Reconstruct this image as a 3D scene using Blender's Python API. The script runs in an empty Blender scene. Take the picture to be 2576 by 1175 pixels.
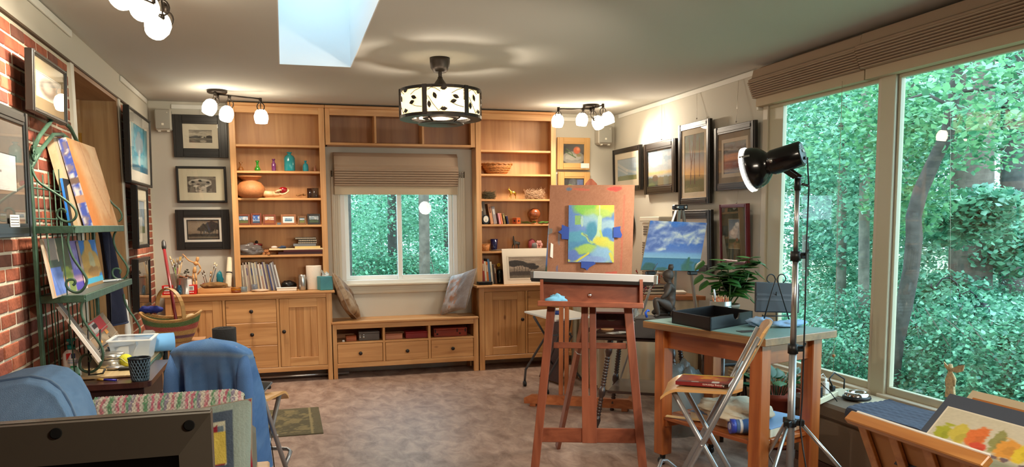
# An artist's studio: brick wall, pine cabinets round a window, easels, big windows onto woods.
import bpy, math, random
import numpy as np
from mathutils import Vector, Matrix
SC = bpy.context.scene
COL = SC.collection
rnd = random.Random(11)
R = math.radians
PI = math.pi
# ---------------------------------------------------------------- camera
CAM_H = 1.53
FPX, PPY = 1985.85, 759.99
_ya, _pi, _ro = R(15.9963), R(-5.7507), R(-0.4595)
_f = Vector((math.sin(_ya)*math.cos(_pi), math.cos(_ya)*math.cos(_pi), math.sin(_pi)))
_r0 = Vector((math.cos(_ya), -math.sin(_ya), 0)); _u0 = _r0.cross(_f)
_r = _r0*math.cos(_ro)+_u0*math.sin(_ro); _u = _u0*math.cos(_ro)-_r0*math.sin(_ro)
cd = bpy.data.cameras.new('camera'); cam = bpy.data.objects.new('camera', cd); COL.objects.link(cam)
cam.matrix_world = Matrix(((_r.x,_u.x,-_f.x,0),(_r.y,_u.y,-_f.y,0),(_r.z,_u.z,-_f.z,CAM_H),(0,0,0,1)))
cd.sensor_width = 36; cd.lens = FPX/2576*36; cd.shift_y = (PPY-587.5)/2576; cd.clip_start = 0.05; cd.clip_end = 300
SC.camera = cam
# ---------------------------------------------------------------- colour management, world, sampling
SC.view_settings.view_transform = 'Standard'; SC.view_settings.look = 'None'
SC.view_settings.gamma = 1; SC.view_settings.use_curve_mapping = False
SC.view_settings.exposure = 0.0
W = bpy.data.worlds.new('overcast_sky'); SC.world = W; W.use_nodes = True
_bg = W.node_tree.nodes['Background']; _bg.inputs[0].default_value = (0.55, 0.85, 1.0, 1); _bg.inputs[1].default_value = 5.4
cy = SC.cycles
cy.max_bounces = 7; cy.diffuse_bounces = 4; cy.glossy_bounces = 3; cy.transmission_bounces = 5; cy.transparent_max_bounces = 14
cy.caustics_reflective = False; cy.caustics_refractive = False; cy.sample_clamp_indirect = 4.0
cy.use_denoising = True
LAMP_W = 6.2      # one factor for every lamp in the room
# ---------------------------------------------------------------- pixel -> point on a plane of the room
def ray(px, py):
 return _r*(px-1288)+_u*(PPY-py)+_f*FPX
def at(px, py, X=None, Y=None, Z=None):
 d = ray(px, py); o = Vector((0,0,CAM_H))
 if X is not None: t = X/d.x
 elif Y is not None: t = Y/d.y
 else: t = (Z-CAM_H)/d.z
 return o+d*t
def on_plane(px, py, p, n):
 d = ray(px, py); o = Vector((0,0,CAM_H)); n = Vector(n); p = Vector(p)
 return o+d*((p-o).dot(n)/d.dot(n))
# ---------------------------------------------------------------- materials
def lin(c):
 c = [x/255 for x in c]
 return tuple(x/12.92 if x <= 0.04045 else ((x+0.055)/1.055)**2.4 for x in c)
MATS = {}
def _new(name):
 m = bpy.data.materials.new(name); m.use_nodes = True
 nt = m.node_tree; b = nt.nodes['Principled BSDF']
 return m, nt, b
def mat(col, rough=0.6, metal=0.0, bump=0.0, bscale=60, spec=None, trans=0.0, coat=0.0, var=0.0, vscale=6, alpha=1.0):
 key = ('m', tuple(col), rough, metal, bump, bscale, spec, trans, coat, var, vscale, alpha)
 if key in MATS: return MATS[key]
 m, nt, b = _new('mat_%d_%d_%d' % tuple(int(x) for x in col[:3]))
 L = lin(col)
 b.inputs['Base Color'].default_value = (*L, 1); b.inputs['Roughness'].default_value = rough
 b.inputs['Metallic'].default_value = metal
 if spec is not None: b.inputs['Specular IOR Level'].default_value = spec
 if trans: b.inputs['Transmission Weight'].default_value = trans
 if coat: b.inputs['Coat Weight'].default_value = coat
 if alpha < 1: b.inputs['Alpha'].default_value = alpha
 if var or bump:
  tc = nt.nodes.new('ShaderNodeTexCoord')
 if var:
  n = nt.nodes.new('ShaderNodeTexNoise'); n.inputs['Scale'].default_value = vscale; n.inputs['Detail'].default_value = 6
  nt.links.new(tc.outputs['Object'], n.inputs['Vector'])
  rp = nt.nodes.new('ShaderNodeValToRGB'); e = rp.color_ramp.elements
  e[0].position = 0.3; e[1].position = 0.7
  e[0].color = (*[x*(1-var) for x in L], 1); e[1].color = (*[min(1, x*(1+var)) for x in L], 1)
  nt.links.new(n.outputs['Fac'], rp.inputs[0]); nt.links.new(rp.outputs[0], b.inputs['Base Color'])
 if bump:
  n = nt.nodes.new('ShaderNodeTexNoise'); n.inputs['Scale'].default_value = bscale; n.inputs['Detail'].default_value = 4
  nt.links.new(tc.outputs['Object'], n.inputs['Vector'])
  bp = nt.nodes.new('ShaderNodeBump'); bp.inputs['Strength'].default_value = bump; bp.inputs['Distance'].default_value = 0.01
  nt.links.new(n.outputs['Fac'], bp.inputs['Height']); nt.links.new(bp.outputs[0], b.inputs['Normal'])
 MATS[key] = m; return m
def wood(dark, light, axis='z', scale=1.0, rough=0.45, knots=False, coat=0.1):
 key = ('w', tuple(dark), tuple(light), axis, scale, rough, knots)
 if key in MATS: return MATS[key]
 m, nt, b = _new('wood_%s_%d' % (axis, len(MATS)))
 tc = nt.nodes.new('ShaderNodeTexCoord'); mp = nt.nodes.new('ShaderNodeMapping')
 s = [9*scale, 9*scale, 9*scale]; s['xyz'.index(axis)] = 0.55*scale
 mp.inputs['Scale'].default_value = s
 nt.links.new(tc.outputs['Object'], mp.inputs['Vector'])
 n = nt.nodes.new('ShaderNodeTexNoise'); n.inputs['Scale'].default_value = 2.2; n.inputs['Detail'].default_value = 7; n.inputs['Distortion'].default_value = 0.8
 nt.links.new(mp.outputs[0], n.inputs['Vector'])
 rp = nt.nodes.new('ShaderNodeValToRGB'); e = rp.color_ramp.elements
 e[0].position = 0.32; e[1].position = 0.68; e[0].color = (*lin(dark), 1); e[1].color = (*lin(light), 1)
 nt.links.new(n.outputs['Fac'], rp.inputs[0])
 out = rp.outputs[0]
 if knots:
  mp2 = nt.nodes.new('ShaderNodeMapping'); s2 = [6.5, 6.5, 6.5]; s2['xyz'.index(axis)] = 3.6
  mp2.inputs['Scale'].default_value = s2; nt.links.new(tc.outputs['Object'], mp2.inputs['Vector'])
  v = nt.nodes.new('ShaderNodeTexVoronoi'); v.inputs['Scale'].default_value = 1.0
  nt.links.new(mp2.outputs[0], v.inputs['Vector'])
  rk = nt.nodes.new('ShaderNodeValToRGB'); ek = rk.color_ramp.elements
  ek[0].position = 0.07; ek[1].position = 0.13; ek[0].color = (*[x*0.55 for x in lin(dark)], 1); ek[1].color = (1,1,1,1)
  mx = nt.nodes.new('ShaderNodeMix'); mx.data_type = 'RGBA'; mx.blend_type = 'MULTIPLY'; mx.inputs[0].default_value = 0.75
  nt.links.new(v.outputs['Distance'], rk.inputs[0]); nt.links.new(out, mx.inputs[6]); nt.links.new(rk.outputs[0], mx.inputs[7])
  out = mx.outputs[2]
 nt.links.new(out, b.inputs['Base Color']); b.inputs['Roughness'].default_value = rough
 b.inputs['Coat Weight'].default_value = coat; b.inputs['Coat Roughness'].default_value = 0.3
 MATS[key] = m; return m
def emis(col, strength):
 key = ('e', tuple(col), strength)
 if key in MATS: return MATS[key]
 m, nt, b = _new('lit_glass_%d' % len(MATS))
 b.inputs['Base Color'].default_value = (0.8,0.8,0.8,1)
 b.inputs['Emission Color'].default_value = (*lin(col), 1); b.inputs['Emission Strength'].default_value = strength
 MATS[key] = m; return m
def pane(tint=(1,1,1), boost=1.0, rough=0.0):
 key = ('g', tuple(tint), boost, rough)
 if key in MATS: return MATS[key]
 m, nt, b = _new('pane_glass_%d' % len(MATS)); nt.nodes.remove(b)
 o = nt.nodes['Material Output']; t = nt.nodes.new('ShaderNodeBsdfTransparent'); g = nt.nodes.new('ShaderNodeBsdfGlossy')
 t.inputs[0].default_value = (*tint, 1); g.inputs['Roughness'].default_value = rough
 ge = nt.nodes.new('ShaderNodeNewGeometry'); dt = nt.nodes.new('ShaderNodeVectorMath'); dt.operation = 'DOT_PRODUCT'
 nt.links.new(ge.outputs['Normal'], dt.inputs[0]); nt.links.new(ge.outputs['Incoming'], dt.inputs[1])
 def mth(op, a, b_=None):
  n = nt.nodes.new('ShaderNodeMath'); n.operation = op; n.use_clamp = op == 'ADD'
  nt.links.new(a, n.inputs[0])
  if b_ is not None: n.inputs[1].default_value = b_
  return n.outputs[0]
 sch = mth('POWER', mth('ADD', mth('MULTIPLY', mth('ABSOLUTE', dt.outputs['Value']), -1.0), 1.0), 5.0)
 refl = mth('ADD', mth('MULTIPLY', sch, 0.93*boost), 0.04*boost)
 mx = nt.nodes.new('ShaderNodeMixShader')
 nt.links.new(refl, mx.inputs[0])
 nt.links.new(t.outputs[0], mx.inputs[1]); nt.links.new(g.outputs[0], mx.inputs[2]); nt.links.new(mx.outputs[0], o.inputs[0])
 MATS[key] = m; return m
def colour_glass(col, mixv=0.55):
 key = ('cg', tuple(col), mixv)
 if key in MATS: return MATS[key]
 m, nt, b = _new('tinted_glass_%d' % len(MATS))
 b.inputs['Base Color'].default_value = (*lin(col), 1); b.inputs['Roughness'].default_value = 0.08
 b.inputs['Alpha'].default_value = mixv; b.inputs['Coat Weight'].default_value = 0.5
 MATS[key] = m; return m
def painted(rough=0.7, bump=0.0, bscale=200, coat=0.0, trans=0.0):
 key = ('p', rough, bump, bscale, coat, trans)
 if key in MATS: return MATS[key]
 m, nt, b = _new('painted_%d' % len(MATS))
 a = nt.nodes.new('ShaderNodeVertexColor'); a.layer_name = 'Col'
 nt.links.new(a.outputs[0], b.inputs['Base Color']); b.inputs['Roughness'].default_value = rough
 b.inputs['Coat Weight'].default_value = coat
 if bump:
  tc = nt.nodes.new('ShaderNodeTexCoord'); n = nt.nodes.new('ShaderNodeTexNoise'); n.inputs['Scale'].default_value = bscale
  nt.links.new(tc.outputs['Object'], n.inputs['Vector'])
  bp = nt.nodes.new('ShaderNodeBump'); bp.inputs['Strength'].default_value = bump; bp.inputs['Distance'].default_value = 0.01
  nt.links.new(n.outputs['Fac'], bp.inputs['Height']); nt.links.new(bp.outputs[0], b.inputs['Normal'])
 MATS[key] = m; return m
# ---------------------------------------------------------------- objects
RM = {}      # name of root -> its matrix
ROOT = {}    # name of object -> name of its root
def _props(o, label=None, cat=None, group=None, kind=None):
 if label: o['label'] = label
 if cat: o['category'] = cat
 if group: o['group'] = group
 if kind: o['kind'] = kind
def thing(name, label, cat, loc=(0,0,0), rz=0.0, group=None):
 o = bpy.data.objects.new(name, None); COL.objects.link(o); o.empty_display_size = 0.05
 o.location = loc; o.rotation_euler = (0,0,rz); _props(o, label, cat, group)
 RM[o.name] = Matrix.Translation(Vector(loc)) @ Matrix.Rotation(rz, 4, 'Z'); ROOT[o.name] = o.name
 return o
class MB:
 def __init__(s): s.v = []; s.f = []; s.sm = []
 def add(s, vs, fs, smooth=False):
  k = len(s.v); s.v += [tuple(v) for v in vs]
  for f in fs: s.f.append(tuple(i+k for i in f)); s.sm.append(smooth)
  return s
 def frame_box(s, c, ax, h, b=0.0):
  c = Vector(c); X, Y, Z = (Vector(a) for a in ax); hx, hy, hz = h
  b = min(b, hx*0.9, hy*0.9, hz*0.9)
  if b <= 0:
   vs = [c+X*(sx*hx)+Y*(sy*hy)+Z*(sz*hz) for sx in (-1,1) for sy in (-1,1) for sz in (-1,1)]
   fs = [(0,1,3,2),(4,6,7,5),(0,4,5,1),(2,3,7,6),(0,2,6,4),(1,5,7,3)]
   return s.add(vs, fs)
  vs = []; idx = {}
  for sx in (-1,1):
   for sy in (-1,1):
    for sz in (-1,1):
     for k in range(3):
      d = [hx-b, hy-b, hz-b]; d[k] += b
      idx[(sx,sy,sz,k)] = len(vs); vs.append(c+X*(sx*d[0])+Y*(sy*d[1])+Z*(sz*d[2]))
  fs = []
  for k in range(3):
   a, e = [(1,2),(2,0),(0,1)][k]
   for sg in (-1,1):
    q = []
    for p, r_ in ((-1,-1),(1,-1),(1,1),(-1,1)):
     t = [0,0,0]; t[k] = sg; t[a] = p; t[e] = r_; q.append(idx[(*t, k)])
    fs.append(tuple(q if sg > 0 else q[::-1]))
  for k in range(3):      # edges along axis k
   a, e = [(1,2),(2,0),(0,1)][k]
   for p in (-1,1):
    for r_ in (-1,1):
     t0 = [0,0,0]; t1 = [0,0,0]; t0[k] = -1; t1[k] = 1
     for t in (t0, t1): t[a] = p; t[e] = r_
     q = [idx[(*t0, a)], idx[(*t1, a)], idx[(*t1, e)], idx[(*t0, e)]]
     fs.append(tuple(q if p*r_ < 0 else q[::-1]))
  for sx in (-1,1):
   for sy in (-1,1):
    for sz in (-1,1):
     q = [idx[(sx,sy,sz,k)] for k in range(3)]
     fs.append(tuple(q if sx*sy*sz > 0 else q[::-1]))
  return s.add(vs, fs)
 def box(s, x0, y0, z0, x1, y1, z1, b=0.0):
  return s.frame_box(((x0+x1)/2,(y0+y1)/2,(z0+z1)/2), ((1,0,0),(0,1,0),(0,0,1)), (abs(x1-x0)/2,abs(y1-y0)/2,abs(z1-z0)/2), b)
 def bar(s, p0, p1, w, h, up=(0,0,1), b=0.0):
  p0 = Vector(p0); p1 = Vector(p1); d = (p1-p0); L = d.length; d.normalize()
  up = Vector(up); x = d.cross(up)
  if x.length < 1e-4: x = d.cross(Vector((1,0,0)))
  x.normalize(); z = x.cross(d).normalized()
  return s.frame_box((p0+p1)/2, (x, d, z), (w/2, L/2, h/2), b)
 def tube(s, pts, r, seg=8, closed=False, caps=True, smooth=True):
  pts = [Vector(p) for p in pts]; n = len(pts)
  rs = list(r) if isinstance(r, (list, tuple)) else [r]*n
  T = []
  for i in range(n):
   a = pts[i-1] if (i or closed) else pts[i]; c = pts[(i+1) % n] if (i < n-1 or closed) else pts[i]
   t = c-a; T.append(t.normalized() if t.length > 1e-9 else Vector((0,0,1)))
  N = T[0].orthogonal().normalized(); vs = []
  for i in range(n):
   N = (N-T[i]*N.dot(T[i])); N = N.normalized() if N.length > 1e-6 else T[i].orthogonal().normalized()
   B = T[i].cross(N)
   for k in range(seg):
    a = 2*PI*k/seg; vs.append(pts[i]+(N*math.cos(a)+B*math.sin(a))*rs[i])
  fs = []
  for i in range(n if closed else n-1):
   j = (i+1) % n
   for k in range(seg):
    l = (k+1) % seg; fs.append((i*seg+k, i*seg+l, j*seg+l, j*seg+k))
  s.add(vs, fs, smooth)
  if caps and not closed:
   k0 = len(s.v)-len(vs); s.f.append(tuple(k0+seg-1-k for k in range(seg))); s.sm.append(False)
   s.f.append(tuple(k0+(n-1)*seg+k for k in range(seg))); s.sm.append(False)
  return s
 def lathe(s, base, prof, seg=16, axis=(0,0,1), smooth=True, sx=1.0, sy=1.0, arc=None):
  base = Vector(base); A = Vector(axis).normalized()
  X = Vector((1,0,0)) if abs(A.z) > 0.9 else A.cross(Vector((0,0,1))).normalized()
  X = (X-A*X.dot(A)).normalized(); Y = A.cross(X); vs = []
  m = seg if arc is None else seg+1
  for r_, z_ in prof:
   for k in range(m):
    a = 2*PI*k/seg if arc is None else arc[0]+(arc[1]-arc[0])*k/seg
    vs.append(base+X*(r_*sx*math.cos(a))+Y*(r_*sy*math.sin(a))+A*z_)
  fs = []
  for i in range(len(prof)-1):
   for k in range(seg):
    l = (k+1) % m; fs.append((i*m+k, i*m+l, (i+1)*m+l, (i+1)*m+k))
  s.add(vs, fs, smooth); return s
 def sphere(s, c, r, seg=14, rings=9, sc=(1,1,1), jit=0.0):
  c = Vector(c); vs = [c+Vector((0,0,-r*sc[2]))]
  for i in range(1, rings):
   p = PI*i/rings
   for k in range(seg):
    a = 2*PI*k/seg; q = 1+rnd.uniform(-jit, jit)
    vs.append(c+Vector((r*sc[0]*math.sin(p)*math.cos(a)*q, r*sc[1]*math.sin(p)*math.sin(a)*q, -r*sc[2]*math.cos(p)*q)))
  vs.append(c+Vector((0,0,r*sc[2]))); fs = []
  for k in range(seg): fs.append((0, 1+(k+1) % seg, 1+k))
  for i in range(rings-2):
   for k in range(seg):
    l = (k+1) % seg; a = 1+i*seg; b_ = a+seg; fs.append((a+k, a+l, b_+l, b_+k))
  a = 1+(rings-2)*seg; t = len(vs)-1
  for k in range(seg): fs.append((a+k, a+(k+1) % seg, t))
  return s.add(vs, fs, True)
 def prism(s, pts, vec):
  pts = [Vector(p) for p in pts]; vec = Vector(vec); n = len(pts)
  nn = Vector((0,0,0))
  for i in range(n): nn += (pts[i]-pts[0]).cross(pts[(i+1) % n]-pts[0])
  if nn.dot(vec) < 0: pts = pts[::-1]
  fs = [tuple(range(n-1,-1,-1)), tuple(range(n,2*n))]+[(i,(i+1) % n,n+(i+1) % n,n+i) for i in range(n)]
  return s.add(pts+[p+vec for p in pts], fs)
 def quad(s, a, b, c, d): return s.add([a,b,c,d], [(0,1,2,3)])
 def surf(s, fn, nu, nv, smooth=True, wrap=False):
  vs = [fn(i/nu, j/nv) for j in range(nv+1) for i in range(nu+1)]
  fs = [(j*(nu+1)+i, j*(nu+1)+i+1, (j+1)*(nu+1)+i+1, (j+1)*(nu+1)+i) for j in range(nv) for i in range(nu)]
  return s.add(vs, fs, smooth)
 def mesh(s, name, M=None):
  me = bpy.data.meshes.new(name)
  v = [M @ Vector(p) for p in s.v] if M is not None else s.v
  me.from_pydata(v, [], s.f); me.polygons.foreach_set('use_smooth', s.sm); me.update(); return me
 def build(s, name, m, parent, local=False, label=None, kind=None):
  rt = ROOT[parent.name]; M = None if local else RM[rt].inverted()
  o = bpy.data.objects.new(name, s.mesh(name, M)); COL.objects.link(o); o.parent = parent
  if m: o.data.materials.append(m)
  ROOT[o.name] = rt; _props(o, label, None, None, kind); return o
 def solo(s, name, m, label, cat, group=None, kind=None):
  a = np.array(s.v); loc = Vector(((a[:,0].min()+a[:,0].max())/2, (a[:,1].min()+a[:,1].max())/2, a[:,2].min()))
  o = bpy.data.objects.new(name, s.mesh(name, Matrix.Translation(-loc))); COL.objects.link(o); o.location = loc
  if m: o.data.materials.append(m)
  RM[o.name] = Matrix.Translation(loc); ROOT[o.name] = o.name; _props(o, label, cat, group, kind); return o
 def struct(s, name, m, label=None):
  return s.solo(name, m, label, None, None, 'structure')
def copy_tree(root, loc, rz=None, label=None, group=None):
 c = root.copy(); COL.objects.link(c); c.location = loc
 if rz is not None: c.rotation_euler = (0,0,rz)
 RM[c.name] = Matrix.Translation(Vector(loc)) @ Matrix.Rotation(c.rotation_euler[2], 4, 'Z'); ROOT[c.name] = c.name
 if label: c['label'] = label
 if group: c['group'] = group
 for ch in list(root.children):
  d = ch.copy(); COL.objects.link(d); d.parent = c; ROOT[d.name] = c.name
  for g in list(ch.children):
   e = g.copy(); COL.objects.link(e); e.parent = d; ROOT[e.name] = c.name
 return c
# ---------------------------------------------------------------- painting in vertex colours
def vnoise(x, y, seed=0):
 xi = np.floor(x).astype(np.int64); yi = np.floor(y).astype(np.int64); xf = x-xi; yf = y-yi
 def h(a, b):
  n = (a*374761393+b*668265263+seed*1442695041) & 0xffffffff
  n = ((n ^ (n >> 13))*1274126177) & 0xffffffff
  return ((n ^ (n >> 16)) & 0xffff)/65535.0
 u = xf*xf*(3-2*xf); v = yf*yf*(3-2*yf)
 return (h(xi,yi)*(1-u)+h(xi+1,yi)*u)*(1-v)+(h(xi,yi+1)*(1-u)+h(xi+1,yi+1)*u)*v
def fbm(x, y, seed=0, oct=4):
 a = 0.5; t = 0; w = 0
 for i in range(oct): t = t+a*vnoise(x*2**i, y*2**i, seed+i*17); w += a; a *= 0.5
 return t/w
def ss(a, b, x): t = np.clip((x-a)/(b-a), 0, 1); return t*t*(3-2*t)
class Art:
 sf = 0.12
 def __init__(s, U, V): s.U = U; s.V = V; s.c = np.zeros((len(U), 3))
 def fill(s, c): s.c[:] = c; return s
 def mix(s, m, c):
  m = np.clip(m, 0, 1)[:, None]; c = np.asarray(c, float); s.c = s.c*(1-m)+c*m; return s
 def vgrad(s, *stops):
  P = [p for p, _ in stops]
  s.c = np.stack([np.interp(s.V, P, [c[k] for _, c in stops]) for k in range(3)], 1); return s
 def rect(s, u0, v0, u1, v1, c, a=1.0): return s.mix(((s.U >= u0)&(s.U <= u1)&(s.V >= v0)&(s.V <= v1))*a, c)
 def ell(s, u, v, ru, rv, c, soft=0.15, a=1.0):
  d = np.sqrt(((s.U-u)/ru)**2+((s.V-v)/rv)**2); return s.mix((1-ss(1-soft, 1+soft, d))*a, c)
 def blob(s, u, v, ru, rv, c, seed=1, rough=0.5, sc=7, a=1.0):
  d = np.sqrt(((s.U-u)/ru)**2+((s.V-v)/rv)**2)+(fbm(s.U*sc, s.V*sc, seed)-0.5)*2*rough
  return s.mix((1-ss(1-s.sf*1.25, 1+s.sf*.8, d))*a, c)
 def below(s, base, amp, c, seed=1, sc=6, soft=0.01, a=1.0):
  e = base+(fbm(s.U*sc, s.U*0+seed*3.1, seed)-0.5)*2*amp; return s.mix((1-ss(e-soft, e+soft, s.V))*a, c)
 def line(s, pts, w, c, a=1.0, asp=1.0):
  for (u0,v0),(u1,v1) in zip(pts, pts[1:]):
   dx, dy = (u1-u0), (v1-v0)*asp; L = dx*dx+dy*dy+1e-12
   t = np.clip(((s.U-u0)*dx+(s.V-v0)*asp*dy)/L, 0, 1)
   d = np.sqrt((s.U-u0-t*dx)**2+((s.V-v0)*asp-t*dy)**2); s.mix((1-ss(w*(1-s.sf), w*(1+s.sf), d))*a, c)
  return s
 def clouds(s, c, lo, hi, sc=4, seed=1, th=0.5, soft=0.12, a=1.0, st=1.8):
  n = fbm(s.U*sc, s.V*sc*st, seed, 5); m = ss(th-soft, th+soft, n)*ss(lo, lo+0.12, s.V)*(1-ss(hi-0.12, hi, s.V)); return s.mix(m*a, c)
 def grain(s, amt, sc=40, seed=5):
  n = (fbm(s.U*sc, s.V*sc, seed, 3)-0.5)[:, None]*2*amt; s.c = np.clip(s.c+n, 0, 255); return s
def paint_attr(me, cols):
 a = me.color_attributes.new('Col', 'FLOAT_COLOR', 'POINT')
 c = np.asarray(cols, float)/255; c = np.where(c <= 0.04045, c/12.92, ((c+0.055)/1.055)**2.4)
 buf = np.ones((len(c), 4), np.float32); buf[:, :3] = c; a.data.foreach_set('color', buf.ravel())
def art_sheet(name, bl, br, tr, tl, fn, parent, nu=60, nv=50, m=None, local=False, label=None):
 """a flat painted sheet: its colours are laid on a fine grid of points"""
 bl, br, tr, tl = (Vector(p) for p in (bl, br, tr, tl)); b = MB()
 b.surf(lambda u, v: (bl*(1-u)+br*u)*(1-v)+(tl*(1-u)+tr*u)*v, nu, nv, smooth=False)
 o = b.build(name, m or painted(), parent, local, label)
 U = np.tile(np.arange(nu+1)/nu, nv+1); V = np.repeat(np.arange(nv+1)/nv, nu+1)
 A = Art(U, V); fn(A); paint_attr(o.data, np.clip(A.c, 0, 255)); return o
def text_mesh(name, body, m, parent, loc, xdir, updir, size, label=None):
 """lettering as flat mesh on a surface"""
 cu = bpy.data.curves.new('lettering', 'FONT'); cu.body = body; cu.size = size; cu.align_x = 'CENTER'; cu.align_y = 'CENTER'
 t = bpy.data.objects.new('lettering_tmp', cu); COL.objects.link(t)
 dg = bpy.context.evaluated_depsgraph_get(); me = bpy.data.meshes.new_from_object(t.evaluated_get(dg))
 bpy.data.objects.remove(t); bpy.data.curves.remove(cu)
 X = Vector(xdir).normalized(); U = Vector(updir).normalized(); loc = Vector(loc)
 b = MB(); b.add([loc+X*v.co.x+U*v.co.y for v in me.vertices], [tuple(p.vertices) for p in me.polygons])
 bpy.data.meshes.remove(me)
 return b.build(name, m, parent, False, label)
# ================================================================ the room
XL, XR, YB, YF, HC = -1.19, 3.56, 8.24, -1.6, 2.70
XBR = -1.20                                   # face of the brickwork
WALLC = (203,198,185)
m_wall = mat(WALLC, 0.85, bump=0.05, bscale=250)
m_ceil = mat((199,197,190), 0.9, bump=0.05, bscale=200)
m_white = mat((226,222,208), 0.45); m_white2 = mat((232,232,226), 0.4)
m_dark = mat((26,24,23), 0.4); m_black = mat((16,16,17), 0.45); m_blackgloss = mat((12,12,13), 0.18)
m_bronze = mat((44,36,30), 0.42, 0.6)
m_steel = mat((190,188,184), 0.28, 0.9); m_chrome = mat((215,215,215), 0.12, 1.0)
m_alu = mat((168,170,172), 0.38, 0.75)
# floor: mottled vinyl
def floor_mat():
 m, nt, b = _new('mottled_vinyl'); tc = nt.nodes.new('ShaderNodeTexCoord')
 mp = nt.nodes.new('ShaderNodeMapping'); mp.inputs['Scale'].default_value = (1.0, 0.55, 1); mp.inputs['Rotation'].default_value = (0,0,0.5)
 nt.links.new(tc.outputs['Object'], mp.inputs[0])
 n = nt.nodes.new('ShaderNodeTexNoise'); n.inputs['Scale'].default_value = 9; n.inputs['Detail'].default_value = 9; n.inputs['Roughness'].default_value = 0.68; n.inputs['Distortion'].default_value = 0.6
 nt.links.new(mp.outputs[0], n.inputs[0]); rp = nt.nodes.new('ShaderNodeValToRGB'); e = rp.color_ramp.elements
 e[0].position = 0.33; e[1].position = 0.67; e[0].color = (*lin((124,98,86)),1); e[1].color = (*lin((182,156,140)),1)
 nt.links.new(n.outputs['Fac'], rp.inputs[0]); nt.links.new(rp.outputs[0], b.inputs['Base Color']); b.inputs['Roughness'].default_value = 0.42
 b.inputs['Specular IOR Level'].default_value = 0.45
 return m
MB().box(XL-0.25, YF, -0.1, XR+0.2, YB+0.2, 0).struct('floor', floor_mat())
# ceiling with the opening of the skylight
SK = (0.012, 0.522, 4.1, 6.17)                # x0, x1, y0, y1
b = MB()
for q in ((XL-0.2, YF, SK[0]-.006, YB+0.15), (SK[1]+.006, YF, XR+0.15, YB+0.15), (SK[0]-.006, YF, SK[1]+.006, SK[2]-.006), (SK[0]-.006, SK[3]+.006, SK[1]+.006, YB+0.15)):
 b.box(q[0], q[1], HC, q[2], q[3], HC+0.12)
b.struct('ceiling', m_ceil)
b = MB(); zt = 3.55; m_shaft = mat((236,238,240), 0.8)
for q in ((SK[0]-.006,SK[2]-.006,SK[0],SK[3]+.006),(SK[1],SK[2]-.006,SK[1]+.006,SK[3]+.006),(SK[0],SK[2]-.006,SK[1],SK[2]),(SK[0],SK[3],SK[1],SK[3]+.006)): b.box(q[0],q[1],HC,q[2],q[3],zt)
sky_shaft = b.struct('window_4', m_shaft)
fr = MB()
for x0, y0, x1, y1 in ((SK[0], SK[2], SK[0]+0.05, SK[3]), (SK[1]-0.05, SK[2], SK[1], SK[3]), (SK[0], SK[2], SK[1], SK[2]+0.05), (SK[0], SK[3]-0.05, SK[1], SK[3])):
 fr.box(x0, y0, zt-0.06, x1, y1, zt)
fr.build('sash', m_white2, sky_shaft)
MB().box(SK[0]+0.05, SK[2]+0.05, zt-0.035, SK[1]-0.05, SK[3]-0.05, zt-0.03).build('pane', pane(), sky_shaft)
# back wall, with the hole of its window
BW = (0.555, 1.765, 0.905, 2.0)               # opening of the back window: x0, x1, z0, z1
b = MB(); T = 0.14
b.box(XL-0.2, YB, 0, BW[0], YB+T, HC); b.box(BW[1], YB, 0, XR+0.15, YB+T, HC)
b.box(BW[0], YB, 0, BW[1], YB+T, BW[2]); b.box(BW[0], YB, BW[3], BW[1], YB+T, HC)
b.struct('wall_back', m_wall)
# right wall with two big windows
RZ = (0.455, 2.40); R1 = (4.14, 5.30); R2 = (2.55, 3.99)
b = MB(); T0 = T; T = 0.035
b.box(XR, R1[1], 0, XR+T, YB+T0, HC); b.box(XR, R2[1], 0, XR+T, R1[0], HC); b.box(XR, YF, 0, XR+T, R2[0], HC)
for a in (R1, R2):
 b.box(XR, a[0], 0, XR+T, a[1], RZ[0]); b.box(XR, a[0], RZ[1], XR+T, a[1], HC)
b.struct('wall_right', m_wall)
MB().box(XL-0.2, YF-0.12, 0, XR+0.15, YF, HC).struct('wall_front', m_wall)
# left wall: masonry core, bricks laid in it one by one, plaster band above
m_mortar = mat((216,206,184), 0.95, bump=0.4, bscale=90)
ZS = 2.512
DO = (5.42, 6.74)                             # door recess
def brick_mats():
 out = []
 for c in ((146,80,58),(160,90,64),(138,72,54),(126,68,54),(166,98,72),(118,74,60),(150,82,58)):
  out.append(mat(c, 0.85, bump=0.5, bscale=60, var=0.22, vscale=14))
 return out
BM = brick_mats()
def brick_meshes():
 out = []
 for k in range(6):
  q = MB(); j = lambda s: rnd.uniform(-s, s)
  q.frame_box((0,0,0), ((1,0,0),(0,1,0),(0,0,1)), (0.012, 0.0945+j(.001), 0.0272+j(.0012)), 0.0035)
  q.v = [(x+j(.0012), y+j(.001), z+j(.001)) for x, y, z in q.v]
  out.append(q.mesh('brick_shape'))
 return out
def half_brick_meshes():
 q = MB(); q.frame_box((0,0,0), ((1,0,0),(0,1,0),(0,0,1)), (0.012, 0.0445, 0.0272), 0.0035); return q.mesh('half_brick_shape')
mesh_sets = {}
for k, me in enumerate(brick_meshes()):
 for i, m in enumerate(BM):
  c = me.copy(); c.materials.append(m); mesh_sets[(k, i)] = c
hb = half_brick_meshes()
for i, m in enumerate(BM):
 c = hb.copy(); c.materials.append(m); mesh_sets[('h', i)] = c
PITCH, ROW = 0.2035, 0.0672
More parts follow.
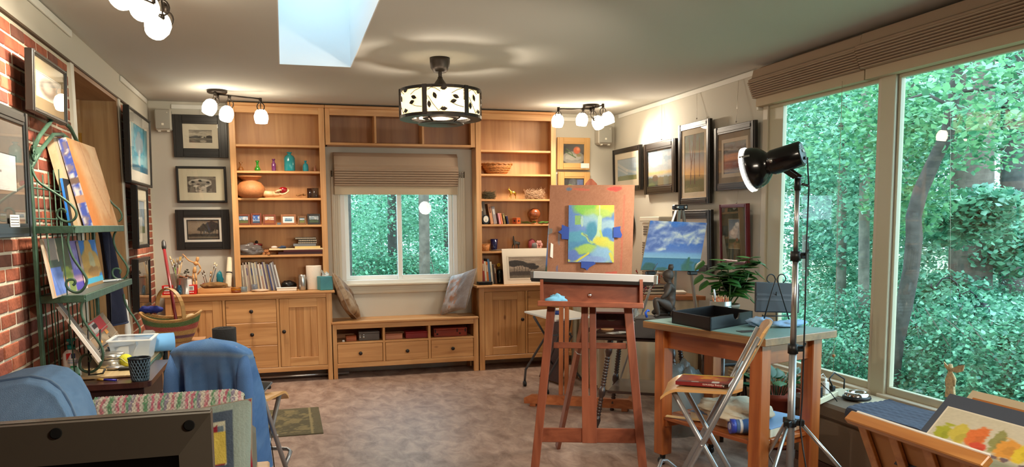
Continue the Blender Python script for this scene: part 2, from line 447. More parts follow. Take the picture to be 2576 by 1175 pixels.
def brick_wall(name, y0, y1, zsplit, brickname):
 core = MB().box(XBR-0.2, y0, 0, XBR-0.004, y1, HC).struct(name, m_mortar)
 M = RM[core.name].inverted(); n = 0; low = MB()
 row = 0; z = ROW*0.5
 while z < ZS-0.01:
  off = 0.0 if row % 2 == 0 else PITCH/2
  y = y0+off
  segs = []
  if off: segs.append((y0+PITCH/4, 'h'))
  while y+PITCH/2 < y1-0.01:
   if y+PITCH-0.02 <= y1: segs.append((y+PITCH/2, rnd.randrange(6)))
   else: segs.append((y+PITCH/4, 'h'))
   y += PITCH
  for yc, kind in segs:
   dx = rnd.uniform(-0.002, 0.003)
   if z < zsplit:
    low.box(XBR-0.014, yc-(0.095 if kind != 'h' else 0.045), z-0.0285, XBR+dx, yc+(0.095 if kind != 'h' else 0.045), z+0.0285, 0.0035)
   else:
    o = bpy.data.objects.new(brickname, mesh_sets[(kind, rnd.randrange(len(BM)))]); COL.objects.link(o)
    o.parent = core; o.location = M @ Vector((XBR-0.012+dx, yc, z)); o.rotation_euler = (R(rnd.uniform(-.4,.4)), 0, 0); ROOT[o.name] = core.name; n += 1
  row += 1; z += ROW
 if low.v: low.build('lower_bricks', BM[0], core, kind='stuff')
 return n
nb = brick_wall('wall_left', 3.50, DO[0]-0.02, 0.62, 'brick')
nb2 = brick_wall('wall_left', DO[1]+0.10, YB, 0.35, 'brick')
print('bricks', nb, nb2)
# the rest of the left wall, out of the frame, and the plaster band; a brown strip paints the shadow line under it
MB().box(XBR-0.2, YF, 0, XBR, 3.50, HC).struct('wall_left', mat((150,72,52), 0.9, bump=0.4))
MB().box(XL-0.2, DO[0]-0.02, ZS, XL-0.008, DO[1]+0.1, HC).struct('wall_left', m_wall)
MB().box(XBR-0.01, YF, ZS, XL, YB, HC).struct('trim_1', m_wall)
MB().box(XBR-0.01, YF, ZS-0.012, XL+0.004, YB, ZS).struct('shadow_line_strip', mat((92,74,58), 0.7))
# door in its deep recess
m_pinejamb = wood((150,112,72), (182,146,100), 'z', 1.0, 0.5, True)
m_pinehead = wood((140,96,60), (170,124,82), 'y', 1.0, 0.5)
b = MB(); b.box(XBR-0.36, DO[1]-0.02, 0, XL-0.002, DO[1]+0.02, ZS-0.012); b.box(XBR-0.36, DO[0]-0.02, 0, XBR-0.02, DO[0], ZS-0.012)
jamb = b.struct('door_1', m_pinejamb)
MB().box(XBR-0.36, DO[0], ZS-0.04, XL-0.004, DO[1]-0.02, ZS-0.012).build('head_lining', m_pinehead, jamb)
MB().box(XBR-0.30, DO[1]-0.055, 0, XBR-0.24, DO[1]-0.02, ZS-0.04).build('door_stop', wood((160,120,76),(186,150,104),'z'), jamb)
leaf = MB().box(XBR-0.36, DO[0], 0.02, XBR-0.325, DO[1]-0.06, ZS-0.13).build('door_leaf', wood((122,84,52),(152,110,70),'z',1.0,0.5,True), jamb)
MB().box(XBR-0.34, DO[0], ZS-0.12, XBR-0.30, DO[1]-0.02, ZS-0.05).build('head_stop', wood((176,134,84),(200,160,110),'y'), jamb)
m_brass = mat((190,150,70), 0.25, 0.95)
for z in (2.14, 0.35):
 q = MB(); q.tube([(XBR-0.29, DO[1]-0.075, z-0.09), (XBR-0.29, DO[1]-0.075, z+0.09)], 0.011, 8)
 q.box(XBR-0.292, DO[1]-0.066, z-0.085, XBR-0.235, DO[1]-0.055, z+0.085)
 q.sphere((XBR-0.25, DO[1]-0.058, z), 0.006, 6, 4); q.build('hinge', m_brass, jamb)
MB().box(XBR-0.01, DO[0]-0.075, 0, XL+0.008, DO[0]-0.01, ZS-0.012, 0.004).struct('trim_3', m_white)
MB().box(XBR-0.01, DO[1]+0.02, 0, XL+0.008, DO[1]+0.085, ZS-0.012, 0.004).struct('trim_4', m_white)
# picture rails
def rail(name, a, b_):
 return MB().bar(a, b_, 0.014, 0.042, b=0.003).struct(name, m_white2)
rail('trim_5', (XL+0.008, 3.0, 2.672), (XL+0.008, 5.385, 2.672)); rail('trim_6', (XL+0.008, 6.885, 2.672), (XL+0.008, 8.08, 2.672))
rail('trim_7', (-0.99, YB-0.008, 2.652), (-0.46, YB-0.008, 2.652)); rail('trim_8', (2.80, YB-0.008, 2.645), (3.36, YB-0.008, 2.645))
rail('trim_9', (XR-0.008, 8.10, 2.672), (XR-0.008, 5.49, 2.672))
MB().box(XR-0.014, YF, 0, XR, YB, 0.1, 0.004).struct('baseboard_right', m_white)
MB().box(-1.15, YB-0.014, 0, XR, YB, 0.1, 0.004).struct('baseboard_back', m_white)
# ---------------------------------------------------------------- back window: casing, frame, two sliding sashes
m_case = mat((214,204,184), 0.5)
m_vinyl = mat((236,236,232), 0.35); m_cream = mat((206,200,174), 0.45)
w1 = MB()
for x0, z0, x1, z1 in ((0.47, 0.81, BW[0], 2.07), (BW[1], 0.81, 1.85, 2.07), (0.47, 0.81, 1.85, BW[2]), (0.47, BW[3], 1.85, 2.07)):
 w1.box(x0, YB-0.02, z0, x1, YB, z1, 0.004)
 for k in range(3):       # fluting
  if z1-z0 > x1-x0: w1.box(x0+0.018+0.02*k, YB-0.026, z0+0.01, x0+0.026+0.02*k, YB-0.019, z1-0.01)
  else: w1.box(x0+0.01, YB-0.026, z0+0.018+0.02*k, x1-0.01, YB-0.019, z0+0.026+0.02*k)
w1 = w1.struct('window_1', m_case)
q = MB(); yo = YB+0.02
for x0, z0, x1, z1 in ((BW[0], BW[2]+.045, BW[0]+0.045, BW[3]-.045), (BW[1]-0.045, BW[2]+.045, BW[1], BW[3]-.045), (BW[0], BW[2], BW[1], BW[2]+0.045), (BW[0], BW[3]-0.045, BW[1], BW[3])):
 q.box(x0, YB-0.01, z0, x1, YB+0.13, z1, 0.003)
q.build('window_frame', m_vinyl, w1)
MB().box(0.53, YB-0.055, BW[2]-0.012, 1.79, YB+0.0, BW[2]+0.012, 0.005).build('window_sill', m_case, w1)
for k, (x0, x1, y) in enumerate(((BW[0]+0.045, 1.19, YB+0.075), (1.135, BW[1]-0.045, YB+0.03))):
 q = MB(); z0, z1, t = BW[2]+0.045, BW[3]-0.045, 0.042
 for a in ((x0, z0, x0+t, z1), (x1-t, z0, x1, z1), (x0+t, z0, x1-t, z0+t), (x0+t, z1-t, x1-t, z1)): q.box(a[0], y, a[1], a[2], y+0.035, a[3], 0.003)
 sash = q.build('sash', m_vinyl, w1)
 MB().box(x0+t, y+0.015, z0+t, x1-t, y+0.019, z1-t).build('pane', pane(boost=0.9), sash)
q = MB(); q.box(1.150, YB+0.018, 1.33, 1.165, YB+0.03, 1.41, 0.003); q.build('latch', m_vinyl, w1)
# ---------------------------------------------------------------- the two big windows of the right wall
def big_window(name, a, sill_to=None):
 y0, y1 = a; z0, z1 = RZ
 q = MB()
 for yy0, yy1, zz0, zz1 in ((y1, y1+0.065, z0-0.06, z1+0.06), (y0-0.065 if a is R2 else y0-0.03, y0, z0-0.06, z1+0.06), (y0, y1, z1, z1+0.08)):
  q.box(XR-0.02, yy0, zz0, XR, yy1, zz1, 0.004)
 w = q.struct(name, m_case)
 q = MB()
 for yy0, yy1, zz0, zz1 in ((y1-0.17 if a is R1 else y1-0.02, y1, z0+0.045, z1-0.03), (y0, y0+0.02, z0+0.045, z1-0.03), (y0, y1, z0, z0+0.045), (y0, y1, z1-0.03, z1)):
  q.box(XR-0.005, yy0, zz0, XR+0.03, yy1, zz1, 0.003)
 q.build('window_frame', m_cream, w)
 MB().box(XR-0.05, y0-0.04, z0-0.03, XR+0.02, y1+0.04, z0, 0.005).build('window_sill', m_case, w)
 MB().box(XR+0.014, y0+.01, z0+.02, XR+0.018, y1-.01, z1-.01).build('pane', pane(boost=0.9), w)
 return w
big_window('window_2', R1); big_window('window_3', R2)
MB().box(XR-0.028, 3.99, 0.40, XR-0.0, 4.11, 2.45, 0.004).struct('trim_10', m_cream)
# baseboard heater cover with louvres under the window
hb_ = thing('baseboard_heater', 'long louvred cream heater cover under the big window, behind the potted lily', 'heater', (XR-0.06, 4.9, 0))
MB().box(XR-0.07, 4.2, 0.02, XR-0.016, 5.7, 0.43, 0.005).build('cover', mat((196,176,140), 0.6), hb_)
for k in range(7):
 MB().box(XR-0.085, 4.22, 0.20+k*0.03, XR-0.07, 5.68, 0.217+k*0.03, 0.002).build('louvre', mat((206,186,150), 0.6), hb_)
# ---------------------------------------------------------------- pleated shades
m_shade = mat((170,146,124), 0.9, bump=0.15, bscale=300); m_shade2 = mat((198,180,152), 0.9, bump=0.1, bscale=300)
def shade(name, label, wall, a0, a1, z1, drop, proj, pleats):
 """wall 'B': runs along x at the back wall; 'R': along y at the right wall"""
 if wall == 'B': P = lambda s, out, z: (s, YB-0.03-out, z)
 else: P = lambda s, out, z: (XR-0.02-out, s, z)
 t = thing(name, label, 'blind', P((a0+a1)/2, 0, z1-drop))
 hz = z1-0.42*drop*0.9
 prof = [(0.012, z1), (proj*0.35, z1-0.02), (proj*0.62, z1-0.10*drop), (proj*0.72, z1-0.30*drop), (proj*0.95, z1-0.36*drop), (proj*0.9, z1-0.40*drop)]
 def roll(pts, nm, m):
  q = MB(); n = len(pts); vs = [P(s, o, z) for s in (a0, a1) for o, z in pts]
  fs = [(i, i+1, n+i+1, n+i) for i in range(n-1)]
  vs += [P(s, 0.0, z) for s in (a0, a1) for o, z in pts]; k = 2*n
  fs += [(k+i+1, k+i, k+n+i, k+n+i+1) for i in range(n-1)]
  for e in (0, n): fs += [(e+i, k+e+i, k+e+i+1, e+i+1) for i in range(n-1)]
  fs += [(0, n, k+n, k), (n-1, k+n-1, k+2*n-1, 2*n-1)]
  q.add(vs, fs); return q.build(nm, m, t)
 roll(prof, 'valance', m_shade)
 za = z1-0.40*drop; zb = z1-0.80*drop; h = (za-zb)/pleats
 for i in range(pleats):
  o = proj*(0.95-0.35*i/pleats); z = za-i*h
  roll([(o-0.006, z), (o+0.006, z-h*0.35), (o+0.004, z-h*0.75), (o-0.008, z-h*0.97)], 'pleat', m_shade)
 roll([(proj*0.42, zb), (proj*0.42, zb-0.02), (proj*0.42, z1-drop), (proj*0.3, z1-drop)], 'hem_band', m_shade2)
 return t
shade('roman_shade', 'beige pleated shade drawn up over the small back window', 'B', 0.50, 1.76, 2.245, 0.42, 0.10, 7)
shade('roman_shade', 'wide pleated shade over the big window nearest the brown bench, further from the pictures', 'R', 2.0, 4.18, 2.69, 0.30, 0.16, 8)
shade('roman_shade', 'pleated shade over the far big window, beside the framed pictures', 'R', 4.20, 5.37, 2.69, 0.30, 0.14, 8)
for zz, yy in ((2.42, 5.395),):
 q = MB(); q.box(XR-0.05, yy-0.012, zz-0.05, XR, yy+0.012, zz+0.03, 0.004);
 q.solo('cord_bracket', m_white, 'small white cord bracket on the trim at the end of the far big shade', 'bracket')
q = MB(); q.tube([(XR-0.11, 4.36, 2.41), (XR-0.11, 4.355, 0.50)], 0.0016, 5); c_ = thing('pull_cord', 'thin pull cord with a wooden bead hanging before the far big window', 'cord', (XR-0.11, 4.355, 0.45))
q.build('string', mat((176,160,130), 0.8), c_); MB().sphere((XR-0.11, 4.355, 0.64), 0.011, 10, 7).build('bead', mat((176,120,70), 0.5), c_)
# ================================================================ ceiling lamps
m_glow = emis((255,238,208), 22.0)
LAMPCOL = (1.0, 0.86, 0.68)
def lamp_light(name, kind, loc, power, parent, direction=None, size=0.05, spot=100, blend=0.8):
 ld = bpy.data.lights.new(name, kind); ld.energy = power*LAMP_W; ld.color = LAMPCOL; ld.shadow_soft_size = size
 if kind == 'SPOT': ld.spot_size = R(spot); ld.spot_blend = blend
 o = bpy.data.objects.new(name, ld); COL.objects.link(o); o.parent = parent
 M = RM[ROOT[parent.name]].inverted(); o.location = M @ Vector(loc)
 if direction is not None: o.rotation_euler = (M.to_3x3() @ Vector(direction)).to_track_quat('-Z', 'Y').to_euler()
 return o
def track_light(label, canopy, heads, arms, power=11, aim=None):
 """heads: (pivot under the bar, shade centre); arms: list of point lists for the bars"""
 c = Vector(canopy); t = thing('track_light', label, 'ceiling lamp', (c.x, c.y, HC-0.3))
 q = MB(); q.lathe((c.x, c.y, HC-0.028), [(0.0,0),(0.075,0.0),(0.085,0.008),(0.085,0.028),(0,0.028)], 20); q.lathe((c.x, c.y, HC-0.085), [(0.0,0),(0.016,0),(0.016,0.06),(0,0.06)], 10)
 q.build('canopy', m_bronze, t)
 q = MB()
 for a in arms: q.tube(a, 0.007, 8)
 q.build('bar', m_bronze, t)
 for hi, (p, s) in enumerate(heads):
  p = Vector(p); s = Vector(s); d = (s-p).normalized()
  q = MB(); q.tube([p+Vector((0,0,0.012)), p-Vector((0,0,0.03))], 0.014, 10)
  zc = p.z-0.065; q.tube([(p.x+0.031*math.cos(a), p.y, zc+0.036*math.sin(a)) for a in [2*PI*k/16 for k in range(16)]], 0.0045, 6, closed=True)
  q.tube([(p.x, p.y, p.z-0.03), (p.x, p.y, zc-0.036)], 0.004, 6); q.tube([(p.x, p.y, zc-0.030), (p.x, p.y, zc-0.055)], 0.010, 8)
  e = Vector((p.x, p.y, zc-0.055)); top = s-d*0.03; q.tube([e, (e+top)/2-Vector((0,0,0.004)), top], 0.006, 8)
  h = q.build('lamp_head', m_bronze, t)
  st = s-d*0.062
  g = MB(); g.lathe(st, [(0.0,0.0),(0.03,0.0),(0.048,0.018),(0.060,0.052),(0.060,0.082),(0.050,0.120),(0.0,0.112)], 18, axis=d)
  g.build('glass_shade', m_glow, h)
  lamp_light('bulb', 'SPOT', s+d*0.075, power, h, d if aim is None or aim[hi] is None else Vector(aim[hi]), 0.05, 125, 0.9)
 return t
YL = 7.47
def P2(px, py, y=YL): return at(px, py, Y=y)
track_light('bronze track light with three lit glass shades, over the bookcase near the brick wall', P2(546, 231),
 [(P2(541,236,7.40), P2(528,269,7.36)), (P2(577,243), P2(570,286,7.42)), (P2(655,250), P2(657,294,7.5))],
 [[P2(546,237), P2(655,249)], [P2(546,237), P2(541,236,7.40)]])
YR_ = 7.55
track_light('bronze track light with four lit glass shades, near the ceiling speaker by the cloud pictures', P2(1487,268,YR_),
 [(P2(1405,273,YR_), P2(1403,304,YR_+.04)), (P2(1467,274,YR_), P2(1464,301,YR_+.03)), (P2(1493,272,YR_-.05), P2(1504,308,YR_+.02)), (P2(1517,264,YR_-.15), P2(1529,298,YR_-.15))],
 [[P2(1405,274,YR_), P2(1487,274,YR_)], [P2(1487,274,YR_), P2(1493,272,YR_-.05), P2(1517,264,YR_-.15)]], aim=[(-.55,.25,-.8),(-.1,.3,-.9),(.45,-.75,-.5),(.42,-1.3,-.5)], power=8)
near = thing  # (names kept short)
Q2 = lambda px, py, z: at(px, py, Z=z)
track_light('bronze track light nearest the camera, its lit glass shades cut by the photo top', (-0.50, 3.85, HC),
 [(Vector((-0.53, 4.40, 2.625)), Q2(398,62,2.50)), (Vector((-0.52, 4.18, 2.625)), Q2(365,18,2.50)), (Vector((-0.52, 3.90, 2.625)), Q2(318,-16,2.50))],
 [[(-0.50, 3.85, 2.62), (-0.53, 4.40, 2.628)]], power=15, aim=[(-.55,.12,-.75),(-.6,.3,-.7),(.86,.42,-.30)])
# an added, unseen track fixture behind the camera, to brighten the foreground
track_light('added bronze fill light with three glass shades, unseen behind the camera', (1.6, 0.6, HC),
 [(Vector((1.3, 0.6, 2.625)), Vector((1.28, 0.68, 2.50))), (Vector((1.6, 0.6, 2.625)), Vector((1.62, 0.70, 2.50))), (Vector((1.9, 0.6, 2.625)), Vector((1.95, 0.68, 2.50)))],
 [[(1.3, 0.6, 2.62), (1.9, 0.6, 2.62)]], power=15, aim=[(-.3,.75,-.55)]*3)
# ---------------------------------------------------------------- drum fan with leaf tracery
FX, FY = 1.108, 5.68
fan = thing('drum_ceiling_fan', 'bronze caged ceiling fan drum with glowing amber panels and leaf tracery', 'ceiling fan', (FX, FY, 2.23))
MB().lathe((FX,FY,2.60), [(0.0,0.0),(0.045,0.0),(0.066,0.03),(0.072,0.07),(0.072,0.10),(0.0,0.10)], 24).build('canopy', m_bronze, fan)
MB().lathe((FX,FY,2.50), [(0.0135,0),(0.0135,0.11)], 12).build('downrod', m_bronze, fan)
MB().lathe((FX,FY,2.468), [(0.0,0),(0.066,0.0),(0.068,0.022),(0.055,0.036),(0.020,0.085),(0.016,0.10),(0,0.10)], 24).build('motor_housing', m_bronze, fan)
rr, z0, z1 = 0.287, 2.285, 2.462
def hoop(r0, r1, za, zb):
 q = MB(); q.lathe((FX,FY,0), [(r0,za),(r1,za),(r1,zb),(r0,zb),(r0,za)], 48, smooth=False); return q
hoop(rr-0.012, rr+0.004, z1-0.010, z1+0.010).build('ring', m_bronze, fan);
hoop(rr-0.075, rr+0.006, z0-0.018, z0+0.004).build('ring', m_bronze, fan)
hoop(0.05, 0.165, z0-0.052, z0-0.044).build('bottom_plate', m_bronze, fan)
MB().lathe((FX,FY,z0-0.06), [(0.0,0.0),(0.07,0.002),(0.15,0.012),(0.155,0.018),(0.0,0.02)], 32).build('bottom_plate', m_bronze, fan)
hoop(0.09, 0.13, z0-0.01, z0+0.05).build('motor', m_bronze, fan)
m_amber = emis((255,214,140), 2.2)
NP = 6; A0 = R(-63)
for k in range(NP):
 a0 = A0+2*PI*k/NP
 q = MB(); q.lathe((FX,FY,0), [(rr-0.010,z0),(rr-0.010,z1-0.008)], 12, arc=(a0+0.05, a0+2*PI/NP-0.05)); q.build('glass_panel', m_amber, fan)
 q = MB(); c_ = Vector((math.cos(a0), math.sin(a0), 0)); tn = Vector((-c_.y, c_.x, 0)); p = Vector((FX,FY,0))+c_*(rr+0.003)
 q.frame_box(p+Vector((0,0,(z0+z1)/2)), (tn, c_, (0,0,1)), (0.017, 0.006, (z1-z0)/2+0.012), 0.002); q.build('strap', m_bronze, fan)
 q = MB(); q.bar(Vector((FX,FY,z0-0.02))+c_*0.215, Vector((FX,FY,z0-0.045))+c_*0.13, 0.014, 0.006); q.build('spoke', m_bronze, fan)
 W_ = 2*PI/NP
 def onr(u, v): a = a0+W_*u; return Vector((FX+(rr+0.004)*math.cos(a), FY+(rr+0.004)*math.sin(a), z0+(z1-z0)*v))
 for pts in ([(0.08,0.85),(0.16,0.93),(0.25,0.9),(0.36,0.78)], [(0.08,0.62),(0.2,0.3),(0.32,0.05),(0.42,0.22)], [(0.62,0.72),(0.75,0.85),(0.93,0.95)], [(0.60,0.38),(0.75,0.27),(0.93,0.22)]):
  q = MB(); q.tube([onr(*p_) for p_ in pts], 0.0022, 5); q.build('vine', m_bronze, fan)
 for u, v, ang in ((0.11,0.3,-1.5),(0.24,0.62,-1.2),(0.44,0.90,0.1),(0.44,0.12,0.1),(0.66,0.42,0.3),(0.72,0.60,-0.35)):
  q = MB(); ln, wd = 0.050, 0.0135
  P_ = []
  for s_, w_ in ((-0.5,0),(-0.2,0.85),(0.1,1.0),(0.35,0.45),(0.5,0),(0.35,-0.45),(0.1,-1.0),(-0.2,-0.85)):
   lx, ly = s_*ln, w_*wd; x = lx*math.cos(ang)-ly*math.sin(ang); y = lx*math.sin(ang)+ly*math.cos(ang)
   P_.append(onr(u+x/(rr*W_), v+y/(z1-z0)))
  cc = sum(P_, Vector())/8; out = Vector((cc.x-FX, cc.y-FY, 0)).normalized()*0.003
  q.prism(P_, out); q.build('leaf', m_bronze, fan)
for k in range(5):
 a = 0.3+2*PI*k/5; d = Vector((math.cos(a), math.sin(a), 0)); n_ = Vector((-d.y, d.x, 0))
 q = MB(); q.frame_box(Vector((FX,FY,2.43))+d*0.15, (d, (n_+Vector((0,0,0.3))).normalized(), Vector((0,0,1))), (0.10, 0.035, 0.003), 0.002); q.build('blade', m_bronze, fan)
hoop(0.0,0.20,2.452,2.458).build('added_light_baffle', m_bronze, fan)  # disc added to shade the ceiling from the fan bulb
lamp_light('bulb', 'POINT', (FX, FY, 2.345), 9, fan, None, 0.05)
# ================================================================ the woods outside
GZ = -0.45
def ground_mat():
 return mat((150,156,120), 0.95, var=0.5, vscale=1.2, bump=0.5, bscale=8)
b = MB(); b.surf(lambda u, v: (-6+46*u, 8.5+40*v, GZ+0.25*math.sin(u*9)*math.cos(v*7)), 24, 24)
b.surf(lambda u, v: (3.75+40*u, -6+14.5*v, GZ+0.2*math.sin(u*8)), 24, 12)
b.struct('ground', ground_mat())
def leaf_mat(name, c0, c1):
 m, nt, bs = _new(name); a = nt.nodes.new('ShaderNodeVertexColor'); a.layer_name = 'Col'
 mx = nt.nodes.new('ShaderNodeMix'); mx.data_type = 'RGBA'; sp = nt.nodes.new('ShaderNodeSeparateColor')
 nt.links.new(a.outputs[0], sp.inputs[0]); nt.links.new(sp.outputs[0], mx.inputs[0])
 mx.inputs[6].default_value = (*lin(c0),1); mx.inputs[7].default_value = (*lin(c1),1)
 nt.links.new(mx.outputs[2], bs.inputs['Base Color']); bs.inputs['Roughness'].default_value = 0.28; bs.inputs['Specular IOR Level'].default_value = 0.9
 tr = nt.nodes.new('ShaderNodeBsdfTranslucent'); nt.links.new(mx.outputs[2], tr.inputs[0])
 ms = nt.nodes.new('ShaderNodeMixShader'); ms.inputs[0].default_value = 0.30
 nt.links.new(bs.outputs[0], ms.inputs[1]); nt.links.new(tr.outputs[0], ms.inputs[2])
 nt.links.new(ms.outputs[0], nt.nodes['Material Output'].inputs[0]); return m
m_leafA = leaf_mat('maple_leaves', (60,128,92), (158,216,158)); m_leafB = leaf_mat('forest_leaves', (58,126,100), (170,226,190)); m_leafC = leaf_mat('shrub_leaves', (58,122,96), (160,220,180))
npr = np.random.default_rng(5)
def leaf_cloud(n, centres, radii, size, flat=1.0):
 """n folded leaves thrown round the given clump centres: returns a mesh"""
 n = int(n*1.3); centres = np.asarray(centres, float); radii = np.asarray(radii, float)
 k = npr.integers(0, len(centres), n); d = npr.normal(size=(n,3)); d /= np.linalg.norm(d, axis=1)[:,None]
 r = npr.random(n)**0.45
 c = centres[k]+d*r[:,None]*radii[k]
 nz = npr.normal(size=(n,3))*np.array([0.55,0.55,0.3])+np.array([0,0,flat]); nz /= np.linalg.norm(nz, axis=1)[:,None]
 t = np.cross(nz, npr.normal(size=(n,3))); t /= np.linalg.norm(t, axis=1)[:,None]; s = np.cross(nz, t)
 n = len(d); L = size*0.78*(0.6+0.8*npr.random(n))[:,None]; w = L*0.37; dr = nz*L*0.14
 # six points: stalk end, two shoulders, tip, and the fold
 v = np.stack([c-t*L*0.5, c-s*w-t*L*0.05-dr, c-s*w*0.75+t*L*0.22-dr, c+t*L*0.55-dr*0.6, c+s*w*0.75+t*L*0.22-dr, c+s*w-t*L*0.05-dr], 1)
 V = v.reshape(-1,3); base = (np.arange(n)*6)[:,None]
 F = np.concatenate([base+np.array([0,1,2,3]), base+np.array([0,3,4,5])], 1).reshape(-1)
 me = bpy.data.meshes.new('leaves'); me.vertices.add(len(V)); me.vertices.foreach_set('co', V.astype(np.float32).ravel())
 me.loops.add(len(F)); me.loops.foreach_set('vertex_index', F.astype(np.int32)); me.polygons.add(2*n)
 me.polygons.foreach_set('loop_start', (np.arange(2*n)*4).astype(np.int32)); me.polygons.foreach_set('loop_total', np.full(2*n, 4, np.int32))
 me.update(); me.validate()
 a = me.color_attributes.new('Col', 'FLOAT_COLOR', 'POINT'); tint = np.repeat(npr.random(n)**1.2, 6); buf = np.ones((6*n,4), np.float32); buf[:,:3] = tint[:,None]
 a.data.foreach_set('color', buf.ravel()); return me
m_bark = mat((112,98,88), 0.95, bump=0.9, bscale=14, var=0.35, vscale=9); m_bark2 = mat((126,116,104), 0.95, bump=0.6, bscale=22, var=0.3, vscale=12); m_barkdark = mat((84,76,72), 0.95, bump=0.6, bscale=22, var=0.3, vscale=12)
def trunk_mesh(pts, rads, seg=10):
 q = MB(); q.tube(pts, rads, seg); return q
def tree(label, pts, rads, crown, m=None, leafm=None, size=0.13, group=None, n=None, branches=()):
 base = Vector(pts[0]); t = thing('tree', label, 'tree', base, 0, group)
 trunk_mesh(pts, rads).build('trunk', m or m_bark, t)
 for bp, br in branches: MB().tube(bp, br, 6).build('branch', m or m_bark, t)
 if crown:
  cs = [c[:3] for c in crown]; rs = [c[3:6] if len(c) > 4 else (c[3],)*3 for c in crown]
  me = leaf_cloud(n or 1600*len(cs), cs, rs, size); me.transform(RM[t.name].inverted())
  o = bpy.data.objects.new('foliage', me); COL.objects.link(o); o.parent = t; me.materials.append(leafm or m_leafA); ROOT[o.name] = t.name; o['kind'] = 'stuff'
 return t
def far(px, py, dist):      # a point out in the woods, at a distance from the camera
 return ray(px, py).normalized()*dist+Vector((0,0,CAM_H))
# trees seen through the big windows
p = [far(2232,1005,9.0), far(2252,860,8.6), far(2276,760,8.4), far(2292,680,8.3), far(2300,600,8.2), far(2298,545,8.2), far(2316,480,8.2), far(2352,400,8.2), far(2384,335,8.2), far(2394,270,8.2), far(2410,180,8.2), far(2430,60,8.2), far(2440,-120,8.3)]
p[0].z = GZ
tree('crooked slim tree with a bent grey trunk, just beyond the near big window', p, [0.09,0.085,0.08,0.075,0.075,0.07,0.068,0.062,0.06,0.056,0.05,0.045,0.03],
     [(*far(2310,130,9.3),0.9,0.9,0.5), (*far(2530,190,7.6),0.8,0.9,0.45), (*far(2300,300,9.0),0.7,0.7,0.4), (*far(2480,330,8.6),0.8,0.8,0.4), (*far(2290,500,9.2),0.5,0.5,0.4), (*far(2180,330,9.0),0.7,0.7,0.5)], m_barkdark, m_leafA, 0.08, n=5000,
     branches=[([far(2394,270,8.2), far(2330,235,8.3), far(2262,255,8.4)], [0.02,0.014,0.006]), ([far(2400,230,8.2), far(2480,225,8.1), far(2560,200,8.0)], [0.02,0.014,0.006])])
a = far(2440,1010,11.5); a.z = GZ
tree('big old tree with thick furrowed trunk, beyond the near big window', [a, far(2440,900,11.5), far(2440,700,11.5), far(2445,450,11.5), far(2450,200,11.5), far(2455,-150,11.5)], [0.30,0.27,0.255,0.25,0.23,0.2],
     [(*far(2500,90,12.5),1.5,1.5,0.9), (*far(2350,140,13.5),1.4,1.4,0.9),(*far(2400,560,10.2),.5,.5,.3),(*far(2470,520,10),.45,.45,.25),(*far(2450,830,10),.5,.5,.3),(*far(2380,760,11),.6,.6,.4)], m_bark, m_leafB, 0.10, n=7000)
a = far(2545,1010,13); a.z = GZ
tree('second thick trunk at the far edge of the near big window', [a, far(2545,800,13), far(2548,500,13), far(2550,100,13)], [0.19,0.17,0.16,0.14], [(*far(2570,250,13.5),1.1,1.1,0.9),(*far(2545,620,11.5),.6,.6,.4),(*far(2500,820,11),.6,.6,.4)], m_barkdark, m_leafB, 0.10, n=4500)
for i, (px, top, d, r_, lab) in enumerate(((2115,330,12,0.075,'slim straight tree beyond the far big window, behind the studio lamp cable'), (2172,380,10.5,0.07,'slim straight tree beyond the far big window, close beside the mullion'),
  (2284,330,13.5,0.07,'thin straight tree behind the crooked one, beyond the near big window'), (2025,420,14,0.06,'thin tree far beyond the far big window, hidden by the lamp pole'))):
 a = far(px,1000,d); a.z = GZ
 tree(lab, [a, far(px,800,d), far(px+2,560,d), far(px+5,300,d), far(px+9,0,d)], [r_,r_*.95,r_*.9,r_*.8,r_*.6], [(*far(px,top,d),1.1,1.1,0.8), (*far(px-20,top-200,d+1),1.2,1.2,0.8), (*far(px+20,top+200,d+1.5),0.9,0.9,0.6)], m_bark2, m_leafB, 0.09, n=5200)
# trees beyond the small back window
for i, (px, d, r_, mm, lab) in enumerate(((990,15,0.055*2,m_barkdark,'dark straight tree seen just left of the sash meeting rail of the back window'), (956,19,0.075,m_bark2,'pale slim tree in the left sash of the back window'), (911,22,0.075,m_bark2,'palest thin tree, farthest back in the left sash of the back window'),
  (1068,14,0.10,m_bark,'grey brown tree standing in the middle of the right sash of the back window'), (1125,17,0.08,m_barkdark,'dark slim tree at the outer edge of the right sash of the back window'), (870,13,0.10,m_barkdark,'dark tree along the outer edge of the left sash of the back window'))):
 a = far(px,760,d); a.z = GZ
 tree(lab, [a, far(px,640,d), far(px-2,500,d), far(px-5,300,d), far(px-8,100,d)], [r_*1.05,r_,r_*.95,r_*.85,r_*.6], [(*far(px,440,d+1),1.3,1.0,0.9), (*far(px+10,560,d+1.5),0.9,0.9,0.5), (*far(px-20,300,d+1),1.5,1.2,1.0)], mm, m_leafB, 0.075, n=3800)
MB().tube([far(1068,625,14), far(1085,600,13.9), far(1098,580,13.8)], [0.03,0.022,0.012], 6)
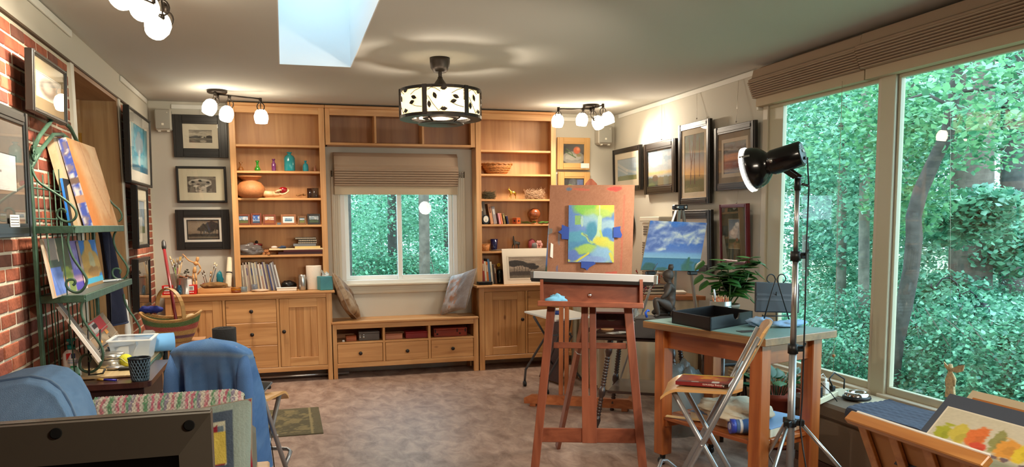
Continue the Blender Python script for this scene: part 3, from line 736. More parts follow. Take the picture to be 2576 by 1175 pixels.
# background mass of leaves
def mass(name, label, cs, rs, n, size, m):
 me = leaf_cloud(n, cs, rs, size); loc = Vector(np.asarray(cs).mean(0)); me.transform(Matrix.Translation(-loc)); o = bpy.data.objects.new(name, me); COL.objects.link(o); o.location = loc; me.materials.append(m)
 _props(o, label, 'foliage', None, 'stuff'); RM[o.name] = Matrix.Translation(loc); ROOT[o.name] = o.name; return o
cs, rs = [], []
for k in range(120):
 px = rnd.uniform(1940, 2640) if k < 80 else rnd.uniform(2640, 3500); py = rnd.uniform(60, 900); d = rnd.uniform(14, 21); cs.append(far(px,py,d)); s_ = rnd.uniform(0.7,1.5); rs.append((s_,s_,s_*0.6))
mass('forest_foliage', 'dense green forest leaves far beyond the big windows', [tuple(c) for c in cs], rs, 125000, 0.085, m_leafB)
cs, rs = [], []
for k in range(60):
 px = rnd.uniform(830, 1170); py = rnd.uniform(380, 740); d = rnd.uniform(17, 26); cs.append(far(px,py,d)); s_ = rnd.uniform(0.7,1.4); rs.append((s_,s_,s_*0.6))
mass('forest_foliage', 'dense green forest leaves beyond the small back window', [tuple(c) for c in cs], rs, 36000, 0.08, m_leafB)
# understorey shrubs: one leafy bush, copied
def shrub_proto():
 t = thing('shrub', 'broad leaved shrub', 'shrub', (6,6,GZ), 0, None)
 cs = [(rnd.uniform(-.5,.5), rnd.uniform(-.5,.5), rnd.uniform(.2,1.0)) for _ in range(7)]
 me = leaf_cloud(3400, cs, [(0.45,0.45,0.28)]*7, 0.055, 1.0); me.materials.append(m_leafC)
 o = bpy.data.objects.new('foliage', me); COL.objects.link(o); o.parent = t; ROOT[o.name] = t.name; o['kind'] = 'stuff'
 q = MB()
 for _ in range(5): q.tube([(0,0,0), (rnd.uniform(-.2,.2), rnd.uniform(-.2,.2), .5), (rnd.uniform(-.4,.4), rnd.uniform(-.4,.4), 1.0)], [0.012,0.009,0.005], 5)
 q.build('stem', m_bark2, t, local=True)
 return t
sh = shrub_proto(); first = True
spots = []
for px in range(1985, 3300, 92):
 for d in (8.8, 10.2, 12): spots.append((px+rnd.uniform(-25,25), d+rnd.uniform(-.6,.6), 'w'))
for px in range(860, 1150, 48):
 for d in (15, 19): spots.append((px+rnd.uniform(-20,20), d+rnd.uniform(-.8,.8), 'b'))
for px, d, side in spots:
 if side == 'w' and ((2205 < px < 2330 and d < 10.6) or (2385 < px < 2500 and d < 11.6)): continue
 c = far(px, 900, d); hd = Vector((c.x, c.y)).normalized()*d; s_ = rnd.uniform(0.75,1.15)*(1.0 if side == 'w' else 1.25)
 lab = 'leafy green shrub under the trees beyond the big windows' if side == 'w' else 'leafy green shrub in the woods beyond the small back window'
 grp = 'shrubs beyond the big windows' if side == 'w' else 'shrubs beyond the back window'
 o = sh if first else copy_tree(sh, (0,0,0)); first = False
 o.location = (hd.x, hd.y, GZ); o.rotation_euler = (0,0,rnd.uniform(0,6.28)); o.scale = (s_,s_,s_); o['label'] = lab; o['group'] = grp
# shepherd's hook with a wire feeder
hk = thing('shepherd_hook', "black double shepherd's hook pole standing among the shrubs", 'garden hook', (at(2413,985,Z=GZ).x*0.93, at(2413,985,Z=GZ).y*0.93, GZ))
B_ = RM[hk.name].to_translation(); dd = math.hypot(B_.x, B_.y)/math.cos(0)*1.0
n_ = Vector((-_f.x, -_f.y, 0))
def H_(px, py): return on_plane(px, py, B_, n_)
MB().tube([B_, H_(2414,950), H_(2415,800), H_(2414,740), H_(2406,712), H_(2388,698), H_(2370,702), H_(2356,720), H_(2347,728), H_(2342,722), H_(2343,714)], 0.009, 7).build('pole', m_black, hk)
MB().tube([H_(2415,752), H_(2424,738), H_(2440,732), H_(2454,742), H_(2464,758), H_(2470,768)], 0.008, 6).build('arm', m_black, hk)
c_ = H_(2470,790); fd = thing('bird_feeder', "black wire bird feeder hanging from the shepherd's hook", 'bird feeder', c_-Vector((0,0,0.12)))
q = MB()
for k in range(10):
 a = 2*PI*k/10; q.tube([c_+Vector((0.07*math.cos(a),0.07*math.sin(a),-0.1)), c_+Vector((0.07*math.cos(a),0.07*math.sin(a),0.08))], 0.003, 4)
q.build('wire_cage', m_black, fd); MB().lathe(c_+Vector((0,0,0.08)), [(0.08,0),(0.05,0.03),(0,0.045)], 12).build('roof', m_black, fd)
MB().lathe(c_-Vector((0,0,0.12)), [(0,0),(0.08,0),(0.08,0.02),(0,0.02)], 12).build('tray', m_black, fd)
MB().tube([c_+Vector((0,0,0.12)), H_(2470,768)], 0.003, 4).build('hanger', m_black, fd)
# ================================================================ pine cabinets along the back wall
PD, PL_ = (178,122,70), (214,160,104)
m_pv = wood(PD, PL_, 'z', 1.0, 0.42, True); m_ph = wood(PD, PL_, 'x', 1.0, 0.42, True)
m_pvc = wood((186,130,76), (216,164,108), 'z', 1.0, 0.42); m_phc = wood((186,130,76), (216,164,108), 'x', 1.0, 0.42); m_pyc = wood(PD, PL_, 'y', 1.0, 0.42)
m_knob = mat((46,40,38), 0.35, 0.5)
YC = 7.88; YW = YB-0.004
def knob(parent, x, y, z):
 q = MB(); q.lathe((x, y, z), [(0.0,0.034),(0.012,0.033),(0.0185,0.027),(0.0185,0.020),(0.008,0.012),(0.008,0.0),(0.0,0.0)], 14, axis=(0,-1,0)); return q.build('knob', m_knob, parent)
def panel_door(t, x0, x1, z0, z1, kx, kz):
 q = MB(); y = YC+0.004; fw = 0.085
 d = MB().box(x0+fw-0.01, y+0.012, z0+fw-0.01, x1-fw+0.01, y+0.022, z1-fw+0.01).build('door', m_pv, t)
 for nm, a, m in (('stile', (x0,z0,x0+fw,z1), m_pvc), ('stile', (x1-fw,z0,x1,z1), m_pvc), ('rail', (x0+fw,z1-fw,x1-fw,z1), m_phc), ('rail', (x0+fw,z0,x1-fw,z0+fw), m_phc)):
  MB().box(a[0], y, a[1], a[2], y+0.024, a[3], 0.002).build(nm, m, d)
 n = 4; w = (x1-x0-2*fw)/n
 for k in range(n): MB().box(x0+fw+k*w+0.001, y+0.008, z0+fw, x0+fw+(k+1)*w-0.001, y+0.014, z1-fw, 0.002).build('board', m_pv, d)
 if kx: knob(d, kx, y, kz)
def drawer(t, x0, x1, z0, z1, kx=True):
 d = MB().box(x0, YC+0.004, z0, x1, YC+0.026, z1, 0.002).build('drawer', m_ph, t)
 if kx: knob(d, (x0+x1)/2, YC+0.004, (z0+z1)/2)
def sideboard(label, x0, cols):
 x1 = x0+1.57; t = thing('sideboard', label, 'cabinet', ((x0+x1)/2, (YC+YW)/2, 0))
 MB().box(x0, YC-0.022, 0.862, x1, YW, 0.884, 0.004).build('top', m_phc, t)
 for xa in (x0+0.03, x1-0.085):
  for ya in (YC, YW-0.05): MB().box(xa, ya, 0, xa+0.055, ya+0.045, 0.862, 0.002).build('leg', m_pvc, t)
 a, b_ = x0+0.085, x1-0.085
 MB().box(a, YC+0.002, 0.818, b_, YC+0.03, 0.862, 0.002).build('rail', m_phc, t)
 MB().box(a, YC+0.002, 0.105, b_, YC+0.03, 0.150, 0.002).build('rail', m_phc, t)
 q = MB(); q.box(a-0.02, YC+0.03, 0.12, a, YW-0.02, 0.862); q.box(b_, YC+0.03, 0.12, b_+0.02, YW-0.02, 0.862); q.box(a, YW-0.025, 0.12, b_, YW-0.01, 0.862); q.box(a, YC+0.03, 0.11, b_, YW-0.02, 0.125); q.box(a, YC+0.035, 0.125, b_, YC+0.045, 0.83)
 q.build('carcass', m_pvc, t)
 cx = [a, a+0.435, a+0.475, b_-0.475, b_-0.435, b_]
 for xa in (cx[1], cx[3]): MB().box(xa+0.008, YC+0.003, 0.150, xa+0.032, YC+0.03, 0.818, 0.002).build('divider', m_pvc, t)
 panel_door(t, a+0.003, cx[1]+0.004, 0.154, 0.815, cx[1]-0.03, 0.52) if cols[0] else None
 panel_door(t, cx[4]-0.004, b_-0.003, 0.154, 0.815, cx[4]+0.03, 0.50)
 for k in range(3):
  z = 0.154+k*0.2225; drawer(t, cx[2]-0.003, cx[3]+0.005, z, z+0.2145)
  if k: MB().box(cx[2]-0.003, YC+0.008, z-0.008, cx[3]+0.005, YC+0.026, z).build('rail', m_phc, t)
 return t
sideboard('pine sideboard near the brick wall, topped with brushes and magazines', -1.115, (True,))
sideboard('pine sideboard under the matted tree print, half hidden by the red easel', 1.878, (True,))
# bench with three drawers under the window
bn = thing('storage_bench', 'low pine window bench with three open cubbies above three drawers', 'bench', (1.152, (YC+YW)/2, 0))
X0, X1 = 0.412, 1.895
MB().box(X0, YC-0.02, 0.548, X1, YW, 0.570, 0.004).build('top', m_phc, bn)
for xa in (X0, X1-0.05):
 for ya in (YC, YW-0.05): MB().box(xa, ya, 0, xa+0.05, ya+0.045, 0.548, 0.002).build('leg', m_pvc, bn)
MB().box(X0+0.05, YC+0.002, 0.495, X1-0.05, YC+0.03, 0.548, 0.002).build('rail', m_phc, bn)
MB().box(X0+0.05, YC+0.002, 0.108, X1-0.05, YC+0.03, 0.155, 0.002).build('rail', m_phc, bn)
q = MB(); q.box(X0+0.03, YC+0.03, 0.12, X0+0.05, YW, 0.548); q.box(X1-0.05, YC+0.03, 0.12, X1-0.03, YW, 0.548); q.box(X0+0.05, YW-0.02, 0.12, X1-0.05, YW-0.005, 0.548); q.box(X0+0.05, YC+0.03, 0.11, X1-0.05, YW, 0.125)
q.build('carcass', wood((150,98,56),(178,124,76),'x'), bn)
cxs = [X0+0.05, X0+0.05+0.461, X0+0.05+0.922, X1-0.05]
MB().box(cxs[0], YC+0.004, 0.345, cxs[3], YW-0.02, 0.365, 0.002).build('shelf', m_phc, bn)
for xa in cxs[1:3]: MB().box(xa-0.012, YC+0.002, 0.155, xa+0.012, YW-0.02, 0.495, 0.002).build('divider', m_pvc, bn)
for k in range(3): drawer(bn, cxs[k]+(0.004 if k == 0 else 0.016), cxs[k+1]-(0.004 if k == 2 else 0.016), 0.158, 0.342)
# tall bookcases standing on the sideboards, bridging shelf between them
YBK = 8.03
m_back = wood((176,122,72), (204,152,98), 'z', 0.7, 0.45)
def bookcase(label, x0, x1, shelves):
 t = thing('bookcase', label, 'bookcase', ((x0+x1)/2, (YBK+YW)/2, 0.885))
 zt = 2.655
 for xa in (x0, x1-0.055): MB().box(xa, YBK, 0.885, xa+0.055, YBK+0.022, zt, 0.002).build('stile', m_pvc, t)
 for xa in (x0, x1-0.02): MB().box(xa, YBK+0.022, 0.885, xa+0.02, YW-0.012, zt).build('side_panel', m_pvc, t)
 MB().box(x0+0.02, YW-0.012, 0.885, x1-0.02, YW, zt).build('back_panel', m_back, t)
 MB().box(x0-0.004, YBK-0.012, zt, x1+0.004, YW, 2.682, 0.003).build('cornice', m_phc, t)
 MB().box(x0+0.055, YBK, zt-0.065, x1-0.055, YBK+0.022, zt, 0.002).build('rail', m_phc, t)
 MB().box(x0+0.02, YBK+0.022, zt-0.02, x1-0.02, YW-0.012, zt).build('top_panel', m_phc, t)
 for z in shelves: MB().box(x0+0.022, YBK+0.012, z-0.022, x1-0.022, YW-0.012, z, 0.002).build('shelf', m_phc, t)
 return t
SL = [at(700, y, Y=YBK+0.012).z for y in (364, 430, 498, 566, 641)]
SR = [at(1290, y, Y=YBK+0.012).z for y in (378, 438, 501, 564, 631)]
bookcase('tall pine bookcase holding coloured glass bottles, nearest the brick wall', -0.469, 0.413, SL)
bookcase('tall pine bookcase holding the wicker bowl and golden horse, partly behind the easel board', 1.927, 2.80, SR)
br = thing('bridging_shelf', 'pine bridging shelf of three empty cubbies over the small back window', 'shelf', (1.17, (YBK+YW)/2, 2.30))
xb0, xb1 = 0.419, 1.921; zb = 2.302
MB().box(xb0, YBK-0.012, 2.655, xb1, YW, 2.682, 0.003).build('cornice', m_phc, br)
MB().box(xb0+0.045, YBK, 2.590, xb1-0.045, YBK+0.022, 2.655, 0.002).build('rail', m_phc, br)
for xa in (xb0, xb1-0.045): MB().box(xa, YBK, zb, xa+0.045, YBK+0.022, 2.655, 0.002).build('stile', m_pvc, br)
for xa in (xb0, xb1-0.02): MB().box(xa, YBK+0.022, zb, xa+0.02, YW, 2.655).build('side_panel', m_pvc, br)
MB().box(xb0+0.001, YBK+0.001, zb, xb1-0.001, YW, zb+0.024, 0.002).build('bottom_panel', m_phc, br)
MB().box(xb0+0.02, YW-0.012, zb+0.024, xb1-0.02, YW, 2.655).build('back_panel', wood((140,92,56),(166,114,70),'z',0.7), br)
for xa in (0.895, 1.372): MB().box(xa, YBK+0.002, zb+0.024, xa+0.02, YW-0.012, 2.60, 0.002).build('divider', m_pvc, br)
# ---------------------------------------------------------------- things kept on the bookcase shelves
def lathe_thing(name, label, cat, px, pbase, prof, m, y=8.10, z=None, seg=18, group=None, parts=None, sx=1, sy=1):
 """a turned thing standing on the shelf at height z under pixel column px; prof in metres"""
 c = at(px, pbase, Y=y); zz = z if z is not None else c.z
 b = MB().lathe((c.x, c.y, zz), prof, seg, sx=sx, sy=sy)
 if not parts: return b.solo(name, m, label, cat, group)
 t = thing(name, label, cat, (c.x, c.y, zz), 0, group); b.build(parts[0], m, t); return t, Vector((c.x, c.y, zz))
MPX = 1/239.0      # metres per pixel at the bookcases
def PR(*rows): return [(r_*MPX, z_*MPX) for r_, z_ in rows]
z2 = SL[1]+0.001
GB = 'coloured glass bottles on the second shelf'
lathe_thing('vase', 'small amber brown glass vase, first on the bottle shelf', 'vase', 606, 427, PR((0,0),(6,0),(6.5,3),(4.5,7.5),(2.4,10),(2.2,15),(4.5,19.5),(3.6,19.5),(1.6,15),(0,14)), colour_glass((150,92,40),.8), z=z2, group=GB)
lathe_thing('vase', 'small green glass vase with a flared lip', 'vase', 648, 427, PR((0,0),(6.5,0),(6.8,4),(4,9),(2.6,12),(2.6,18),(4.6,23.5),(3.6,23.5),(1.6,18),(0,17)), colour_glass((38,140,28),.8), z=z2, group=GB)
lathe_thing('bottle', 'slim purple glass bottle', 'bottle', 689, 427, PR((0,0),(4.6,0),(4.9,2),(4.9,17),(2.6,20.5),(2.6,25),(4,26),(4,28),(2.5,28),(1.8,24),(0,24)), colour_glass((120,50,110),.8), z=z2, group=GB)
t, c = lathe_thing('bottle', 'largest teal glass bottle with square shoulders', 'bottle', 729, 428, PR((0,0),(12,0),(12.6,2),(12.6,30),(10,35),(4.6,38),(4.2,41),(6,42),(6,44),(4,44),(3,38),(0,37)), colour_glass((26,150,158),.75), z=z2, group=GB, parts=['body'])
lathe_thing('bottle', 'small turquoise glass bottle with a narrow neck', 'bottle', 769, 428, PR((0,0),(6,0),(6.6,2),(6.6,12),(5,17),(2.4,19),(2.2,22),(3.2,23),(3.2,25),(2,25),(1.6,19),(0,18)), colour_glass((10,150,165),.8), z=z2, group=GB)
lathe_thing('bottle', 'tiny brown cone shaped bottle, last on the bottle shelf', 'bottle', 793, 428, PR((0,0),(4.8,0),(4.6,2),(2.2,8),(1.6,13),(1.6,14),(0,14)), mat((140,78,44),.35), z=z2, group=GB)
# clay pot, wooden hand with apple, jars
z3 = SL[2]+0.001
m_clay = mat((178,112,64), 0.6, bump=0.3, bscale=120, var=0.12, vscale=40)
lathe_thing('clay_pot', 'round terracotta pot with a wide flared rim', 'pot', 631, 495, PR((0,0),(22,0),(31,8),(33,18),(31,26),(24,35),(17,38.5),(17,41),(25,47),(27,48),(26,50),(21,47),(14,40),(0,39)), m_clay, y=8.11, z=z3, seg=28)
m_wd = wood((206,160,112),(230,190,146),'x',1.5)
hd = thing('wooden_hand', 'jointed pale wooden artist hand lying palm up under a red apple', 'artist hand', at(690,494,Y=8.09).to_tuple()[:2]+(z3,))
H = lambda px, py, dy=0.0: at(px, py, Y=8.09+dy)
MB().tube([H(662,487), H(676,488), H(688,488)], [0.030,0.029,0.026], 14).build('forearm', m_wd, hd)
q = MB(); q.tube([H(687,488), H(694,488), H(703,488), H(708,489)], [0.026,0.027,0.024,0.016], 12); q.build('palm', m_wd, hd)
for k in range(4):
 dy = -0.030+0.02*k; q = MB(); q.tube([H(703,488+k*.3,dy), H(711,489,dy), H(718,487-k,dy), H(725-k,482-k,dy), H(727-k*1.5,478-k*1.2,dy)], [0.0095,0.009,0.0085,0.008,0.006], 8); q.build('finger', m_wd, hd)
q = MB(); q.tube([H(692,484,-.02), H(699,480,-.035), H(706,478,-.035), H(711,479,-.03)], [0.011,0.010,0.009,0.006], 8); q.build('thumb', m_wd, hd)
ap = thing('apple', 'shiny red apple resting on the wooden hand', 'apple', H(713,488))
MB().lathe(H(713,488.3), PR((0,1.2),(4.5,0),(8.5,4),(9.8,9),(8.8,13.5),(5,16),(2,15.2),(0,14)), 18).build('body', mat((140,10,24),.2,coat=.6,var=.2,vscale=30), ap); MB().tube([H(713,474), H(714,470)], 0.0015, 5).build('stem', m_dark, ap)
q = MB()
for k in range(7): q.sphere(H(748+k*3, 490.5+rnd.uniform(-2,1), rnd.uniform(-.02,.02)), 0.012, 8, 5, (1.4,.9,.7), 0.3)
q.solo('dried_pod', mat((150,104,58),.8,bump=.4), 'cluster of dried brown seed pods beside the dark jars', 'seed pods')
for px, m, lab in ((782, mat((44,26,20),.12), 'dark brown filled glass jar behind the clear one'), (793, colour_glass((70,54,44),.55), 'smoky clear glass tumbler at the end of the pot shelf')):
 lathe_thing('glass_jar', lab, 'jar', px, 496, PR((0,0),(8.2,0),(8.6,1),(8.6,23),(8,23),(7.6,2),(0,2)), m, y=8.14 if px == 782 else 8.085, z=z3)
# six small framed pictures standing on the fourth shelf
z4 = SL[3]+0.001
def land(sky0, sky1, hill, grass, hz=0.45, seed=1):
 def fn(A):
  A.vgrad((0, grass), (hz, grass), (hz+0.02, sky0), (1, sky1)); A.clouds((250,250,250), hz, 1.0, 5, seed, .52); A.below(hz+.08, .1, hill, seed, 7); A.below(hz-.05, .05, grass, seed+1, 5); A.grain(12, 30, seed); A.c = A.c*.78
 return fn
GF = 'small framed pictures standing on the fourth shelf'
for (px, w, h, fc, fn, lab, mt) in ((612,30,25,(112,54,30),land((150,180,210),(120,160,205),(60,80,60),(120,120,60),.4,3),'small red brown frame with a blue grey landscape, first of the shelf row',0),
 (645,24,27,(112,50,26),land((80,130,200),(40,90,190),(200,210,220),(60,90,120),.3,5),'small upright brown frame with a blue sky picture',0), (678,29,24,(118,54,28),land((230,170,110),(240,200,150),(170,70,40),(190,110,50),.4,7),'small brown frame with an orange autumn picture',0),
 (726,34,24,(150,96,60),land((150,190,220),(110,160,210),(90,140,170),(90,150,180),.35,9),'light brown frame with a white mat and blue seascape',1), (760,20,20,(120,84,50),land((170,200,210),(140,180,200),(50,90,50),(150,150,70),.5,11),'smallest brown frame with a green meadow',0),
 (790,30,25,(40,36,34),land((150,170,180),(170,190,200),(50,70,50),(90,110,70),.4,13),'dark grey frame with a landscape, last of the shelf row',0)):
 c = at(px, 563, Y=8.075); W_, H_2 = w*MPX, h*MPX; t = thing('mini_picture', lab, 'picture frame', (c.x, 8.075, z4), rnd.uniform(-.06,.06), GF)
 tilt = 0.16; zz = lambda k: k*math.cos(tilt); yy = lambda k: k*math.sin(tilt); fw = 0.018; m = mat(fc, .4, coat=.2)
 for a, e in (((-W_/2+fw/2,0),(-W_/2+fw/2,H_2)), ((W_/2-fw/2,0),(W_/2-fw/2,H_2)), ((-W_/2+fw,fw/2),(W_/2-fw,fw/2)), ((-W_/2+fw,H_2-fw/2),(W_/2-fw,H_2-fw/2))):
  MB().bar((a[0],yy(a[1]),zz(a[1])+.001),(e[0],yy(e[1]),zz(e[1])+.001), fw, 0.016, up=(0,-math.cos(tilt),math.sin(tilt)), b=.002).build('moulding', m, t, True)
 k0 = fw; iw = W_/2-fw
 if mt: art_sheet('mat_board', (-iw,yy(k0)-.002,zz(k0)), (iw,yy(k0)-.002,zz(k0)), (iw,yy(H_2-fw)-.002,zz(H_2-fw)), (-iw,yy(H_2-fw)-.002,zz(H_2-fw)), lambda A: A.fill((235,230,220)), t, 2, 2, None, True); k0 += .018; iw -= .018
 kt = H_2-k0 if mt else H_2-fw
 art_sheet('picture', (-iw,yy(k0)-.004,zz(k0)), (iw,yy(k0)-.004,zz(k0)), (iw,yy(kt)-.004,zz(kt)), (-iw,yy(kt)-.004,zz(kt)), fn, t, 26, 20, painted(.3), True)
 MB().bar((0,.02,.06),(0,.055,.002),.03,.004).build('stand', m_dark, t, True)
q = MB(); c = at(702,562,Y=8.07); q.box(c.x-.018,8.06,z4,c.x+.018,8.085,z4+.022,.002); q.solo('card_box', mat((90,104,120),.6), 'tiny grey blue box between the autumn frame and white matted frame', 'box')
# fifth shelf: bag, canister, cut twigs, portfolios and sketchbooks
z5 = SL[4]+0.001
def crumple(c, rx, ry, rz, amp, nu=26, nv=16, seed=3, flat=True):
 b = MB(); c = Vector(c)
 def fn(u, v):
  th = 2*PI*u; ph = PI*(v-.5); d = Vector((math.cos(ph)*math.cos(th), math.cos(ph)*math.sin(th), math.sin(ph)))
  s_ = 1+amp*(float(fbm(np.array([d.x*3+d.z*2+5]), np.array([d.y*3-d.z*1.5+9]), seed, 4)[0])-.5)*2
  p = Vector((d.x*rx*s_, d.y*ry*s_, d.z*rz*s_));
  if flat and p.z < -rz*.8: p.z = -rz*.8
  return c+p
 b.surf(fn, nu, nv); return b
c = at(630, 636, Y=8.11)
crumple((c.x+.0, 8.10, z5+.046), .135, .06, .054, .75, seed=8).solo('plastic_bag', mat((120,112,108),.22,alpha=.62,coat=.4), 'crumpled clear plastic bag on the fifth shelf', 'bag')
t, c = lathe_thing('canister', 'dark red lidded canister with a round black knob', 'canister', 646, 626, PR((0,0),(12,0),(12,20),(13.4,20),(13.4,25),(4,26.5),(0,26.5)), mat((96,22,20),.3,coat=.4), y=8.165, z=z5, parts=['body'])
MB().sphere(c+Vector((0,0,29.5*MPX)), 0.0155, 10, 7).build('knob', m_black, t)
for k, (px, dz, dy) in enumerate(((664,0,0),(671,0,.01),(676,0,-.01),(668,1,.0),(673,1,.005))):
 c = at(px, 637, Y=8.07+dy); MB().tube([(c.x,8.045+dy,z5+.0135+.024*dz), (c.x+.004,8.13+dy,z5+.0135+.024*dz)], 0.0125, 10).solo('cut_twig', mat((176,112,62),.7), ('lower left','lower middle','lower right','upper left','upper right')[k]+' cut end in the pile of wooden twigs beside the portfolios', 'twig', 'cut twigs on the fifth shelf')
def slab(name, label, cat, px0, px1, py0, py1, m, y0=8.02, y1=8.19, z=None, group=None):
 a = at(px0, py1, Y=y0); b_ = at(px1, py0, Y=y0); h = b_.z-at(px1,py1,Y=y0).z; zz = a.z if z is None else z
 return MB().box(a.x, y0, zz, b_.x, y1, zz+h, .0015).solo(name, m, label, cat, group), zz+h
_, zz = slab('portfolio', 'dark maroon portfolio at the bottom of the stack on the fifth shelf', 'portfolio', 700, 813, 634, 640, mat((72,32,38),.5), y0=8.05, z=z5)
_, zz = slab('portfolio', 'wine red folder on the maroon portfolio', 'folder', 713, 813, 630, 635, mat((104,40,46),.5), y0=8.045, z=zz+.0005)
_, zz = slab('portfolio', 'wide cream drawing board jutting out above the red folder', 'folder', 677, 814, 626.5, 630, mat((232,206,160),.6), y0=8.03, z=zz+.0005)
zc_ = zz
_, zz = slab('paper_pad', 'yellowed pad lying on the cream drawing board', 'paper pad', 742, 806, 621, 626, mat((226,196,128),.7), y0=8.05, z=zz+.0005)
_, zz = slab('sketchbook', 'grey hardcover sketchbook on the yellowed pad', 'book', 738, 795, 614, 620, mat((122,124,128),.6), y0=8.05, z=zz+.0005)
for k, (p0_, p1_, lab) in enumerate(((750,797,'lowest spiral sketchbook with a pale wire edge'), (751,797,'middle spiral sketchbook of the small stack'), (743,795,'topmost black spiral sketchbook of the stack'))):
 a = at(p0_, 610, Y=8.05); b_ = at(p1_, 610, Y=8.05); t = thing('spiral_sketchbook', lab, 'sketchbook', (a.x, 8.05, zz), 0, 'spiral sketchbooks stacked on the fifth shelf')
 MB().box(a.x, 8.055, zz+.0005, b_.x, 8.18, zz+.020, .002).build('cover', m_black, t)
 q = MB(); n = 18
 for i in range(n): q.box(a.x+(b_.x-a.x)*(i+.2)/n, 8.049, zz+.004, a.x+(b_.x-a.x)*(i+.75)/n, 8.056, zz+.017)
 q.build('wire_binding', mat((200,184,160),.4), t); zz += .0215
MB().sphere((at(690,624,Y=8.08).x, 8.08, zc_+.0135), .013, 10, 6, (2.4,1.2,1)).solo('eraser', mat((214,196,190),.7), 'pale eraser on the cream drawing board', 'eraser')
c = at(711,624,Y=8.08); crumple((c.x,8.08,zc_+.012), .035,.03,.014, .6, 14, 8, 4).solo('cloth', mat((52,66,92),.9), 'small crumpled blue black cloth on the cream drawing board', 'cloth')
MB().tube([(at(725,622,Y=8.07).x,8.07,zc_+.006),(at(742,618,Y=8.07).x-.02,8.07,zc_+.03)],.003,6).solo('pencil', mat((70,66,50),.5), 'dark pencil propped on the cream drawing board', 'pencil')
# ================================================================ things on the left sideboard
ZT = 0.885
def up(px, py, y): return at(px, py, Y=y)
# row of magazines leaning to the right... their spines face the room
x = at(600,720,Y=8.07).x; ORD = 'first second third fourth fifth sixth seventh eighth ninth tenth eleventh twelfth thirteenth fourteenth fifteenth sixteenth seventeenth eighteenth nineteenth twentieth twenty-first twenty-second twenty-third twenty-fourth twenty-fifth twenty-sixth'.split(); GM = 'magazines leaning in a row on the sideboard'
mcols = [(150,170,172),(190,186,170),(120,112,100),(176,168,150),(150,132,120),(200,190,168),(168,150,138),(140,120,110),(186,176,150),(120,110,104),(204,198,176),(150,150,150),(188,172,140),(110,98,96),(210,204,190),(160,128,112),(196,190,176),(90,80,110),(176,166,140),(120,104,90),(58,70,116),(170,160,150),(96,96,110),(180,184,186),(130,120,122),(206,206,204)]
xe = at(708,720,Y=8.07).x; n = len(mcols); wd = (xe-x)/n
for k, c in enumerate(mcols):
 h = 0.265+rnd.uniform(-.012,.022); lean = 0.20*(0.25+0.75*k/n); w_ = wd*rnd.uniform(.72,.9)
 t = thing('magazine', ORD[k]+' magazine from the bookcase side panel in the row leaning on the sideboard', 'magazine', (x+(k+.5)*wd, 8.06, ZT+.001+0.5*w_*math.sin(lean)), 0, GM)
 d = Vector((-math.sin(lean), 0, math.cos(lean)))
 dep = rnd.uniform(.15,.165)
 MB().bar((0,dep/2,0),(d.x*h,dep/2,d.z*h), dep, w_, up=(1,0,0), b=.0008).build('pages', mat((222,214,198),.8), t, True)
 q = MB(); q.bar((d.x*.0,-.001,0), (d.x*h,-.001,d.z*h), .004, w_+.0006, up=(1,0,0)); q.build('spine', mat(c,.45), t, True)
 if k % 3 == 0:
  q = MB(); q.bar((d.x*h*.55,-.0035,d.z*h*.55),(d.x*h*.8,-.0035,d.z*h*.8),.002,w_*.7,up=(1,0,0)); q.build('spine_print', mat(mcols[(k+11)%n],.5), t, True)
c = at(727,722,Y=8.12); crumple((c.x,8.13,ZT+.045),.068,.05,.045,.35,seed=5).solo('eyeglass_case', mat((20,18,18),.35), 'black soft case beside the magazines', 'case')
a = at(694,733,Y=7.97); t = thing('notebook', 'white notebook lying flat beside the magazines', 'notebook', (a.x+.10,7.99,ZT))
MB().box(a.x+.01,7.955,ZT+.001,a.x+.195,8.03,ZT+.028,.003).build('pages', mat((236,230,216),.7), t); MB().box(a.x+.006,7.952,ZT+.028,a.x+.198,8.033,ZT+.032,.001).build('cover', mat((242,240,234),.5), t)
# thermos, paper towels, tissues
t, c = lathe_thing('thermos', 'slim brushed steel thermos', 'flask', 761, 727, PR((0,0),(7.5,0),(8,1),(8,33),(7.4,34),(7.4,36),(0,36.5)), m_steel, y=8.02, z=ZT+.001, parts=['body'])
MB().lathe(c+Vector((0,0,33*MPX)), PR((8.2,0),(8.2,1),(8.0,1.2)), 18).build('lid_ring', m_chrome, t)
lathe_thing('jar', 'dark narrow bottle between thermos and paper towels', 'bottle', 771, 727, PR((0,0),(4.5,0),(4.5,20),(2.4,24),(2.4,28),(0,28)), m_dark, y=8.10, z=ZT+.001)
t, c = lathe_thing('paper_towel_roll', 'white paper towel roll standing behind the tissue box', 'paper towels', 791, 726, PR((4,0),(17.5,0),(18,1.5),(18,55),(17.5,56.5),(5,56.5),(4.6,54)), mat((236,222,206),.95,bump=.2,bscale=80), y=8.07, z=ZT+.001, parts=['roll'])
MB().lathe(c, PR((4.7,0),(4.9,0),(4.9,56),(4.7,56),(4.7,0)), 12).build('cardboard_tube', mat((150,118,84),.9), t)
a = at(799,731,Y=7.93); b_ = at(827,731,Y=7.93); t = thing('tissue_box', 'teal cube tissue box with a white tissue sticking out', 'tissue box', ((a.x+b_.x)/2+.02,7.97,ZT), R(14))
hw = .062; MB().box(-hw,-hw,.001,hw,hw,.133,.003).build('box', mat((66,140,150),.5,var=.12,vscale=8), t, True)
MB().lathe((0,0,.1335), [(0,0),(.035,0),(.035,.0008),(0,.0008)], 16).build('opening', mat((30,60,66),.7), t, True)
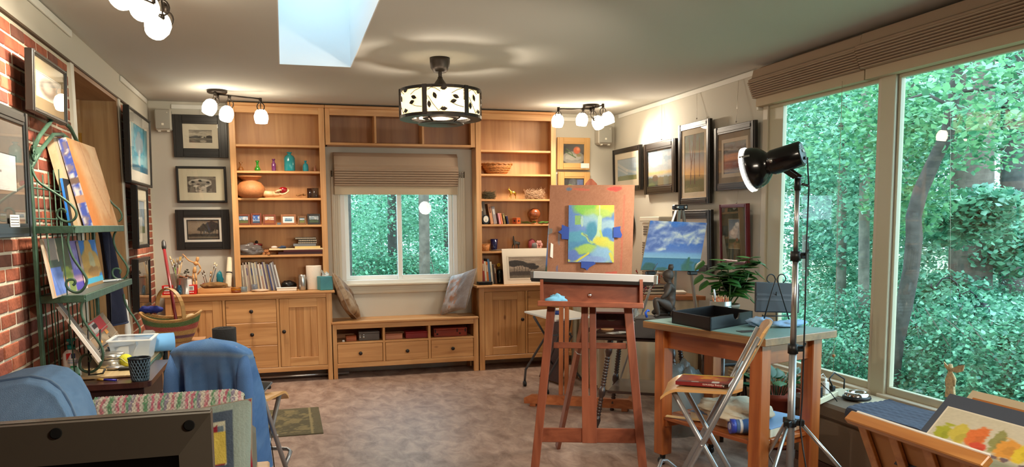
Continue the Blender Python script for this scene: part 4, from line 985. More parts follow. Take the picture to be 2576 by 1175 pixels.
q = MB(); q.surf(lambda u, v: (-.035+.07*u+.014*math.sin(v*4), .012*math.sin(u*7+v*3)-.004, .132+v*(.05+.018*math.sin(u*5+1))), 12, 6); q.surf(lambda u, v: (.01*math.sin(u*6)+.004, -.03+.06*u, .132+v*(.04+.012*math.cos(u*5))), 10, 6)
q.build('tissue', mat((246,244,240),.9), t, True)
# painter's tools at the end near the bricks
GR = 'red and white cardboard boxes on the pine sideboard'
for px, lab in ((422,'red cardboard box nearest the brick wall, behind the red broom handle'), (483,'red cardboard box beside the silver tin of brushes')):
 c = at(px,738,Y=7.93); t = thing('red_box', lab, 'box', (c.x,7.94,ZT), R(-6), GR)
 MB().box(-.043,-.035,.001,.043,.035,.088,.002).build('box', mat((196,30,30),.45), t, True)
 MB().box(-.022,-.0362,.036,.026,-.0354,.08).build('label', m_white2, t, True); MB().box(-.014,-.037,.044,.018,-.0363,.072).build('label_print', mat((150,150,150),.6), t, True)
 q = MB()
 for k in range(4): q.lathe((-.022+.013*k,-.036,.018), [(0,0.0),(.0055,0.0),(.0055,.001),(0,.001)], 8, axis=(0,-1,0))
 q.build('logo_print', mat((240,220,214),.5), t, True)
# tool builders
m_wooden = mat((176,130,80),.5,var=.2,vscale=30)
def brush(base, tip, hcol, bcol, wide=.010, ferr=.03, hair=.03, label='', flat=False, group='paint brushes standing in the glass jar'):
 base = Vector(base); tip = Vector(tip); d = (tip-base).normalized(); L = (tip-base).length
 t = thing('paint_brush', label, 'paint brush', base, 0, group)
 h1 = base+d*(L-ferr-hair); MB().tube([base, base+d*L*.3, h1], [.0022,.0045,.0036], 7).build('handle', mat(hcol,.35,coat=.4), t)
 MB().tube([h1, h1+d*ferr], [.0042, wide*.55], 8).build('ferrule', m_steel, t)
 p = h1+d*ferr;
 q = MB()
 if flat: q.bar(p, p+d*hair, wide*2, .006, b=.001)
 else: q.tube([p, p+d*hair*.5, p+d*hair], [wide*.55, wide*.62, wide*.25], 8)
 q.build('bristles', mat(bcol,.9), t)
jc = at(447,740,Y=8.02); jc.z = ZT
t = thing('brush_jar', 'tall cloudy glass jar full of paint brushes, behind the red broom handle', 'jar', jc)
MB().lathe(jc+Vector((0,0,.001)), [(0,0),(.048,0),(.052,.01),(.056,.16),(.060,.19),(.057,.19),(.052,.16),(.048,.012),(0,.012)], 20).build('glass', colour_glass((150,140,124),.35), t)
bl = [(427,644,(190,40,36),(226,206,160),'brush with a pale hog bristle head, leftmost in the glass jar',.014,False),(436,652,(90,150,40),(200,170,110),'brush with a green handle in the glass jar',.010,False),(445,650,(60,48,40),(180,150,100),'thin dark handled brush in the glass jar',.007,False),
      (454,646,(210,180,120),(216,176,100),'wide flat brush with golden bristles in the glass jar',.019,True),(448,654,(176,40,40),(120,90,60),'red handled brush in the glass jar',.008,False),(432,658,(40,40,44),(226,210,170),'black handled brush with cream bristles in the glass jar',.012,False),(462,640,(190,150,90),(120,110,100),'long grey bristled brush leaning right in the glass jar',.007,False),(440,660,(200,170,110),(90,70,50),'small brown bristled brush in the glass jar',.007,False)]
for k, (px, py, hc, bc, lab, w_, fl) in enumerate(bl):
 tip = at(px, py, Y=8.02+.02*math.sin(k*2)); bs = jc+Vector(((tip.x-jc.x)*-.25, .015*math.cos(k*2.3), .016)); brush(bs, tip, hc, bc, w_, .035, .04, lab, fl)
cc = at(468,739,Y=7.96); cc.z = ZT
t = thing('tin_can', 'shiny silver paint tin holding dried twigs and seed heads', 'tin', cc); MB().lathe(cc+Vector((0,0,.001)), [(0,0),(.062,0),(.064,.004),(.062,.008),(.062,.150),(.064,.154),(.060,.154),(.058,.01),(0,.01)], 24).build('can', m_steel, t)
MB().lathe(cc+Vector((0,0,.012)), [(.0628,0),(.0628,.13)], 10, arc=(-1.2,-.4)).build('paper_label', mat((214,212,206),.6), t)
q = MB()
for k in range(16):
 a = rnd.uniform(0,6.28); r_ = rnd.uniform(.015,.055); q.sphere(cc+Vector((r_*math.cos(a), r_*math.sin(a), .158+rnd.uniform(-.006,.012))), rnd.uniform(.009,.015), 7, 5, (1,1,.8), .25)
q.solo('seed_heads', mat((132,84,56),.9,bump=.4), 'dried brown seed heads filling the silver paint tin', 'seed heads', kind='stuff')
b0 = cc+Vector((.01,0,.15)); t = thing('dried_sprig', 'dried leafy sprig rising from the silver paint tin', 'sprig', b0); MB().tube([b0, b0+Vector((.0,0,.04)), b0+Vector((.012,0,.075))], .0022, 5).build('stem', mat((70,60,40),.8), t)
for dx, dz in ((.012,.078),(-.012,.05),(.02,.055),(-.004,.065)):
 MB().sphere(b0+Vector((dx,0,dz)), .011, 8, 5, (1,.4,.8), .15).build('leaf', mat((62,58,44),.8), t)
lathe_thing('ink_bottle', 'small dark blue glass bottle in front of the silver paint tin', 'bottle', 451, 737, PR((0,0),(5,0),(5.4,2),(5.4,14),(3,17),(3,21),(0,21)), colour_glass((14,66,86),.85), y=7.905, z=ZT+.001)
# jointed mannequin, one arm raised
mc = at(492,736,Y=8.10); mc.z = ZT
mn = thing('mannequin', 'jointed wooden artist mannequin with one arm raised to the left', 'artist mannequin', mc); m_mn = mat((220,164,104),.45,coat=.2)
G = lambda px, py, y=8.10: at(px, py, Y=y)
MB().lathe(mc+Vector((0,0,.001)), [(0,0),(.042,0),(.042,.012),(0,.012)], 18).build('base', m_mn, mn); MB().tube([mc+Vector((.0,.02,.01)), G(489,700,8.12)], .003, 6).build('rod', m_steel, mn)
MB().tube([G(497.5,646.5), G(497,650), G(496,656), G(495,659)], [.010,.016,.014,.007], 10).build('head', m_mn, mn)
MB().tube([G(494,657), G(493,661), G(492,666), G(491,668)], [.008,.024,.019,.007], 10).build('chest', m_mn, mn); MB().tube([G(490,671), G(490,677), G(489,684), G(488,687)], [.011,.016,.019,.009], 10).build('torso', m_mn, mn)
for pts, nm in (([(486,660),(476,656),(469,650)],'arm'), ([(469,650),(465,645),(461,641)],'arm'), ([(498,661),(502,669),(505,676)],'arm'), ([(505,676),(503,682),(498,689)],'arm'), ([(486,687),(486,698),(487,708)],'leg'), ([(492,687),(493,698),(494,706)],'leg'), ([(487,708),(487,718),(487,728)],'leg'), ([(494,706),(494,717),(495,728)],'leg')):
 MB().tube([G(*p) for p in pts], [.0055,.0075,.0055] if nm == 'arm' else [.007,.010,.007], 8).build(nm, m_mn, mn)
for p in ((486,660),(469,650),(498,661),(505,676),(486,687),(492,687),(487,708),(494,706)): MB().sphere(G(*p), .0065, 8, 6).build('joint', m_mn, mn)
MB().sphere(G(460.5,640.5), .007, 8, 5, (1.2,.5,1)).build('hand', m_mn, mn); MB().sphere(G(497.5,690), .007, 8, 5, (.8,.5,1.2)).build('hand', m_mn, mn)
for px in (487,495): MB().sphere(G(px,730,8.09), .009, 8, 5, (.8,1.8,.5)).build('foot', m_mn, mn)
# shallow tray with the cloth bundle, red pot of brushes, turquoise bird, rolled canvas
a = at(497,735,Y=7.93); b_ = at(582,733,Y=7.93)
t = thing('wooden_tray', 'shallow pine tray holding rags and a rolled canvas', 'tray', ((a.x+b_.x)/2,8.0,ZT))
q = MB(); q.box(a.x,7.93,ZT+.001,b_.x,8.10,ZT+.012); q.build('bottom', m_phc, t)
for nm, e in (('side',(a.x,7.93,b_.x,7.942)),('side',(a.x,8.088,b_.x,8.10)),('side',(a.x,7.942,a.x+.012,8.088)),('side',(b_.x-.012,7.942,b_.x,8.088))): MB().box(e[0],e[1],ZT+.001,e[2],e[3],ZT+.048,.002).build(nm, m_phc, t)
c = at(541,720,Y=8.0); crumple((c.x,8.02,ZT+.065),.115,.05,.035,.5,seed=9).solo('paint_rag', mat((128,92,52),.95,bump=.3,var=.3,vscale=20), 'folded brown canvas rags lying in the pine tray', 'rag')
c = at(523,717,Y=8.13); c.z = ZT+.001
t = thing('red_pot', 'small red pot of brushes and tools behind the pine tray', 'pot', c); MB().lathe(c, [(0,0),(.046,0),(.05,.006),(.05,.085),(.046,.085),(.044,.01),(0,.01)], 20).build('pot', mat((150,30,40),.35,coat=.4), t)
for k, (px, py, hc, bc, w_, lab) in enumerate(((541,660,(120,90,50),(244,230,190),.012,'gold handled brush with white bristles, tallest in the red pot'),(546,664,(40,50,70),(240,224,180),.009,'blue handled brush with white bristles in the red pot'),(531,682,(190,140,90),(206,160,110),.013,'round mop brush in the red pot'),(512,680,(90,60,40),(100,70,50),.010,'short dark stiff brush in the red pot'),(508,684,(120,70,40),(80,60,50),.008,'stubby brown brush at the left of the red pot'))):
 tip = at(px,py,Y=8.13+.012*math.sin(k*2.1)); brush(c+Vector((rnd.uniform(-.02,.02),rnd.uniform(-.015,.015),.014)), tip, hc, bc, w_, .03, .03, lab, False, 'brushes standing in the red pot')
c = at(553,718,Y=8.15); crumple((c.x,8.16,ZT+.12),.03,.012,.07,.5,14,10,6,False).solo('glass_bird', colour_glass((20,130,150),.85), 'turquoise glass bird figure before the white wall', 'figurine')
MB().tube([(at(553,718,Y=8.16).x,8.16,ZT+.001),(at(553,718,Y=8.16).x,8.16,ZT+.07)],.012,8).solo('bird_stand', mat((80,110,110),.4), 'low stand under the turquoise glass bird', 'stand')
a = at(574,724,Y=8.03); b_ = at(579,648,Y=8.11); t = thing('rolled_canvas', 'rolled cream canvas with printed band, leaning beside the bookcase', 'canvas roll', a)
d = (b_-a).normalized(); MB().tube([a, a+d*.02, b_], [.027,.0285,.025], 16).build('roll', mat((214,200,172),.9,var=.08,vscale=20), t)
m_ = (b_-a).length; MB().tube([a+d*m_*.475, a+d*m_*.52], .0283, 16, caps=False).build('printed_band', mat((70,60,52),.7), t)
q = MB(); q.tube([a+d*m_*.43, a+d*m_*.435], .0284, 16, caps=False); q.build('string', mat((150,130,90),.8), t)
t, c = lathe_thing('round_tin', 'round yellow and brown striped tin at the foot of the bookcase', 'tin', 594, 737, PR((0,0),(10,0),(10.8,1),(10.8,5.5),(0,5.5)), mat((120,58,20),.35), y=7.945, z=ZT+.001, parts=['body'], seg=24)
MB().lathe(c+Vector((0,0,5.6*MPX)), PR((0,0),(11,0),(11,5),(10.4,5.8),(0,5.8)), 24).build('lid', mat((186,124,26),.35), t); MB().lathe(c+Vector((0,0,10.2*MPX)), PR((11.2,0),(11.2,1.2),(10.6,1.5)), 24).build('lid_edge', mat((110,50,20),.35), t)
# three little glass jars and a shell dish before the magazines
for px, r_, h, col, lab in ((613,9,12,(120,140,150),'clear glass jar lid just right of the round striped tin'),(641,7,17,(110,120,136),'small square clear jar before the magazines')):
 lathe_thing('glass_jar', lab, 'jar', px, 737, PR((0,0),(r_,0),(r_,h),(r_*.9,h),(r_*.85,1.5),(0,1.5)), colour_glass(col,.4), y=7.975, z=ZT+.001)
c = at(655,737,Y=7.95); crumple((c.x,7.96,ZT+.012),.085,.035,.016,.5,18,8,3).solo('shell', mat((188,164,140),.7,var=.2,vscale=20), 'flat pale shells lying before the magazines', 'shells')
# ================================================================ right bookcase
def upx(px, y=8.10): return at(px, 500, Y=y).x
r2 = SR[1]+.001
m_wick = mat((186,116,56),.6,var=.3,vscale=60,bump=.8,bscale=90)
c = Vector((upx(1252,8.10),8.115,r2)); t = thing('wicker_bowl', 'wide shallow wicker bowl on the second shelf', 'basket', c)
MB().lathe(c, PR((0,0),(22,0),(26,2),(36,18),(39,24),(37,24),(34,17),(24,3),(0,3)), 36, sy=.62).build('bowl', m_wick, t)
q = MB(); pts = [c+Vector((39*MPX*math.cos(a), 39*MPX*.62*math.sin(a), 25*MPX+.004*math.sin(a*18))) for a in [2*PI*k/72 for k in range(72)]]; q.tube(pts, .0075, 6, closed=True); q.build('rim', mat((170,104,52),.5,var=.2,vscale=50), t)
for zk, rk in ((6,28.5),(11,32),(16,35)):
 MB().tube([c+Vector((rk*MPX*math.cos(a), rk*MPX*.62*math.sin(a), zk*MPX+.002*math.sin(a*20+zk))) for a in [2*PI*k/60 for k in range(60)]], .004, 5, closed=True).build('weave_band', mat((196,128,66),.6), t)
r3 = SR[2]+.001
def nest(name, lab, cat, px, w, h, col, seed, n=260, wild=1.0, y=8.11):
 c = Vector((upx(px,y), y, r3)); q = MB(); r0 = random.Random(seed)
 for k in range(n):
  a = r0.uniform(0,6.28); rr_ = r0.uniform(.45,1); z_ = r0.uniform(.08,.95)*h; p = c+Vector((w*rr_*math.cos(a), w*.5*rr_*math.sin(a), z_))
  t_ = Vector((-math.sin(a), math.cos(a)*.5, r0.uniform(-.5,.6)*wild)).normalized()*r0.uniform(.02,.05)*wild; v = Vector((0,0,r0.uniform(-.004,.012)))
  e0, e1 = p-t_, p+t_; e0.z = max(e0.z, c.z+.002); e1.z = max(e1.z, c.z+.002); e1.y = min(e1.y, YW-.02); e0.y = min(e0.y, YW-.02); q.tube([e0, p+v, e1], .0016, 3, caps=False)
 t = thing(name, lab, cat, c); o = q.build('twigs', mat(col,.9), t, kind='stuff')
 MB().lathe(c, [(0,.002),(w*.6,.004),(w*.8,h*.35),(w*.72,h*.6),(w*.5,h*.35),(0,h*.2)], 18, sy=.5).build('bowl', mat(tuple(int(x_*.6) for x_ in col),.95), t)
nest('bird_nest', 'mossy green brown bird nest on the third shelf', 'nest', 1229, .075, .075, (104,92,66), 3); nest('bird_nest', 'pale straw bird nest with loose curling ends', 'nest', 1344, .105, .085, (206,170,136), 4, 300, 1.4)
# golden horse: one continuous skinned figure
def skin_figure(name, joints, edges, radii, m, parent, sub=2, root=0):
 me = bpy.data.meshes.new(name); loc = RM[ROOT[parent.name]].inverted(); me.from_pydata([loc @ Vector(j) for j in joints], edges, []); o = bpy.data.objects.new(name, me); COL.objects.link(o)
 s_ = o.modifiers.new('skin', 'SKIN'); ly = me.skin_vertices[0].data
 for i, r_ in enumerate(radii):
  ly[i].radius = (r_, r_) if not isinstance(r_, tuple) else r_; ly[i].use_root = i == root
 s_.use_smooth_shade = True; sb = o.modifiers.new('sub', 'SUBSURF'); sb.levels = sub; sb.render_levels = sub
 dg = bpy.context.evaluated_depsgraph_get(); nm = bpy.data.meshes.new_from_object(o.evaluated_get(dg)); bpy.data.objects.remove(o)
 o = bpy.data.objects.new(name, nm); COL.objects.link(o); o.parent = parent; ROOT[o.name] = ROOT[parent.name]; nm.materials.clear(); nm.materials.append(m)
 nm.polygons.foreach_set('use_smooth', [True]*len(nm.polygons)); return o
m_gold = mat((206,160,60),.25,.9)
c = Vector((upx(1290,8.11),8.11,r3)); t = thing('horse_figurine', 'golden standing horse figurine facing left', 'figurine', c)
k_ = .0042
def hp(x_, z_, y_=0): return c+Vector((x_*k_, y_*k_, z_*k_))
J = [hp(0,17),hp(-5,17.5),hp(-8.5,22),hp(-10.5,26),hp(-11,25.5),hp(-13.5,22.5), hp(5,17.5),hp(8,16),hp(9.5,12), hp(-5,12,-2),hp(-5.5,7,-2),hp(-5,1,-2), hp(-5,12,2),hp(-7.5,9,2),hp(-7,5,2), hp(6,12,-2),hp(7,7,-2),hp(6,1,-2), hp(6,12,2),hp(8,7,2),hp(8,1,2)]
E_ = [(0,1),(1,2),(2,3),(3,4),(4,5),(0,6),(6,7),(7,8),(1,9),(9,10),(10,11),(1,12),(12,13),(13,14),(6,15),(15,16),(16,17),(6,18),(18,19),(19,20)]
skin_figure('body', J, E_, [r_*k_ for r_ in (3.6,3.6,2.4,1.9,1.8,1.1,3.7,1.0,.6,1.5,.9,.8,1.5,.9,.7,1.8,1.0,.8,1.8,1.0,.8)], m_gold, t)
MB().bar(hp(-10.5,27.5,1),hp(-9.6,30,1),.004,.004).build('ear', m_gold, t); MB().bar(hp(-10.5,27.5,-1),hp(-9.6,30,-1),.004,.004).build('ear', m_gold, t)
# fourth shelf: books, clock, cube, ball on stand, leaves
r4 = SR[3]+.001; GBK = 'books leaning on the fourth shelf of the right bookcase'
def book(px0, px1, h, lean, col, lab, zb, y=8.09, dep=.12, grp=None, top=None):
 a = upx(px0,y); b_ = upx(px1,y); w_ = (b_-a); t = thing('book', lab, 'book', (a+w_/2, y, zb+abs(math.sin(lean))*w_/2), 0, grp)
 d = Vector((-math.sin(lean),0,math.cos(lean)))
 MB().bar((0,dep/2+.001,0), d*h+Vector((0,dep/2+.001,0)), dep-.004, w_*.82, up=(1,0,0)).build('pages', mat((226,216,196),.8), t, True)
 q = MB(); q.bar((0,0,0), d*h, .004, w_, up=(1,0,0), b=.001); s_ = Vector((math.cos(lean),0,math.sin(lean)))*(w_/2)
 for sg in (-1,1): q.bar(s_*sg*.94+Vector((0,dep/2,0)), d*h+s_*sg*.94+Vector((0,dep/2,0)), dep, w_*.08, up=(1,0,0))
 q.build('cover', mat(col,.5), t, True)
 if top: MB().bar(d*h*.55+Vector((0,-.0028,0)), d*h*.85+Vector((0,-.0028,0)), .001, w_*.5, up=(1,0,0)).build('spine_title', mat(top,.5), t, True)
book(1207,1212,.245,.08,(150,140,120),'tall pale book against the left side of the fourth shelf',r4,grp=GBK,top=(90,80,70)); book(1213,1219,.25,.12,(60,54,50),'thick dark book with a pale worn spine behind the clock',r4,grp=GBK,top=(190,180,160)); book(1220,1226,.24,.14,(96,84,72),'brown book just behind the clock',r4,grp=GBK)
book(1234,1241,.215,.16,(196,140,100),'tan book just right of the clock',r4,grp=GBK,top=(120,70,50)); book(1242,1250,.185,.16,(150,140,140),'grey book with a mottled spine',r4,grp=GBK,top=(200,196,190)); book(1256,1260,.115,.16,(220,150,160),'thin pink book right of the grey mottled one',r4,grp=GBK); book(1261,1265,.115,.18,(214,130,90),'thin orange book beside the pink one',r4,grp=GBK); book(1267,1272,.11,.16,(120,104,60),'small olive book right of the thin orange one',r4,grp=GBK,top=(180,160,100)); book(1276,1280,.085,.2,(24,30,70),'smallest navy blue book, end of the leaning row',r4,grp=GBK)
c = Vector((upx(1222,8.045),8.045,r4)); t = thing('clock', 'small black oval desk clock with a white face', 'clock', c)
MB().prism([c+Vector((.036*math.cos(a)*(1 if math.sin(a)>0 else 1.05), 0, .048+ (.05 if math.sin(a)>0 else .048)*math.sin(a))) for a in [2*PI*k/28 for k in range(28)]], (0,.03,0)).build('case', m_blackgloss, t)
MB().prism([c+Vector((.027*math.cos(a), -.0015, .054+.034*math.sin(a))) for a in [2*PI*k/28 for k in range(28)]], (0,.0015,0)).build('face', mat((232,226,214),.5), t)
q = MB()
for k in range(12):
 a = 2*PI*k/12; d = Vector((math.sin(a)*.027, 0, math.cos(a)*.034)); p = c+Vector((0,-.002,.054)); q.bar(p+d*.8, p+d*.92, .0012, .001, up=(0,1,0))
q.build('hour_marks', m_black, t)
for L_, a, w_ in ((.018,PI,.0028),(.026,PI*1.02,.0018)): p = c+Vector((0,-.003,.054)); MB().bar(p, p+Vector((math.sin(a)*L_,0,math.cos(a)*L_)), w_, .001, up=(0,1,0)).build('clock_hand', m_black, t)
c = Vector((upx(1298,8.1),8.09,r4)); t = thing('wooden_cube', 'small orange wooden cube with round holes', 'cube', c, R(35)); MB().box(-.032,-.032,.001,.032,.032,.066,.004).build('cube', wood((160,66,24),(196,92,40),'x',2), t, True)
for d in ((0,-1,0),(1,0,0),(-1,0,0)): q = MB(); q.lathe(Vector((0,0,.034))+Vector(d)*.0322, [(0,0),(.012,0),(.012,.0006),(0,.0006)], 14, axis=d); q.build('hole', mat((70,26,10),.8), t, True)
c = Vector((upx(1345,8.12),8.125,r4)); t = thing('wooden_ball', 'turned wooden ball on a round wooden foot', 'ornament', c); m_ball = wood((120,58,30),(176,96,54),'z',1.2,.25,False,.4)
MB().lathe(c, PR((0,0),(9.5,0),(9,2),(7,4),(7,7),(9.5,9.5),(9,11)), 20).build('foot', m_ball, t); MB().sphere(c+Vector((0,0,25*MPX)), 15*MPX, 24, 16).build('ball', m_ball, t)
t = thing('leaf_sprig', 'flat sprig of jagged green leaves before the wooden ball', 'leaves', (upx(1345,8.06),8.06,r4)); m_lf = mat((74,120,44),.55)
for px, a_, L_ in ((1322,2.9,.06),(1332,2.7,.075),(1348,2.0,.06),(1355,.6,.07),(1368,.3,.055)):
 p0_ = Vector((upx(px,8.06),8.06,r4+.014)); d = Vector((math.cos(a_),-.25,.12)).normalized(); s_ = Vector((-d.y,d.x,.35)).normalized(); P_ = []
 for k in range(11):
  f = k/10; w_ = .02*math.sin(PI*min(1,f*.9+.08))*(1.2 if k % 2 else .75); P_.append(p0_+d*L_*f+s_*w_)
 for k in range(10,-1,-1):
  f = k/10; w_ = .02*math.sin(PI*min(1,f*.9+.08))*(1.2 if k % 2 else .75); P_.append(p0_+d*L_*f-s_*w_)
 MB().prism(P_, (0,.0,.001)).build('leaf', m_lf, t)
MB().tube([(upx(1318,8.06),8.06,r4+.006),(upx(1345,8.06),8.06,r4+.012),(upx(1376,8.06),8.06,r4+.006)],.002,5).build('stem', m_lf, t)
# fifth shelf
r5 = SR[4]+.001
t, c = lathe_thing('small_basket', 'small woven basket at the left end of the fifth shelf', 'basket', 1220, 626, PR((0,0),(9.5,0),(10.5,2),(12.5,17),(11.5,17),(9.5,3),(0,3)), m_wick, y=8.085, z=r5, parts=['bowl'], seg=24)
MB().tube([c+Vector((12.2*MPX*math.cos(a),12.2*MPX*math.sin(a),17.2*MPX)) for a in [2*PI*k/32 for k in range(32)]],.004,6,closed=True).build('rim', mat((196,130,70),.6), t)
lathe_thing('blue_tumbler', 'tapered cobalt blue glass tumbler', 'glass', 1243, 626, PR((0,0),(7,0),(7.2,1),(9.8,30),(9,30),(6.6,2),(0,2)), mat((10,16,58),.1,coat=.6), y=8.10, z=r5)
MB().tube([(upx(1233,8.045),8.045,r5+.006),(upx(1262,8.05),8.05,r5+.012),(upx(1290,8.06),8.06,r5+.02)],[.005,.009,.004],7).solo('driftwood', mat((120,100,84),.9,bump=.5), 'thin grey driftwood twig along the shelf front', 'driftwood')
c = Vector((upx(1297,8.13),8.13,r5)); t = thing('horse_figurine', 'dark grey stylised standing horse sculpture with raised head', 'figurine', c); k_ = .0042
J = [hp(1,19),hp(-4,20),hp(-6.5,27),hp(-6.2,34),hp(-6,37),hp(-8,33), hp(7,19),hp(10,19.5),hp(10.5,13), hp(-4,12,-2),hp(-4.2,6,-2),hp(-4.2,1,-2), hp(-7.5,14,2),hp(-9.5,9,2),hp(-9,4,2), hp(6,12,-2),hp(7,6,-2),hp(6.5,1,-2), hp(8,12,2),hp(8.5,6,2),hp(8.2,1,2)]
skin_figure('body', J, E_, [r_*k_ for r_ in (3.6,3.6,2.6,1.7,.6,1.2,3.4,1.2,.7,1.6,1.1,1.1,1.4,1.0,.8,1.7,1.1,1.1,1.7,1.1,1.1)], mat((66,64,58),.5,bump=.2), t)
c = Vector((upx(1346,8.12),8.115,r5)); t = thing('painted_stone_pair', 'pink and grey flower petal stones leaning together', 'ornament', c)
crumple(c+Vector((-.035,.01,.058)),.045,.03,.062,.25,16,12,2,False).build('red_stone', mat((132,50,56),.7,var=.3,vscale=20), t); crumple(c+Vector((-.015,-.01,.04)),.04,.025,.045,.3,14,10,5,False).build('grey_stone', mat((104,100,98),.7), t)
for k in range(6):
 a = 2*PI*k/6; p = c+Vector((.035+.026*math.cos(a),-.02,.055+.03*math.sin(a))); MB().sphere(p,.02,10,6,(.9,.4,1.1)).build('petal', mat((206,150,140),.6), t)
MB().sphere(c+Vector((.035,-.028,.055)),.012,8,6).build('flower_centre', mat((170,90,80),.6), t)
# books and the matted print standing on the right sideboard
GLB = 'books standing on the right sideboard'
for k, (px, h, col, lab) in enumerate(((1211,.26,(120,40,30),'dark red book, first on the right sideboard'),(1216,.255,(150,50,36),'brick red book beside the dark red one'),(1221,.24,(200,190,170),'pale cream book beside the red ones'),(1226,.235,(196,110,40),'orange book on the right sideboard'),(1231,.265,(70,110,150),'tallest blue book on the right sideboard'),(1237,.235,(222,216,200),'white book beside the tall blue one'),(1242,.205,(70,60,50),'short dark brown book'),(1247,.20,(130,90,60),'short tan book at the end of the row'))):
 book(px-2.3, px+2.3, h, .05+.008*k, col, lab, ZT+.001, y=8.07, dep=.14, grp=GLB, top=(210,200,170) if k % 2 else None)
a = upx(1199,7.98); b_ = upx(1235,7.98); t = thing('black_box', 'flat black box lying before the books on the right sideboard', 'box', ((a+b_)/2,7.98,ZT)); MB().box(a+.006,7.95,ZT+.001,b_,8.05,ZT+.026,.002).build('box', m_blackgloss, t); MB().box(a+.004,7.948,ZT+.026,b_+.002,8.052,ZT+.033,.001).build('lid', m_dark, t)
c = Vector((upx(1256,8.1),8.11,ZT+.001)); t = thing('dark_vase', 'dark green glass vase holding one yellow flower', 'vase', c); MB().lathe(c, [(0,0),(.03,0),(.034,.02),(.034,.12),(.028,.15),(.024,.15),(.026,.02),(0,.01)], 16).build('vase', mat((18,30,26),.12,coat=.5), t)
q = MB(); q.tube([c+Vector((0,0,.05)), c+Vector((-.012,0,.19))],.002,5); t2 = thing('yellow_flower', 'single yellow flower in the dark green vase', 'flower', c+Vector((0,0,.05))); q.build('stem', m_lf, t2)
for k in range(7):
 a_ = 2*PI*k/7; MB().sphere(c+Vector((-.012+.012*math.cos(a_), -.006, .197+.012*math.sin(a_))), .0085, 8, 5, (1,.5,1)).build('petal', mat((220,176,30),.6), t2)
MB().sphere(c+Vector((-.012,-.012,.197)), .007, 8, 5).build('flower_centre', mat((190,140,20),.6), t2)
# matted print leaning on the bookcase
p = [at(*q_, Y=y_) for q_, y_ in (((1268,717),7.955),((1420,709),7.955),((1420,626),8.022),((1263,626),8.022))]
p[0].z = p[1].z = ZT+.001
p[1] = p[0]+Vector((.55,0,0)); tz = p[3].z; p[3] = Vector((p[0].x-.004,8.022,tz)); p[2] = Vector((p[1].x-.004,8.022,tz))
pr_ = thing('matted_print', 'white matted charcoal print of trees leaning on the bookcase', 'art print', ((p[0].x+p[1].x)/2,7.96,ZT))
nrm = (p[1]-p[0]).cross(p[3]-p[0]).normalized()
MB().prism([x_-nrm*.006 for x_ in p], nrm*.005).build('mat_board', mat((226,214,196),.8), pr_)
def inner(u, v): return p[0]+(p[1]-p[0])*u+(p[3]-p[0])*v+nrm*.0012
q = MB()
for u0,v0,u1,v1 in ((.085,.12,.92,.165),(.085,.765,.92,.80),(.085,.165,.115,.765),(.89,.165,.92,.765)):
 q.quad(inner(u0,v0),inner(u1,v0),inner(u1,v1),inner(u0,v1))
q.v = [tuple(Vector(x_)-nrm*.0005) for x_ in q.v]; q.build('inner_mat', mat((212,200,182),.8), pr_)
def trees_print(A):
 A.vgrad((0,(92,82,70)),(.28,(110,98,86)),(.3,(120,106,92)),(.6,(150,132,116)),(1,(128,112,98))); A.clouds((176,160,142),.4,1,3,4,.5,.1,.6,3)
 A.below(.3,.04,(66,56,50),3,6); A.below(.12,.05,(104,94,80),5,4,.04)
 for u in (.12,.2,.26,.33,.42,.5,.58,.66): A.line([(u,.25),(u+.01,.5),(u-.01,.66)],.006,(46,40,36))
 for u,v,ru,rv in ((.2,.72,.2,.13),(.35,.66,.2,.10),(.52,.6,.2,.10),(.65,.5,.14,.10),(.1,.62,.12,.1)): A.blob(u,v,ru,rv,(48,42,38),int(u*100),.5,9)
 A.grain(14,50,3)
art_sheet('print', inner(.125,.175), inner(.88,.175), inner(.88,.755), inner(.125,.755), trees_print, pr_, 70, 44)
# ================================================================ the bench: cubby things, pillows
zb_ = .366; yb = 7.95
def cub(px0,px1,h,dep,m,name,lab,cat,y=7.93,extra=None):
 a = at(px0,860,Y=y).x; b_ = at(px1,860,Y=y).x; t = thing(name, lab, cat, ((a+b_)/2,y+dep/2,zb_)); MB().box(a,y,zb_,b_,y+dep,zb_+h*.78,.003).build('body', m, t); MB().box(a-.001,y-.001,zb_+h*.78+.001,b_+.001,y+dep+.001,zb_+h,.003).build('lid', m, t); return t, a, b_
cub(871,897,.052,.10,wood((150,72,36),(180,96,54),'x',2),'wooden_box','small red brown wooden box in the left cubby','box')
t, a, b_ = cub(903,955,.088,.14,mat((92,82,76),.5,bump=.1),'grey_case','grey brown case with two metal clasps in the left cubby','case')
for dx in (.008,.044):
 q = MB(); q.sphere((a+dx+.004,7.927,zb_+.035),.011,8,5,(1,.4,1)); q.sphere((a+dx+.004,7.925,zb_+.057),.009,8,5,(1,.5,1)); q.build('clasp', m_chrome, t)
q = MB(); a = at(864,862,Y=7.92); q.box(a.x-.012,7.915,zb_,a.x+.012,7.94,zb_+.016,.002); q.solo('white_cube', m_white2, 'tiny white block in the left cubby', 'block')
cub(970,1013,.055,.12,wood((176,108,80),(204,136,104),'x',2),'wooden_box','flat pale pinkish wooden box in the middle cubby','box')
cub(1021,1078,.068,.12,mat((136,26,26),.4),'red_box','bright red flat box in the middle cubby','box')
t, a, b_ = cub(1092,1175,.088,.14,wood((120,38,20),(156,60,34),'x',2,.3),'paint_box','long mahogany paint box with brass clasps in the right cubby','paint box')
for f in (.04,.7,.95): MB().box(a+(b_-a)*f-.006,7.926,zb_+.045,a+(b_-a)*f+.006,7.93,zb_+.08,.001).build('clasp', mat((40,30,26),.4,.5), t)
for f in (.1,.78): MB().sphere((a+(b_-a)*f,7.925,zb_+.03),.009,8,6).build('knob', m_dark, t)
